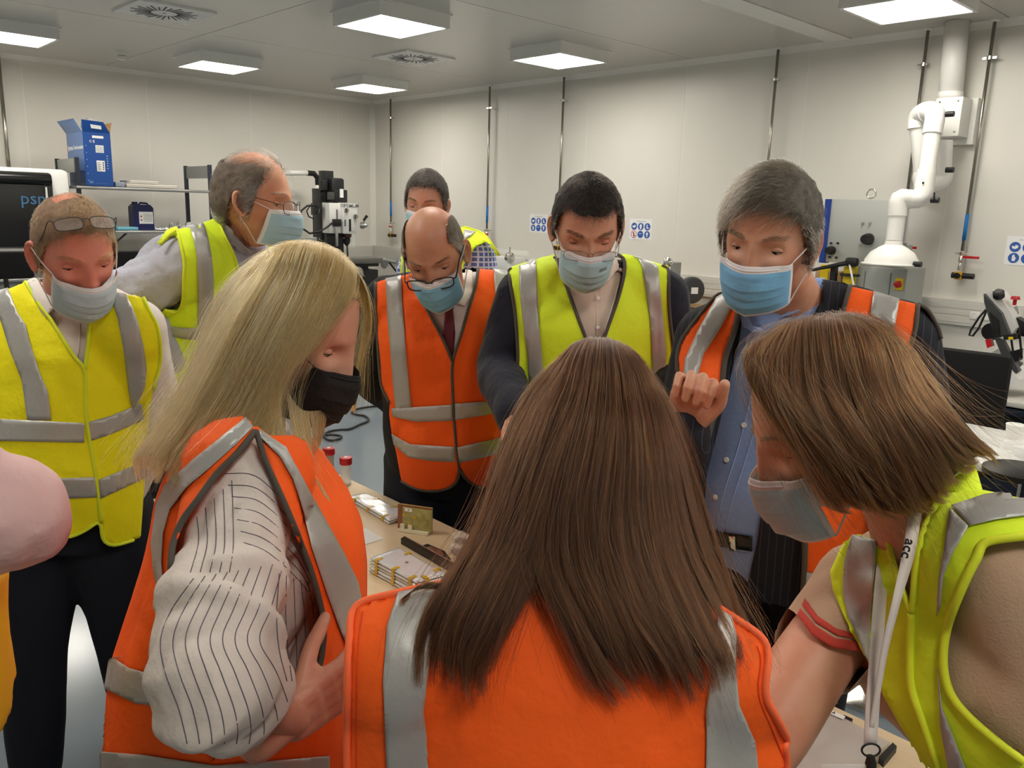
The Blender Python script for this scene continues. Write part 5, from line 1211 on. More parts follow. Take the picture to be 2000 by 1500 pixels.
def long_hair(parent, guides, n, mhair, mcap, name='hair', clump=22, r0=.00013, r1=.00006, depth=.012, back=.010, seed=0, fly=.02, endj=.12, cap=True, tipspread=.0, clumpamt=.7, K=24, wave=.0, head=None, hin=1.13, curl=0):
    smp = sheet(guides, K, head, hin); rng = np.random.default_rng(seed); hairo = parent
    if cap:
        g = smp(np.linspace(0, 1, 40)); V = g.reshape(-1, 3); dirv = V-CO; dirv /= np.linalg.norm(dirv, axis=1)[:, None]; taper = np.tile(np.linspace(1, .0, K)**.5, 40)
        endk = int(K*.93); V1 = V+dirv*back*.5; V2 = V+dirv*(back*.8+.03*taper[:, None]); F = []; A = 40*K
        for i in range(39):
            for j in range(endk-1): a = i*K+j; F.append([a, a+1, a+K+1, a+K]); F.append([A+a, A+a+K, A+a+K+1, A+a+1])
        for i in range(39): F.append([i*K, (i+1)*K, A+(i+1)*K, A+i*K]); j = endk-1; F.append([i*K+j, A+i*K+j, A+(i+1)*K+j, (i+1)*K+j])
        for j in range(endk-1): F.append([j, A+j, A+j+1, j+1]); b = 39*K; F.append([b+j, b+j+1, A+b+j+1, A+b+j])
        hairo = mesh_obj(name, np.vstack([V1, V2]), F, mcap, parent, True)
    u = rng.uniform(0, 1, n); cl = rng.uniform(0, 1, int(clump)); cl.sort(); ci = np.abs(u[:, None]-cl[None]).argmin(1); cu = cl[ci]
    t = np.linspace(0, 1, K)[None, :, None]
    P = smp(u); Pc = smp(cu); amt = clumpamt*np.clip(t, 0, 1)**1.5; P = P*(1-amt)+Pc*amt
    ph = rng.uniform(0, 2*PI, (int(clump), 3)); wv = wave*np.sin(ph[ci][:, None, :]+t*9)*t; P = P+wv
    lat0 = np.gradient(smp(np.linspace(0, 1, 60)), axis=0)[np.clip((u*59).astype(int), 0, 59)]; lat0 /= np.linalg.norm(lat0, axis=2)[:, :, None]+1e-9; P = P+lat0*(curl*np.clip((t-.72)/.28, 0, 1)**2*(.3+np.sin(ci*1.7))[:, None, None])
    dirv = P-CO; dirv /= np.linalg.norm(dirv, axis=2)[:, :, None]; dj = rng.uniform(-.4, 1, n)**1*depth; P = P+dirv*(dj[:, None, None]*(.4+.6*t))
    lat = np.gradient(smp(np.linspace(0, 1, 60)), axis=0)[np.clip((u*59).astype(int), 0, 59)]; lat /= np.linalg.norm(lat, axis=2)[:, :, None]+1e-9
    P = P+lat*(rng.normal(0, .0022, n)[:, None, None]*(.3+t))
    f = rng.uniform(0, 1, n) < .05; P[f] = P[f]+(rng.normal(0, fly, (f.sum(), 1, 3))*t**1.4)
    # uneven ends: resample to a shorter part
    Lf = 1-rng.uniform(0, endj, n)-endj*.5*np.abs(np.sin(ci*2.3)); ks = Lf[:, None]*np.linspace(0, K-1, K)[None]; k0 = np.clip(ks.astype(int), 0, K-2); fr = (ks-k0)[:, :, None]
    ar = np.arange(n)[:, None]; P = P[ar, k0]*(1-fr)+P[ar, k0+1]*fr
    strands('hair_strands', P, r0, r1, mhair, hairo); return hairo
# ================================================================ THE PEOPLE
def gmix(*f): return lambda L: np.clip(sum(f), 0, 1)
grey = {}
def allhair(L): return hairline(L)
whitesh = mat('shirt_white', (225, 215, 212), rough=.8, bump=.6, bump_scale=12, bd=.015)
# ---------- P4: bald man, orange vest, tie
def p4():
    P = Person('balding man in orange vest and dark red tie, arms behind his back, looking down', 0, W(866, 560, 2.36), (0, -.16, -.54), W(760, 592, 2.40), W(982, 580, 2.42),
               Head(W(849, 492, 2.12), -4, 31, -9, 1.0, wrinkles=.6), skin=(186, 128, 100), bw=1.02, bd=1.0, belly=.03)
    aR = (W(726, 735, 2.50), W(800, 810, 2.68)); aL = (W(1005, 740, 2.52), W(935, 820, 2.68)); arms = (('R', aR), ('L', aL))
    P.eye_open = .85; P.body(arms); P.brows(hairmat('brow_brown', [(60, 45, 35), (90, 70, 55)]), n=130)
    shirt, sb, *_ = P.garment('shirt', whitesh, .012, (), seed=3, tmax=1.0, wr=.002)
    jk, jb, *_ = P.garment('suit_jacket', BLACKJ, .020, arms, seed=4, tmax=.97, cut=hole([(815, 545), (930, 520), (935, 600), (890, 700), (880, 700), (828, 600)]))
    P.garment('trousers', TROUS, .02, (), tmax=-.02, legs=True, wr=.003); P.shoes(SHOE)
    P.vest(ORANGE, [[(734, 552), (754, 545), (804, 534), (811, 550), (842, 619), (867, 666), (884, 705), (900, 655), (914, 608), (928, 561), (934, 525), (964, 527), (1000, 532), (1012, 700), (1010, 954), (946, 954), (932, 950), (910, 936), (898, 915), (889, 946), (864, 957), (835, 959), (806, 952), (784, 939), (774, 885), (765, 846), (760, 810), (761, 784), (745, 752), (739, 680), (734, 608)]], infl=.032, wsc=6, flare=(.0, .02), wr=.008, seed=14, stub=.012, arms=arms, ac=.030)
    for p in ([(754, 545), (784, 539), (788, 608), (795, 702), (804, 795), (774, 799), (765, 702), (757, 608)], [(964, 526), (990, 530), (1004, 600), (1010, 680), (985, 680), (968, 590)], [(766, 797), (804, 795), (883, 790), (883, 821), (813, 823), (768, 813)], [(888, 788), (954, 783), (1008, 774), (1008, 798), (968, 806), (889, 820)], [(766, 847), (802, 867), (888, 872), (889, 901), (842, 899), (799, 892), (770, 867)], [(893, 873), (968, 856), (1008, 846), (1008, 876), (964, 887), (896, 903)]): P.band(p)
    P.trim([(806, 534), (817, 568), (842, 619), (867, 666), (884, 706)]); P.trim([(934, 525), (928, 561), (914, 608), (900, 655), (884, 706), (884, 760), (887, 820), (891, 870), (897, 915)])
    P.trim([(734, 552), (734, 608), (739, 680), (745, 752), (761, 786)]); P.trim([(784, 939), (806, 952), (835, 959), (864, 957), (889, 946), (897, 925), (896, 905)]); P.trim([(898, 915), (910, 936), (932, 950), (946, 953), (1005, 953)])
    collar = mat('collar_white', (232, 226, 220), rough=.8)
    decal('collar_leaf', [(822, 548), (836, 575), (866, 592), (845, 602), (826, 585), (817, 556)], sb, .012, collar, shirt, 6, thick=.002); decal('collar_leaf', [(889, 585), (905, 560), (912, 520), (922, 530), (922, 575), (905, 598), (886, 590)], sb, .012, collar, shirt, 6, thick=.002)
    decal('tie', [(857, 592), (890, 583), (884, 606), (889, 655), (885, 704), (876, 700), (865, 655), (869, 606)], sb, .014, mat('tie_red', (92, 20, 35), rough=.5), P.root, 6, thick=.003)
    P.mask(mat('mask_strong_blue', (130, 190, 220), rough=.75, bump=.15, bump_scale=300), width=1.02)
    P.glasses(oz=-.016, oy=.010, tilt=6, rim=.0018, w=.027, hgt=.016)
    def mk(L):
        x, y, z = L.T; h = hairline(L, nape=-.08); rr = np.hypot(x/.070, (y+.012)/.098); bald = (z > .05) & (np.abs(x) < .053) | (y > .052) & (z > .02) | (np.abs(x) < .050) & (z > .03) & (y > -.06); return h*(~bald)
    P.hair_short(mk, lambda R: .018+0*R[:, 0], lambda R: np.c_[R[:, 0]*0, -.6+0*R[:, 0], -.8+0*R[:, 0]], hairmat('hair_greybrown', [(70, 62, 55), (120, 110, 100), (170, 162, 150)]), mat('hair_cap_greybrown', (110, 100, 90), rough=.8, noise_amt=.4, noise_scale=90), n=9000, thick=.004, seed=4, lift=.15)
# ---------- P5: man in checked shirt behind
def p5():
    P = Person('man with short dark hair in yellow vest and blue checked shirt, behind the bald man', -55, W(852, 462, 3.16), (0, -.02, -.54), W(848, 508, 3.34), W(932, 498, 3.10), Head(W(833, 396, 3.0), -9, 10, 4, .94, sub=5), skin=(190, 135, 112))
    arms = (('R', (W(852, 640, 3.4), W(860, 700, 3.2))), ('L', (W(962, 640, 3.15), W(900, 700, 3.0))))
    P.body(arms, vox=.012); P.brows(hairmat('brow_brown', []), n=120)
    chk = mat('shirt_check', (120, 135, 190), rough=.8); nt = chk.node_tree; tc = nt.nodes.new('ShaderNodeTexCoord'); sep = nt.nodes.new('ShaderNodeSeparateXYZ'); nt.links.new(tc.outputs['Object'], sep.inputs[0]); prev = None
    for ax in (0, 2):
        mm = nt.nodes.new('ShaderNodeMath'); mm.operation = 'MULTIPLY'; mm.inputs[1].default_value = 2*PI/.019; nt.links.new(sep.outputs[ax], mm.inputs[0])
        sn = nt.nodes.new('ShaderNodeMath'); sn.operation = 'SINE'; nt.links.new(mm.outputs[0], sn.inputs[0]); g = nt.nodes.new('ShaderNodeMath'); g.operation = 'GREATER_THAN'; g.inputs[1].default_value = .6; nt.links.new(sn.outputs[0], g.inputs[0])
        if prev: a = nt.nodes.new('ShaderNodeMath'); a.operation = 'MAXIMUM'; nt.links.new(prev.outputs[0], a.inputs[0]); nt.links.new(g.outputs[0], a.inputs[1]); g = a
        prev = g
    mx = nt.nodes.new('ShaderNodeMix'); mx.data_type = 'RGBA'; mx.inputs[6].default_value = (*lin((92, 105, 170)), 1); mx.inputs[7].default_value = (*lin((205, 210, 230)), 1); nt.links.new(prev.outputs[0], mx.inputs[0]); nt.links.new(mx.outputs[2], nt.nodes['Principled BSDF'].inputs['Base Color'])
    P.garment('shirt', chk, .014, arms, vox=.012, seed=5, wr=.004); P.garment('trousers', TROUS, .02, (), vox=.014, tmax=-.02, legs=True); P.shoes(SHOE)
    P.vest(YELLOW, [[(783, 505), (787, 488), (800, 475), (905, 443), (925, 447), (948, 460), (975, 498), (972, 500), (950, 472), (930, 480), (916, 500), (905, 520), (905, 800), (783, 800), (780, 560)]], infl=.032, wsc=6, vox=.012, seed=6, stub=.01, arms=arms, ac=.030)
    P.band([(906, 450), (929, 453), (920, 462), (905, 470)], step=6); P.band([(790, 500), (798, 500), (790, 540), (785, 545)], step=6)
    P.trim([(975, 498), (948, 460), (925, 447), (905, 443)], YTRIM, .004)
    P.mask(loops=False)
    P.hair_short(lambda L: hairline(L, front=.068, temple=.05), lambda R: .020+.012*(R[:, 2] > .05), lambda R: np.c_[.3+0*R[:, 0], .5*(R[:, 2] > .03)-.2, -.5*(R[:, 2] < .05)+.1], hairmat('hair_dark', [(22, 19, 17), (40, 35, 32), (80, 74, 70)]), mat('hair_cap_dark', (58, 52, 48), rough=.8, noise_amt=.4, noise_scale=70), n=7000, thick=.010, rad=.00014, seed=5)
# ---------- P6: dark haired man, yellow vest, navy jacket
def p6():
    P = Person('dark haired man in yellow vest over navy jacket and pale shirt, head bowed', 0, W(1152, 530, 2.14), (0, -.06, -.54), W(1026, 582, 2.14), W(1288, 584, 2.16), Head(W(1146, 442, 1.95), 2, 27, 0, 1.0, wrinkles=1.0), skin=(192, 134, 108), bw=1.05, belly=.02)
    aR = (W(978, 722, 2.12), W(1010, 815, 1.92)); aL = (W(1316, 728, 2.14), W(1300, 850, 1.95)); arms = (('R', aR), ('L', aL))
    P.body(arms, hands=[dict(wr=aR[1], D=W(1060, 850, 1.8)-aR[1], N=-UPV, S=fdir(0)*1, k=dict(curl=(30, 35, 20)))]); P.brows(hairmat('brow_brown', []), n=230, w=1.3)
    shirt, sb, *_ = P.garment('shirt', mat('shirt_cream', (222, 206, 192), rough=.8, bump=.1, bump_scale=200), .012, (), seed=8, wr=.003)
    P.garment('jacket', NAVYJ, .022, arms, seed=9, wr=.005, tmax=.97, cut=hole([(1096, 500), (1200, 480), (1213, 540), (1200, 600), (1170, 690), (1156, 690), (1130, 620), (1100, 560)]))
    P.garment('trousers', TROUS, .02, (), tmax=-.02, legs=True, wr=.003); P.shoes(SHOE)
    P.vest(YELLOW, [[(993, 516), (1014, 512), (1047, 507), (1081, 492), (1087, 507), (1097, 531), (1112, 574), (1135, 637), (1153, 680), (1173, 680), (1188, 637), (1206, 587), (1219, 536), (1219, 506), (1209, 485), (1239, 493), (1272, 501), (1295, 507), (1305, 521), (1306, 587), (1310, 637), (1315, 701), (1300, 744), (1305, 960), (985, 960), (985, 800), (1024, 756), (1011, 726), (1011, 688), (1006, 612), (996, 549)]], infl=.034, wsc=6, flare=(.0, .02), wr=.008, seed=16, stub=.012, arms=arms, ac=.030)
    for p in ([(1014, 513), (1047, 507), (1049, 561), (1054, 637), (1061, 713), (1070, 800), (1040, 800), (1034, 746), (1029, 688), (1021, 625), (1015, 561)], [(1239, 494), (1272, 501), (1285, 526), (1290, 574), (1296, 625), (1301, 688), (1300, 741), (1290, 800), (1273, 800), (1273, 716), (1270, 637), (1262, 574), (1254, 523)]): P.band(p)
    P.trim([(1081, 492), (1087, 507), (1097, 531), (1112, 574), (1135, 637), (1153, 682)]); P.trim([(1209, 485), (1219, 506), (1219, 536), (1206, 587), (1188, 637), (1173, 682)])
    P.trim([(993, 516), (996, 549), (1006, 612), (1011, 688), (1011, 726), (1024, 756)]); P.trim([(1297, 508), (1305, 521), (1306, 587), (1310, 637), (1316, 701), (1300, 744)])
    col = mat('collar_cream', (232, 218, 206), rough=.8)
    decal('collar_leaf', [(1100, 520), (1108, 548), (1135, 570), (1118, 562), (1108, 562), (1103, 545)], sb, .012, col, shirt, 5, thick=.002)
    decal('collar_leaf', [(1200, 480), (1212, 500), (1215, 538), (1205, 533), (1180, 556), (1172, 562), (1196, 520)], sb, .012, col, shirt, 5, thick=.002)
    trimline('placket', [(1165, 572), (1166, 620), (1164, 678)], sb, .0022, col, shirt, .001)
    for y in (583, 640):
        p, n_, _ = cast(sb, 1167, y); MB().lathe([(.005, 0), (.0052, .002), (.003, .0022)], p+n_*.003, n_, 16).build('button', white_pl, shirt, True)
    trimline('lanyard_cord', [(1205, 560), (1195, 600), (1180, 650)], sb, .002, white_pl, P.root, .006)
    mk = P.mask(mat('mask_pale_blue', (175, 208, 220), rough=.75, bump=.15, bump_scale=300), width=1.05)
    h = P.head; c = P.maskL[13, 19]; tg = h.M@(P.maskL[13, 16]-P.maskL[13, 22])*-1; tg = tg if tg@CR > 0 else -tg; nn_ = unit(np.cross(tg, h.M[:, 2])); nn_ = nn_ if nn_@(CO-h.c) > 0 else -nn_; text('GISS', .013, h.w(c)+nn_*.0035, tg, h.M[:, 2], inkgrey, mk, ext=.0004)
    P.glasses('full', oz=-.012, oy=.006, tilt=10, rim=.0007, m=mat('glasses_gold', (150, 130, 110), rough=.2, metal=.9), hgt=.013)
    P.hair_short(lambda L: hairline(L, front=.062, temple=.060) * 1.0, lambda R: .010+.012*(R[:, 2] > .06), lambda R: np.c_[.2*np.sign(R[:, 0]), .8*(R[:, 2] > .06)-.25, -.6*(R[:, 2] < .06)+.1], hairmat('hair_black', [(18, 14, 12), (42, 34, 30), (70, 60, 55)]), mat('hair_cap_black', (28, 23, 21), rough=.8, noise_amt=.4, noise_scale=70), n=12000, thick=.010, rad=.00012, lift=.5, seed=6)
# ---------- P7: grey haired man, orange vest, blue shirt, raised hand
def p7():
    P = Person('grey haired man in orange vest and pinstripe jacket, holding up a half closed hand', -22, W(1562, 585, 1.74), (0, -.03, -.55), W(1392, 668, 1.78), W(1750, 668, 1.66), Head(W(1502, 462, 1.55), -34, 15, 5, 1.03, wrinkles=1.0), skin=(196, 138, 112), bw=1.1, bd=1.05, belly=.045)
    wrR = W(1335, 832, 1.46); aR = (W(1322, 900, 1.72), wrR-unit(W(1352, 790, 1.42)-wrR)*.015); aL = (W(1796, 870, 1.66), W(1760, 1030, 1.55)); arms = (('R', aR), ('L', aL)); P.eye_open = .95
    D = W(1352, 768, 1.437)-wrR; P.body(arms, hands=[dict(wr=wrR, D=D, N=-rays(1350, 790)+UPV*.0, S=CR+CU*-.05, k=dict(curl=(52, 88, 42), spread=1.5, thumb=(26, 2), sc=.95, fat=1.14))]); P.nails(); P.brows(hairmat('brow_grey', [(70, 58, 48), (120, 105, 92)]), n=230, w=1.3)
    # ring
    mb = MB(); dN = unit(-rays(1350, 790)-unit(D)*(-rays(1350, 790)@unit(D))); dF = unit(D)*math.cos(.9)+dN*math.sin(.9); sS = unit(CR-unit(D)*(CR@unit(D))); p = wrR+unit(D)*.0817+sS*-.0095+dF*.018; MB().tube([p+.0102*(sS*math.cos(a)+unit(np.cross(sS, dF))*math.sin(a)) for a in np.linspace(0, 2*PI, 24, endpoint=False)], .0012, 8, closed=True).build('ring', mat('gold', (215, 165, 90), rough=.2, metal=1), P.root, True)
    lin_ = mat('shirt_light_blue', (130, 155, 205), rough=.8, bump=.25, bump_scale=150, noise_amt=.12, noise_scale=60, stretch=(1, 1, 8))
    shirt, sb, *_ = P.garment('shirt', lin_, .014, (), seed=21, wr=.006, wsc=7)
    pin = mat('suit_pinstripe', (25, 26, 36), rough=.85, bump=.2, bump_scale=200)
    nt = pin.node_tree; tc = nt.nodes.new('ShaderNodeTexCoord'); sep = nt.nodes.new('ShaderNodeSeparateXYZ'); dp = nt.nodes.new('ShaderNodeVectorMath'); dp.operation = 'DOT_PRODUCT'; dp.inputs[1].default_value = tuple(P.r*2*PI/.016); nt.links.new(tc.outputs['Object'], dp.inputs[0]); sn = nt.nodes.new('ShaderNodeMath'); sn.operation = 'SINE'; nt.links.new(dp.outputs['Value'], sn.inputs[0]); g = nt.nodes.new('ShaderNodeMath'); g.operation = 'GREATER_THAN'; g.inputs[1].default_value = .97; nt.links.new(sn.outputs[0], g.inputs[0]); mx = nt.nodes.new('ShaderNodeMix'); mx.data_type = 'RGBA'; mx.inputs[6].default_value = (*lin((22, 23, 33)), 1); mx.inputs[7].default_value = (*lin((60, 62, 80)), 1); nt.links.new(g.outputs[0], mx.inputs[0]); nt.links.new(mx.outputs[2], nt.nodes['Principled BSDF'].inputs['Base Color'])
    opening = [(1455, 560), (1600, 480), (1640, 520), (1612, 600), (1560, 760), (1500, 920), (1478, 1060), (1440, 1230), (1395, 1230), (1375, 1010), (1380, 930), (1400, 850), (1425, 745), (1445, 660)]
    aJ = (('L', aL),)
    jk, jb, *_ = P.garment('jacket', pin, .026, arms, seed=22, wr=.004, tmax=.98, cut=hole(opening), upto=1.0)
    P.garment('trousers', mat('trousers_black', (14, 14, 17), rough=.9), .016, (), tmax=.02, legs=True, wr=.003); P.shoes(SHOE)
    decal('belt', [(1388, 1034), (1470, 1046), (1470, 1074), (1388, 1062)], sb, .006, mat('belt_leather', (20, 18, 18), rough=.3), P.root, 8, thick=.003)
    decal('belt_buckle', [(1427, 1042), (1439, 1044), (1441, 1072), (1429, 1070)], sb, .011, chrome, P.root, 5, thick=.003)
    vp = [[(1416, 559), (1430, 572), (1443, 606), (1434, 647), (1416, 701), (1409, 760), (1400, 800), (1389, 828), (1378, 874), (1362, 928), (1353, 910), (1348, 869), (1340, 800), (1328, 751), (1323, 697), (1334, 661), (1371, 611)],
          [(1661, 559), (1700, 568), (1733, 577), (1756, 586), (1792, 594), (1790, 640), (1779, 674), (1779, 900), (1700, 1200), (1660, 1230), (1563, 1230), (1570, 1164), (1570, 1035), (1600, 900), (1647, 611)]]
    P.vest(ORANGE, vp, infl=.040, flare=(.01, .02), seed=24, wr=.006, stub=.0, snap=16, arms=arms, ac=.036)
    for p in ([(1400, 583), (1424, 570), (1436, 590), (1408, 640), (1375, 690), (1364, 730), (1350, 760), (1332, 755), (1340, 700), (1362, 650)], [(1350, 869), (1375, 885), (1370, 903), (1352, 905)], [(1706, 571), (1756, 586), (1747, 642), (1699, 615)], [(1568, 1114), (1615, 1123), (1700, 1130), (1700, 1165), (1612, 1170), (1566, 1162)]): P.band(p)
    P.trim([(1416, 559), (1371, 611), (1334, 661), (1323, 697), (1328, 751), (1342, 800)]); P.trim([(1443, 606), (1434, 647), (1416, 701), (1409, 760), (1400, 800), (1389, 828), (1378, 874), (1362, 928)], r=.006); P.trim([(1661, 559), (1653, 585), (1647, 611)]); P.trim([(1792, 596), (1788, 640), (1779, 674)]); P.trim([(1573, 1035), (1571, 1110), (1566, 1196)], r=.006)
    # standing flange of the arm hole
    v0 = [W(x, y, 1.60) for x, y in ((1792, 594), (1812, 606), (1832, 640), (1838, 662))]; v1 = [W(x, y, 1.66) for x, y in ((1800, 600), (1808, 618), (1818, 640), (1828, 665))]
    Q0, Q1 = crom(v0, 14), crom(v1, 14); fl = mesh_obj('vest_flange', np.vstack([Q0, Q1]), [[i, i+1, 15+i, 14+i] for i in range(13)], ORANGE, P.vesto, True); MB().tube(Q0, .004, 8).build('vest_trim', TRIM, P.vesto, True)
    cs = mat('collar_blue', (140, 165, 215), rough=.8)
    decal('collar_leaf', [(1583, 540), (1600, 515), (1614, 530), (1608, 560), (1590, 585), (1560, 612), (1520, 625), (1555, 600)], sb, .014, cs, shirt, 6, thick=.003)
    decal('collar_leaf', [(1440, 600), (1450, 606), (1470, 640), (1490, 645), (1500, 655), (1475, 655), (1448, 640)], sb, .016, cs, shirt, 6, thick=.003)
    decal('lapel', [(1610, 520), (1640, 540), (1668, 580), (1650, 610), (1600, 640), (1585, 625), (1605, 590)], jb, .006, pin, jk, 8, thick=.003)
    trimline('placket', [(1485, 660), (1470, 760), (1440, 880), (1415, 960), (1400, 1035)], sb, .0016, cs, shirt, .001); trimline('placket', [(1500, 700), (1484, 800), (1455, 900), (1430, 980), (1418, 1035)], sb, .0016, cs, shirt, .001)
    for (x, y) in ((1454, 830), (1421, 898), (1400, 970)):
        p, n_, _ = cast(sb, x, y); MB().lathe([(.0055, 0), (.0058, .002), (.0045, .003), (.003, .0022)], p+n_*.003, n_, 16).build('button', white_pl, shirt, True)
    P.mask(mat('mask_bright_blue', (120, 180, 225), rough=.75, bump=.15, bump_scale=300), zt=-.018, zb=-.114, width=1.05)
    def comb(R):
        x, y, z = R.T; top = z > .05; return np.c_[np.where(top, .75, .15*np.sign(x)), np.where(top, .75, -.55), np.where(top, -.05, -.75)]
    P.hair_short(lambda L: hairline(L, front=.066, temple=.045, side=-.03), lambda R: .030+.022*(R[:, 2] > .05), comb, hairmat('hair_silver', [(34, 28, 22), (70, 61, 50), (138, 128, 114)]), mat('hair_cap_silver', (105, 99, 92), rough=.8, noise_amt=.45, noise_scale=60), n=16000, thick=.014, rad=.00013, lift=.28, jitter=.16, seed=7, K=8)
    P.hair_short(lambda L: hairline(L, front=.066, temple=.045, side=-.03)*((L[:, 2] < .04)*.8+.2), lambda R: .03+0*R[:, 0], comb, hairmat('hair_white', []), None, n=3000, thick=.017, rad=.00012, lift=.28, seed=17, ncap=False, K=8)
# ---------- P1: red faced man, warm yellow vest
def p1():
    P = Person('red faced man in yellow vest and white shirt with glasses pushed up on his head', 16, W(132, 575, 2.02), (.04, -.02, -.54), W(0, 642, 2.02), W(262, 642, 1.98), Head(W(146, 488, 1.86), 46, 24, -4, 1.05), skin=(205, 125, 105), bw=1.0, belly=.03)
    aR = (W(-60, 820, 2.05), W(-40, 1010, 1.95)); aL = (W(312, 815, 2.10), W(250, 960, 2.12)); arms = (('R', aR), ('L', aL)); P.eye_open = .75
    P.body(arms); P.brows(hairmat('brow_sand', [(120, 85, 60), (165, 125, 90)]), n=200)
    shirt, sb, *_ = P.garment('shirt', whitesh, .016, arms, seed=31, wr=.005)
    P.garment('trousers', TROUS, .026, (), tmax=.05, legs=True, wr=.006, wsc=6); P.shoes(SHOE)
    P.vest(YELLOW2, [[(-40, 575), (0, 567), (20, 563), (50, 551), (77, 595), (98, 622), (124, 663), (147, 700), (167, 722), (169, 700), (181, 609), (197, 592), (215, 572), (246, 575), (280, 582), (294, 613), (306, 630), (311, 660), (313, 710), (300, 760), (292, 800), (285, 900), (275, 1050), (260, 1055), (221, 1065), (201, 1054), (195, 1018), (173, 1032), (147, 1045), (126, 1049), (60, 1048), (-60, 1030)]], infl=.034, wsc=6, flare=(.0, .03), seed=34, stub=.012, wr=.006, arms=arms, ac=.030)
    for p in ([(-20, 573), (0, 569), (17, 564), (37, 612), (52, 635), (62, 675), (80, 730), (95, 765), (101, 820), (55, 820), (45, 745), (20, 680), (2, 622), (-12, 600)], [(216, 572), (246, 576), (257, 597), (270, 630), (280, 675), (286, 720), (284, 755), (268, 790), (258, 800), (252, 760), (242, 675), (232, 625), (222, 595)], [(-40, 816), (165, 826), (165, 864), (-40, 860)], [(172, 824), (215, 812), (278, 786), (282, 818), (215, 848), (173, 862)], [(-40, 925), (102, 934), (188, 931), (189, 970), (117, 973), (-40, 965)], [(193, 936), (262, 908), (284, 898), (284, 930), (264, 941), (195, 973)]): P.band(p)
    P.trim([(50, 551), (77, 595), (98, 622), (124, 663), (147, 700), (166, 724), (168, 800), (174, 850), (184, 910), (191, 960), (197, 1020)], YTRIM); P.trim([(197, 592), (181, 609), (171, 680), (167, 722)], YTRIM); P.trim([(280, 582), (294, 613), (308, 640), (313, 700), (300, 760)], YTRIM); P.trim([(60, 1048), (126, 1049), (147, 1045), (173, 1032), (195, 1018), (201, 1054), (221, 1065), (260, 1055)], YTRIM)
    col = mat('collar_white', (232, 226, 220), rough=.8)
    decal('collar_leaf', [(58, 530), (72, 545), (108, 585), (130, 598), (112, 604), (98, 624), (75, 590), (52, 552)], sb, .018, col, shirt, 6, thick=.003); decal('collar_leaf', [(178, 600), (193, 592), (205, 600), (204, 613), (188, 605), (160, 625), (165, 608)], sb, .018, col, shirt, 6, thick=.003)
    trimline('placket', [(157, 632), (155, 670), (152, 700)], sb, .002, col, shirt, .002)
    P.mask(mat('mask_whitish_blue', (188, 205, 215), rough=.75, bump=.15, bump_scale=300), zt=-.016, sag=.014, width=1.04)
    P.glasses(oz=.104, oy=-.036, tilt=50, rim=.0009, w=.026, hgt=.015)
    def mk(L):
        x, y, z = L.T; h = hairline(L, front=.070, temple=.042, side=-.035); return h*np.where((z > .09) & (np.abs(x-.01) < .022) & (y < .0), .35, 1)
    P.hair_short(mk, lambda R: .016+.01*(R[:, 2] > .05), lambda R: np.c_[.1+0*R[:, 0], np.where(R[:, 2] > .05, .6, -.5), np.where(R[:, 2] > .05, 0, -.7)], hairmat('hair_sand', [(80, 58, 38), (120, 92, 62), (155, 125, 90)]), mat('hair_cap_sand', (140, 112, 88), rough=.8, noise_amt=.3, noise_scale=60), n=12000, thick=.005, rad=.00010, lift=.22, seed=8)
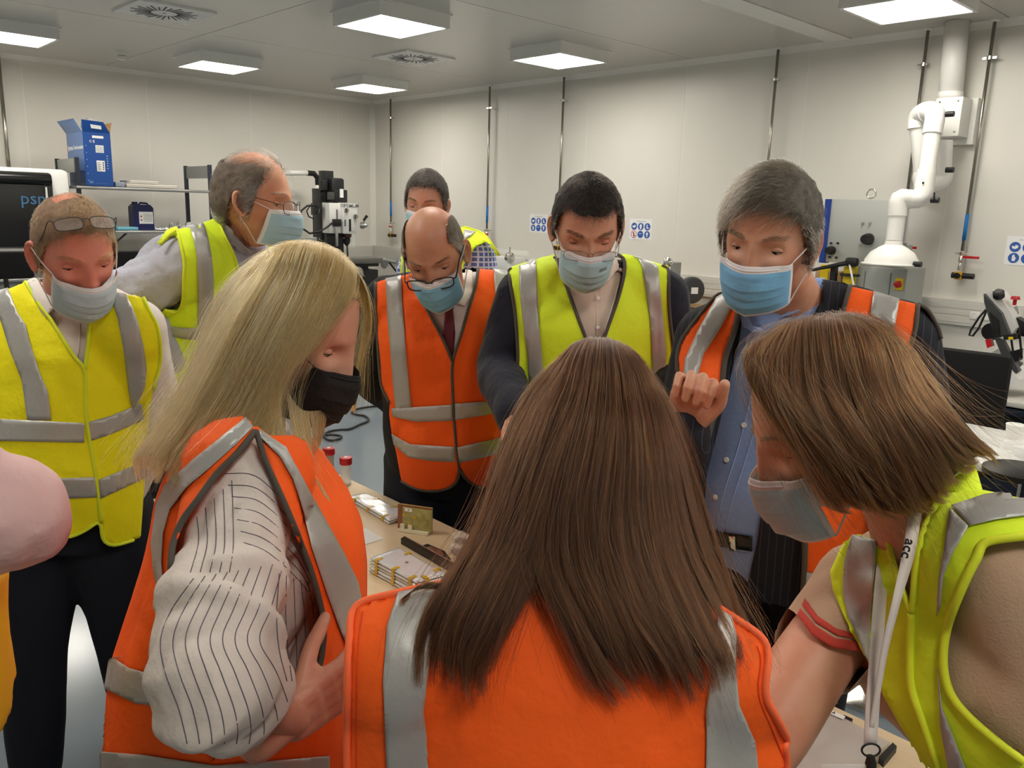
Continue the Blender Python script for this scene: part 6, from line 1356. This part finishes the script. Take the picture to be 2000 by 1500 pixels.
# ---------- P2: profile man, grey shirt
def p2():
    P = Person('grey haired balding man in profile with glasses, yellow vest and grey shirt, hand on hip', 62, W(452, 462, 2.50), (0, -.19, -.54), W(368, 508, 2.34), W(530, 520, 2.64), Head(W(497, 391, 2.42), 86, 4, 0, 1.165), skin=(196, 134, 104), bw=1.12, bd=1.08)
    P.armr = [.062, .056, .047, .040, .030]; aR = (W(246, 585, 2.32), W(330, 700, 2.42)); aL = (W(560, 700, 2.72), W(560, 850, 2.65)); arms = (('R', aR), ('L', aL)); P.eye_open = .8
    P.body(arms); P.brows(hairmat('brow_grey', []), n=200)
    gs = mat('shirt_greyblue', (178, 180, 195), rough=.8, bump=.8, bump_scale=9, bd=.03)
    shirt, sb, *_ = P.garment('shirt', gs, .020, arms, seed=41, wr=.013, wsc=12, armfl=.010)
    P.garment('trousers', TROUS, .02, (), tmax=-.02, legs=True, wr=.003); P.shoes(SHOE)
    P.vest(YELLOW, [[(312, 478), (347, 447), (370, 445), (397, 435), (423, 424), (435, 455), (457, 500), (470, 560), (560, 560), (570, 760), (300, 760), (302, 627), (322, 605), (350, 607), (357, 587), (359, 550), (360, 512), (352, 475), (347, 452), (330, 462)], [(522, 484), (540, 462), (553, 460), (557, 475), (560, 560), (520, 560)]], infl=.036, wsc=6, seed=44, stub=.0, wr=.006, arms=arms, ac=.046)
    for p in ([(371, 446), (397, 437), (405, 465), (412, 500), (416, 550), (416, 650), (386, 650), (386, 600), (384, 500), (378, 470)], [(305, 620), (335, 637), (362, 640), (420, 640), (420, 664), (362, 662), (330, 655), (303, 640)]): P.band(p)
    decal('vest_flange', [(310, 480), (328, 456), (347, 446), (353, 476), (344, 464), (328, 468)], sb, .010, YELLOW, P.vesto, 5, thick=.002)
    P.trim([(347, 450), (352, 475), (360, 512), (359, 550), (357, 587), (350, 607), (335, 610), (322, 605)], YTRIM); P.trim([(312, 478), (330, 460), (347, 448)], YTRIM); P.trim([(423, 424), (435, 455), (457, 500), (465, 530)], YTRIM)
    cs = mat('collar_greyblue', (186, 187, 202), rough=.8)
    decal('collar_leaf', [(430, 415), (438, 425), (465, 450), (492, 482), (488, 494), (470, 500), (445, 470), (425, 440)], P.body_bvh, .020, cs, shirt, 6, thick=.003)
    P.mask(mat('mask_grey_blue', (165, 200, 215), rough=.75, bump=.15, bump_scale=300), zt=-.012, zb=-.108, sag=.004, width=1.02)
    P.glasses(oz=-.004, oy=.002, rim=.0012, m=mat('glasses_brown', (80, 55, 50), rough=.3))
    def mk(L):
        x, y, z = L.T; h = hairline(L, nape=-.085, side=-.03); top = np.clip((z-.070)/.04, 0, 1)*np.clip((y+.085)/.03, 0, 1); fr = np.clip((y-.030)/.035, 0, 1); return h*(1-.93*np.maximum(top, fr))
    P.hair_short(mk, lambda R: np.where(R[:, 2] > -.03, .042, .016), lambda R: np.c_[.2*np.sign(R[:, 0]), -.75+0*R[:, 0], -.55+0*R[:, 0]], hairmat('hair_salt', [(36, 30, 26), (74, 64, 55), (150, 138, 122)]), mat('hair_cap_salt', (112, 100, 88), rough=.8, noise_amt=.5, noise_scale=40), n=13000, thick=.010, rad=.00012, lift=.22, jitter=.22, seed=9, K=8)
    P.hair_short(lambda L: hairline(L, nape=-.09, side=-.035)*((((L[:, 1] > .02) & (L[:, 2] < .045)) | (L[:, 2] < -.035))*1.0), lambda R: .022+0*R[:, 0], lambda R: np.c_[.1*np.sign(R[:, 0]), -.8+0*R[:, 0], -.5+0*R[:, 0]], hairmat('hair_white', [(150, 140, 128), (200, 192, 180)]), None, n=3500, thick=.012, rad=.00011, lift=.25, seed=19, ncap=False)
# ---------- P3: blonde woman
def p3():
    P = Person('woman with long blonde hair, black mask, striped blouse and orange vest, hand on her hip', 84, W(490, 850, 1.22), (0, -.03, -.50), W(485, 925, 1.07), W(540, 935, 1.38), Head(W(578, 640, 1.215), 84, 24, 2, .98, female=True), skin=(188, 130, 106), fem=True, bw=1.1, bd=.88)
    el = W(412, 1325, .90); wr = W(575, 1405, 1.03); aL = (W(640, 1150, 1.45), W(700, 1250, 1.3)); arms = (('R', (el, wr)), ('L', aL)); P.eye_open = .8
    P.body(arms, hands=[dict(wr=W(572, 1400, 1.035), D=W(660, 1340, 1.08)-W(572, 1400, 1.035), N=CF*.9+CU*.3, S=CU+CR*-.5, k=dict(curl=(12, 22, 15), spread=9, thumb=(45, 30), sc=.95))]); P.nails()
    blouse = mat('blouse_white', (222, 212, 205), rough=.8, bump=.7, bump_scale=14, bd=.015)
    sl = [.060, .072, .098, .085, .055]
    sl2 = [.046, .048, .056, .055, .045]
    def sleeve_folds(mb):
        ax = unit(el-P.shR); u = unit(np.cross(ax, CF)); v = np.cross(ax, u)
        for k, (f, rr, r_, tl) in enumerate(((.50, .058, .012, .25), (.62, .064, .013, -.2), (.74, .068, .012, .3), (.97, .060, .012, .5))):
            c_ = P.shR+(el-P.shR)*f; mb.tube([c_+(u*math.cos(a)+v*math.sin(a))*rr+ax*tl*.05*math.sin(a+k) for a in np.linspace(0, 2*PI, 30, endpoint=False)], r_, 8, closed=True)
    shirt, sb, *_ = P.garment('blouse', blouse, .014, (('R', (el, el+(wr-el)*.36)), ), seed=51, wr=.009, wsc=15, armr=sl2, vox=.007, extra=sleeve_folds)
    vpoly = [[(268, 935), (300, 900), (420, 820), (475, 812), (500, 842), (461, 889), (424, 926), (387, 977), (359, 1015), (340, 1061), (335, 1113), (340, 1160), (420, 1500), (440, 1700), (150, 1700), (200, 1500), (207, 1360), (219, 1267), (256, 1061)],
             [(475, 812), (527, 851), (575, 850), (650, 890), (710, 940), (750, 1000), (770, 1100), (775, 1164), (770, 1300), (720, 1700), (440, 1700), (420, 1440), (500, 1400), (536, 1344), (606, 1327), (625, 1295), (632, 1243), (629, 1197), (611, 1127), (587, 1061), (550, 973), (517, 898), (503, 851), (499, 843)]]
    P.vest(ORANGE, vpoly, infl=.036, wsc=6, flare=(.03, .07), seed=54, stub=-.01, wr=.006, snap=20, hem_t=-.17, arms=(('R', (el, wr)),), ac=.026, upto=.3, armr=sl2)
    for p in ([(480, 819), (494, 837), (461, 870), (410, 917), (368, 954), (335, 996), (322, 1043), (319, 1099), (324, 1160), (315, 1164), (305, 1117), (300, 1061), (310, 987), (326, 949), (380, 900), (452, 842)], [(506, 842), (555, 875), (578, 917), (620, 996), (667, 1080), (695, 1136), (704, 1178), (690, 1290), (676, 1267), (657, 1220), (634, 1155), (606, 1071), (587, 996), (569, 935), (545, 893), (506, 856)], [(219, 1281), (256, 1304), (300, 1316), (330, 1320), (330, 1378), (270, 1372), (209, 1344)], [(200, 1467), (284, 1472), (420, 1492), (640, 1475), (640, 1540), (200, 1540)]): P.band(p)
    P.trim([(499, 843), (461, 889), (424, 926), (387, 977), (359, 1015), (340, 1061), (335, 1113)], r=.004); P.trim([(499, 843), (503, 851), (517, 898), (550, 973), (587, 1061), (611, 1127), (629, 1197), (632, 1243), (625, 1295), (606, 1327), (560, 1342)], r=.004)
    # pinstripes woven along the blouse
    st = mat('pinstripe_dark', (100, 92, 105), rough=.8)
    for i in range(7):
        k = i*25
        trimline('pinstripe', [(440+i*6, 925+k*.9), (500+i*4, 930+k), (560+i*5, 990+k), (590+i*4, 1050+k*.9)], sb, .00055, st, shirt, .0004)
    for i in range(9):
        a = 318+i*24; trimline('pinstripe', [(a+60-i*2, 1130-i*4), (a+18, 1190), (a-4, 1250), (a+4+i*3, 1310), (a+30+i*3, 1380), (a+42+i*2, 1425), (a+48, 1452)], sb, .00055, st, shirt, .0004)
    for i in range(5): trimline('pinstripe', [(385+i*17, 1010-i*18), (388+i*17, 1060), (372+i*19, 1118)], sb, .00055, st, shirt, .0004)
    for i in range(5): trimline('pinstripe', [(545+i*14, 1120+i*4), (540+i*18, 1200), (545+i*17, 1270), (560+i*10, 1330)], sb, .00055, st, shirt, .0004)
    P.garment('trousers', TROUS, .02, (), tmax=-.04, legs=True, wr=.003); P.shoes(SHOE)
    P.mask(mat('mask_black', (20, 19, 20), rough=.8, bump=.3, bump_scale=200), dark=True, zt=-.020, width=1.0)
    hm = hairmat('hair_blonde', [(104, 66, 28), (156, 112, 56), (204, 162, 96), (232, 202, 146)]); cm = mat('hair_cap_blonde', (176, 140, 90), rough=.7, noise_amt=.3, noise_scale=40)
    P.hair_short(lambda L: hairline(L, front=.078, temple=.06, side=.0, nape=-.04), lambda R: .03+0*R[:, 0], lambda R: np.c_[.9*np.sign(R[:, 0]), -.3+0*R[:, 0], -.4+0*R[:, 0]], hm, cm, n=5000, thick=.003, rad=.00010, lift=.15, seed=2)
    def g(pts, ds): ds = np.interp(np.linspace(0, 1, len(pts)), np.linspace(0, 1, len(ds)), ds); return [(x, y, d) for (x, y), d in zip(pts, ds)]
    far = lambda g_, dx, dy, d: [(g_[0][0]+dx, g_[0][1]+dy, d)]+g_
    G = [g([(552, 480), (490, 510), (425, 580), (385, 680), (345, 770), (300, 850), (268, 900), (268, 940)], (1.26, 1.28, 1.27, 1.2, 1.15, 1.12)), g([(560, 477), (500, 508), (440, 575), (395, 670), (345, 770), (295, 845), (262, 895), (272, 950)], (1.21, 1.22, 1.20, 1.16, 1.13, 1.10)),
         g([(575, 474), (520, 520), (460, 610), (405, 720), (350, 820), (305, 890), (290, 955)], (1.21, 1.14, 1.10, 1.07, 1.05, 1.04)),
         g([(592, 472), (550, 540), (495, 640), (440, 750), (390, 840), (345, 900), (325, 955)], (1.21, 1.12, 1.08, 1.05, 1.03, 1.02)),
         g([(612, 475), (580, 560), (530, 670), (475, 780), (430, 860), (385, 910), (360, 950)], (1.21, 1.11, 1.07, 1.05, 1.02, 1.01)),
         g([(635, 482), (610, 570), (565, 680), (520, 780), (480, 850), (440, 900), (415, 935)], (1.21, 1.11, 1.08, 1.06, 1.02, 1.0)),
         g([(660, 495), (640, 580), (590, 675), (550, 750), (530, 820), (520, 870), (470, 910)], (1.21, 1.12, 1.09, 1.07, 1.05, 1.01)),
         g([(690, 525), (672, 595), (620, 670), (570, 725), (548, 790), (560, 860), (610, 935)], (1.21, 1.15, 1.11, 1.09, 1.08, 1.06))]
    G = [far(a, 22, 14, 1.29) for a in G]
    ho = long_hair(P.root, G, 17000, hm, cm, clump=60, depth=.016, back=.012, seed=3, head=P.head, fly=.02, clumpamt=.55, r0=.00016, r1=.00008, endj=.10)
    G2 = [g([(690, 525), (712, 560), (718, 620), (708, 700), (698, 770), (690, 820)], (1.21, 1.22, 1.25, 1.28)), g([(680, 515), (700, 560), (712, 620), (700, 700), (690, 770), (672, 800)], (1.22, 1.26, 1.30, 1.32))]
    long_hair(P.root, G2, 1500, hm, cm, clump=12, depth=.01, seed=4, head=P.head, cap=False, r0=.00016, r1=.00008, clumpamt=.3)
    G3 = [g([(560, 760), (570, 830), (585, 880), (620, 935), (650, 985)], (1.12, 1.10, 1.08)), g([(590, 800), (600, 850), (605, 900), (590, 930)], (1.16, 1.15, 1.14)), g([(640, 800), (630, 850), (620, 880)], (1.2, 1.2, 1.2))]
    long_hair(P.root, G3, 900, hm, cm, clump=9, depth=.01, seed=5, head=P.head, cap=False, r0=.00016, r1=.00008, clumpamt=.4)
# ---------- P8: woman with long brown hair from behind
def p8():
    P = Person('woman seen from behind with long brown hair over an orange vest, nearest the camera', 180, W(1150, 1158, .90), (0, -.10, -.46), W(1390, 1292, .86), W(795, 1275, .86), Head(W(1165, 862, .985), 180, 30, 0, .96, sub=5, female=True), skin=(205, 150, 125), fem=True, bw=1.1, bd=1.0)
    arms = (('R', (W(1400, 1600, .86), W(1300, 1700, .92))), ('L', (W(728, 1600, .90), W(760, 1680, 1.0))))
    P.body(arms); P.garment('blouse', BLACKJ, .004, arms, seed=61, wr=.003); P.garment('trousers', TROUS, .02, (), tmax=-.04, legs=True, wr=.003); P.shoes(SHOE)
    P.vest(ORANGE, [[(697, 1184), (777, 1159), (869, 1139), (950, 1120), (1330, 1130), (1402, 1188), (1440, 1212), (1488, 1247), (1499, 1282), (1494, 1356), (1522, 1414), (1560, 1500), (1600, 1800), (660, 1800), (679, 1500), (683, 1247)]], infl=.034, wsc=6, flare=(.03, .03), seed=64, wr=.004, stub=.012, snap=25, arms=arms, ac=.030)
    for p in ([(780, 1158), (869, 1139), (865, 1180), (840, 1270), (826, 1385), (840, 1500), (850, 1600), (765, 1600), (757, 1500), (749, 1328), (757, 1225)], [(1402, 1190), (1425, 1203), (1436, 1240), (1436, 1299), (1442, 1373), (1471, 1442), (1486, 1600), (1376, 1600), (1376, 1500), (1379, 1385), (1395, 1290)]): P.band(p)
    OT = mat('vest_trim_orange', raw=(1, .16, .05), rough=.7); P.trim([(869, 1139), (777, 1159), (697, 1184), (684, 1247), (680, 1350), (679, 1500), (678, 1600)], OT, .004); P.trim([(1402, 1188), (1440, 1212), (1488, 1247), (1499, 1282), (1494, 1356), (1522, 1414), (1560, 1500), (1580, 1600)], OT, .004)
    for ps in ([(708, 1195), (700, 1260), (697, 1400), (697, 1560)], [(1478, 1262), (1486, 1290), (1481, 1356), (1508, 1425), (1545, 1520)]): P.trim(ps, mat('stitch_orange', raw=(.75, .06, .01), rough=.8), .0008, off=.0005)
    hm = hairmat('hair_brown', [(28, 13, 7), (46, 25, 13), (74, 42, 21), (112, 70, 38)]); cm = mat('hair_cap_brown', (42, 27, 18), rough=.7, noise_amt=.3, noise_scale=40)
    P.hair_short(lambda L: hairline(L, front=.078, temple=.06, side=.0, nape=-.04), lambda R: .03+0*R[:, 0], lambda R: np.c_[.9*np.sign(R[:, 0]), -.3+0*R[:, 0], -.4+0*R[:, 0]], hm, cm, n=5000, thick=.003, rad=.00010, lift=.15, seed=2)
    def g(pts, ds): ds = np.interp(np.linspace(0, 1, len(pts)), np.linspace(0, 1, len(ds)), ds); return [(x, y, d) for (x, y), d in zip(pts, ds)]
    top = .975
    Lg = [g([(1120, 697), (1062, 730), (1010, 800), (968, 895), (940, 990), (905, 1080), (860, 1160), (825, 1250), (812, 1345)], (top, .97, .94, .90, .85, .80, .785, .775)),
          g([(1130, 693), (1080, 760), (1040, 850), (1005, 960), (970, 1070), (920, 1170), (880, 1270), (880, 1365)], (top, .92, .88, .85, .82, .79, .775, .765)),
          g([(1145, 690), (1105, 780), (1070, 890), (1040, 1000), (1005, 1100), (960, 1200), (915, 1300), (918, 1390)], (top, .90, .86, .83, .81, .785, .77, .76)),
          g([(1155, 689), (1120, 800), (1090, 900), (1060, 1010), (1035, 1110), (1000, 1200), (955, 1300), (935, 1385)], (top, .895, .855, .83, .81, .785, .77, .76))]
    far = lambda g_, dx, dy, d: [(g_[0][0]+dx, g_[0][1]+dy, d)]+g_; Lg = [far(a, 4, 8, 1.05) for a in Lg]
    long_hair(P.root, Lg, 11000, hm, cm, clump=34, depth=.014, back=.012, seed=13, head=P.head, fly=.02, clumpamt=.6, r0=.00016, r1=.00008, wave=.005, curl=.014)
    Rg = [g([(1155, 689), (1120, 790), (1080, 900), (1055, 1010), (1050, 1110), (1090, 1210), (1140, 1310), (1195, 1385)], (top, .89, .85, .83, .81, .785, .77, .755)),
          g([(1168, 688), (1155, 790), (1130, 900), (1105, 1010), (1110, 1110), (1150, 1210), (1195, 1300), (1235, 1372)], (top, .885, .845, .82, .80, .78, .765, .755)),
          g([(1182, 688), (1190, 790), (1180, 900), (1165, 1010), (1175, 1110), (1215, 1210), (1265, 1300), (1285, 1380)], (top, .885, .845, .82, .80, .775, .765, .755)),
          g([(1196, 690), (1225, 790), (1230, 900), (1225, 1010), (1240, 1110), (1280, 1210), (1325, 1300), (1345, 1390)], (top, .89, .85, .825, .80, .78, .765, .755)),
          g([(1210, 695), (1260, 780), (1280, 890), (1290, 1000), (1310, 1100), (1350, 1200), (1390, 1290), (1400, 1370)], (top, .91, .865, .84, .815, .79, .77, .76)),
          g([(1225, 702), (1285, 780), (1315, 880), (1335, 990), (1360, 1090), (1405, 1190), (1440, 1270), (1445, 1345)], (top, .93, .895, .87, .84, .81, .785, .77)),
          g([(1238, 708), (1300, 775), (1338, 870), (1368, 970), (1395, 1070), (1430, 1160), (1462, 1240), (1462, 1310)], (top, .965, .945, .91, .87, .83, .80, .78))]
    Rg = [far(a, 0, 8, 1.05) for a in Rg]
    long_hair(P.root, Rg, 19000, hm, cm, clump=60, depth=.014, back=.012, seed=14, head=P.head, fly=.02, clumpamt=.6, r0=.00016, r1=.00008, wave=.004, curl=.014)
    G = [g([(860, 1150), (820, 1150), (790, 1165), (788, 1185)], (.80, .80, .80)), g([(880, 1140), (830, 1140), (800, 1158), (795, 1180)], (.80, .80, .80))]
    long_hair(P.root, G, 500, hm, cm, clump=3, depth=.006, seed=15, head=P.head, cap=False, clumpamt=.5)
# ---------- P9: leaning woman with brown bob
def p9():
    P = Person('woman with brown shoulder length hair leaning over the table, yellow vest and lanyard', -62, W(1800, 1050, 1.02), (-.20, -.26, -.44), W(1682, 1152, 1.12), W(1960, 1115, .92), Head(W(1622, 822, 1.0), -92, 28, 0, .98, female=True), skin=(200, 142, 115), fem=True, bw=.98, bd=1.0)
    P.armr = [.047, .050, .048, .042, .032]
    aR = (W(1465, 1470, 1.02), W(1330, 1400, 1.25)); aL = (W(2060, 1400, .92), W(1990, 1600, 1.0)); arms = (('R', aR), ('L', aL)); P.eye_open = .5
    P.body(arms, vox=.008); P.brows(hairmat('brow_brown', []), n=160)
    bs = mat('sweater_beige', (196, 165, 138), rough=.9, sheen=.2, bump=.3, bump_scale=300)
    shirt, sb, *_ = P.garment('sweater', bs, .014, (('R', (W(1465, 1470, 1.02)*.30+P.shR*.70, W(1465, 1470, 1.02)*.38+P.shR*.62)), ('L', aL)), seed=71, wr=.006, cut=hole([(1552, 1196), (1587, 1241), (1625, 1264), (1690, 1275), (1700, 1300), (1600, 1420), (1420, 1400), (1480, 1150)]), vox=.008, armr=[.052, .050, .048, .048, .048])
    rd = mat('cuff_red', (200, 75, 65), rough=.9)
    abv = P.body_bvh
    decal('cuff_stripe', [(1574, 1171), (1598, 1205), (1632, 1228), (1678, 1240), (1680, 1250), (1634, 1241), (1594, 1217), (1568, 1184)], sb, .003, rd, shirt, 6, thick=.002); decal('cuff_stripe', [(1565, 1191), (1594, 1224), (1628, 1246), (1680, 1255), (1683, 1273), (1625, 1264), (1587, 1241), (1559, 1203)], sb, .003, rd, shirt, 6, thick=.002)
    P.garment('trousers', TROUS, .02, (), tmax=-.04, legs=True, wr=.003); P.shoes(SHOE)
    vp = [[(1834, 905), (1962, 905), (2100, 930), (2100, 1040), (2000, 1048), (1924, 1060), (1911, 1086), (1890, 1124), (1855, 1210), (1843, 1287), (1855, 1350), (1890, 1397), (1949, 1449), (2000, 1487), (2100, 1560), (2100, 1800), (1900, 1800), (1834, 1500), (1808, 1500), (1779, 1449), (1753, 1410), (1727, 1363), (1693, 1287), (1663, 1231), (1646, 1197), (1627, 1154), (1621, 1116), (1642, 1069), (1668, 1043), (1736, 1060), (1753, 1124), (1781, 1197), (1785, 1159), (1791, 1099), (1808, 1030), (1834, 975)]]
    P.vest(YELLOW, vp, infl=.034, wsc=6, flare=(.03, .03), seed=74, wr=.006, stub=.0, snap=25, arms=(('L', aL), ('R', aR)), ac=.024, upto=.3)
    for p in ([(1668, 1046), (1715, 1056), (1712, 1116), (1704, 1201), (1698, 1288), (1692, 1290), (1655, 1205), (1648, 1167), (1653, 1099)], [(1860, 992), (1924, 971), (2000, 960), (2060, 956), (2060, 1008), (2000, 1011), (1949, 1018), (1896, 1030)], [(1858, 996), (1894, 1031), (1864, 1082), (1847, 1124), (1840, 1184), (1834, 1201), (1838, 1133), (1849, 1073)], [(1834, 1300), (1843, 1380), (1889, 1500), (1930, 1600), (1880, 1600), (1855, 1500), (1840, 1414)]): P.band(p)
    P.trim([(2060, 1045), (2000, 1048), (1924, 1060), (1911, 1086), (1890, 1124), (1855, 1210), (1843, 1287), (1855, 1350), (1890, 1397), (1949, 1449), (2000, 1487)], YTRIM, .005); P.trim([(1781, 1197), (1785, 1159), (1791, 1099), (1808, 1030), (1834, 975)], YTRIM, .004); P.trim([(1781, 1197), (1779, 1329), (1804, 1414), (1834, 1500)], YTRIM, .005); P.trim([(1736, 1060), (1753, 1124), (1781, 1197)], YTRIM, .004)
    # lanyard: two straps, hook
    lan = empty('lanyard', W(1700, 1440, .93), 'white lanyard with dark printed letters hanging from the leaning woman neck, black hook', 'lanyard')
    lm = mat('lanyard_white', (222, 212, 208), rough=.6)
    def strap(A, B, d0, d1, nm):
        n = 20; A = crom(A, n); B = crom(B, n); dd = np.interp(np.linspace(0, 1, n), np.linspace(0, 1, len(d0)), d0); V = []
        for i in range(n): V += [W(A[i][0], A[i][1], dd[i]), W(B[i][0], B[i][1], dd[i])]
        o = mesh_obj(nm, V, [[2*i, 2*i+1, 2*i+3, 2*i+2] for i in range(n-1)], lm, lan, True); o.modifiers.new('s', 'SOLIDIFY').thickness = .0012; return dd
    strap([(1775, 1000), (1762, 1080), (1745, 1160), (1722, 1260), (1705, 1370), (1695, 1430)], [(1800, 1000), (1786, 1085), (1760, 1170), (1734, 1270), (1716, 1370), (1705, 1430)], (.955, .93, .905, .90, .90, .90), None, 'strap')
    strap([(1717, 1052), (1705, 1180), (1697, 1290), (1690, 1380), (1687, 1452)], [(1738, 1062), (1730, 1180), (1722, 1290), (1717, 1380), (1712, 1456)], (1.04, .98, .93, .91, .895), None, 'strap')
    text('acc', .017, W(1773, 1072, .917), W(1764, 1100, .917)-W(1778, 1050, .917), CR*.95+CU*.2, inkgrey and ink, lan, ext=.0003, bold=True)
    o = W(1701, 1465, .89); MB().tube([o+CR*.010*math.cos(a)+CU*.007*math.sin(a) for a in np.linspace(0, 2*PI, 20, endpoint=False)], .0012, 8, closed=True).build('ring', black, lan, True)
    S(MB().tube(crom([o-CU*.006, o-CU*.02, o-CU*.035+CR*.004], 8), [.004, .005, .006, .006, .005, .006, .005, .004], 10).build('hook', black, lan)); S(MB().box(o-CU*.05+CR*-.03, (.05, .004, .07), np.stack([CR, CF, CU], 1), .002).build('badge_holder', glass, lan))
    P.mask(mat('mask_pale_blue', (175, 208, 220)), width=1.0, zt=-.024, yb=.004)
    hm = hairmat('hair_chestnut', [(30, 14, 6), (52, 28, 13), (82, 48, 23), (138, 92, 48)]); cm = mat('hair_cap_chestnut', (44, 30, 20), rough=.7, noise_amt=.3, noise_scale=40)
    P.hair_short(lambda L: hairline(L, front=.078, temple=.06, side=.0, nape=-.04), lambda R: .03+0*R[:, 0], lambda R: np.c_[.9*np.sign(R[:, 0]), -.3+0*R[:, 0], -.4+0*R[:, 0]], hm, cm, n=5000, thick=.003, rad=.00010, lift=.15, seed=2)
    def g(pts, ds): ds = np.interp(np.linspace(0, 1, len(pts)), np.linspace(0, 1, len(ds)), ds); return [(x, y, d) for (x, y), d in zip(pts, ds)]
    G = [g([(1530, 650), (1480, 668), (1458, 705), (1475, 760), (1530, 850), (1580, 930), (1620, 985), (1665, 1000)], (1.0, .975, .955, .935, .92, .915, .92)),
         g([(1555, 636), (1515, 680), (1500, 740), (1540, 820), (1590, 900), (1630, 960), (1680, 1005)], (1.0, .95, .925, .91, .905, .905, .91)),
         g([(1585, 624), (1565, 690), (1570, 770), (1620, 860), (1665, 930), (1700, 980), (1745, 1012)], (1.0, .94, .915, .90, .895, .90, .91)),
         g([(1620, 617), (1630, 700), (1660, 790), (1710, 880), (1740, 950), (1760, 990), (1795, 1005)], (1.0, .94, .91, .895, .895, .90, .92)),
         g([(1655, 616), (1695, 700), (1730, 790), (1775, 870), (1805, 930), (1825, 970), (1845, 985)], (1.0, .94, .91, .90, .905, .92, .94)),
         g([(1695, 622), (1745, 700), (1785, 780), (1830, 840), (1860, 880), (1890, 900), (1915, 908)], (1.0, .95, .92, .915, .93, .95, .97)),
         g([(1735, 640), (1795, 710), (1845, 775), (1885, 825), (1920, 865), (1945, 893), (1950, 908)], (1.0, .985, .97, .97, .98, .99, 1.0))]
    G = [[(a[0][0]+16, a[0][1]+10, 1.07)]+a for a in G]
    long_hair(P.root, G, 20000, hm, cm, clump=70, depth=.016, back=.012, seed=23, head=P.head, fly=.03, clumpamt=.55, r0=.00015, r1=.00007, wave=.004, curl=.012)
# ---------- P10: pink sleeve at the left edge
def p10():
    P = Person('person at the left edge with a pink sleeved elbow and a warm yellow vest hem', 120, W(-405, 720, 1.0), (0, .0, -.5), W(-230, 830, 1.0), W(-480, 830, 1.02), Head(W(-290, 520, 1.0), 110, 10, 0, .98, sub=5, female=True), skin=(205, 150, 125), fem=True, bw=1.15, bd=1.2)
    el = W(28, 1012, 1.02); wr = W(-170, 1080, 1.12); arms = (('R', (el, wr)),)
    P.shR = W(-150, 930, .96)
    P.body(arms, vox=.012); pk = mat('shirt_pink', (228, 190, 190), rough=.8, bump=.7, bump_scale=9, bd=.02)
    P.garment('shirt', pk, .016, arms, seed=81, wr=.010, wsc=8, armfl=.010)
    P.garment('trousers', mat('trousers_black', (14, 14, 17)), .03, (), tmax=.05, legs=True); P.shoes(SHOE)
    gold = mat('vest_gold', raw=(.90, .62, .02), rough=.7)
    o, b, *_ = P.garment('vest', gold, .030, (), seed=84, wr=.006, tmin=.03, tmax=.45, flare=(.02, .03), straight=True)
    P.hair_short(lambda L: hairline(L), lambda R: .05+0*R[:, 0], lambda R: np.c_[0*R[:, 0], -.3+0*R[:, 0], -.9+0*R[:, 0]], hairmat('hair_brown', []), mat('hair_cap_brown', (42, 27, 18)), n=2000)
for _f in (p4, p5, p6, p7, p1, p2, p3, p8, p9, p10): _f()
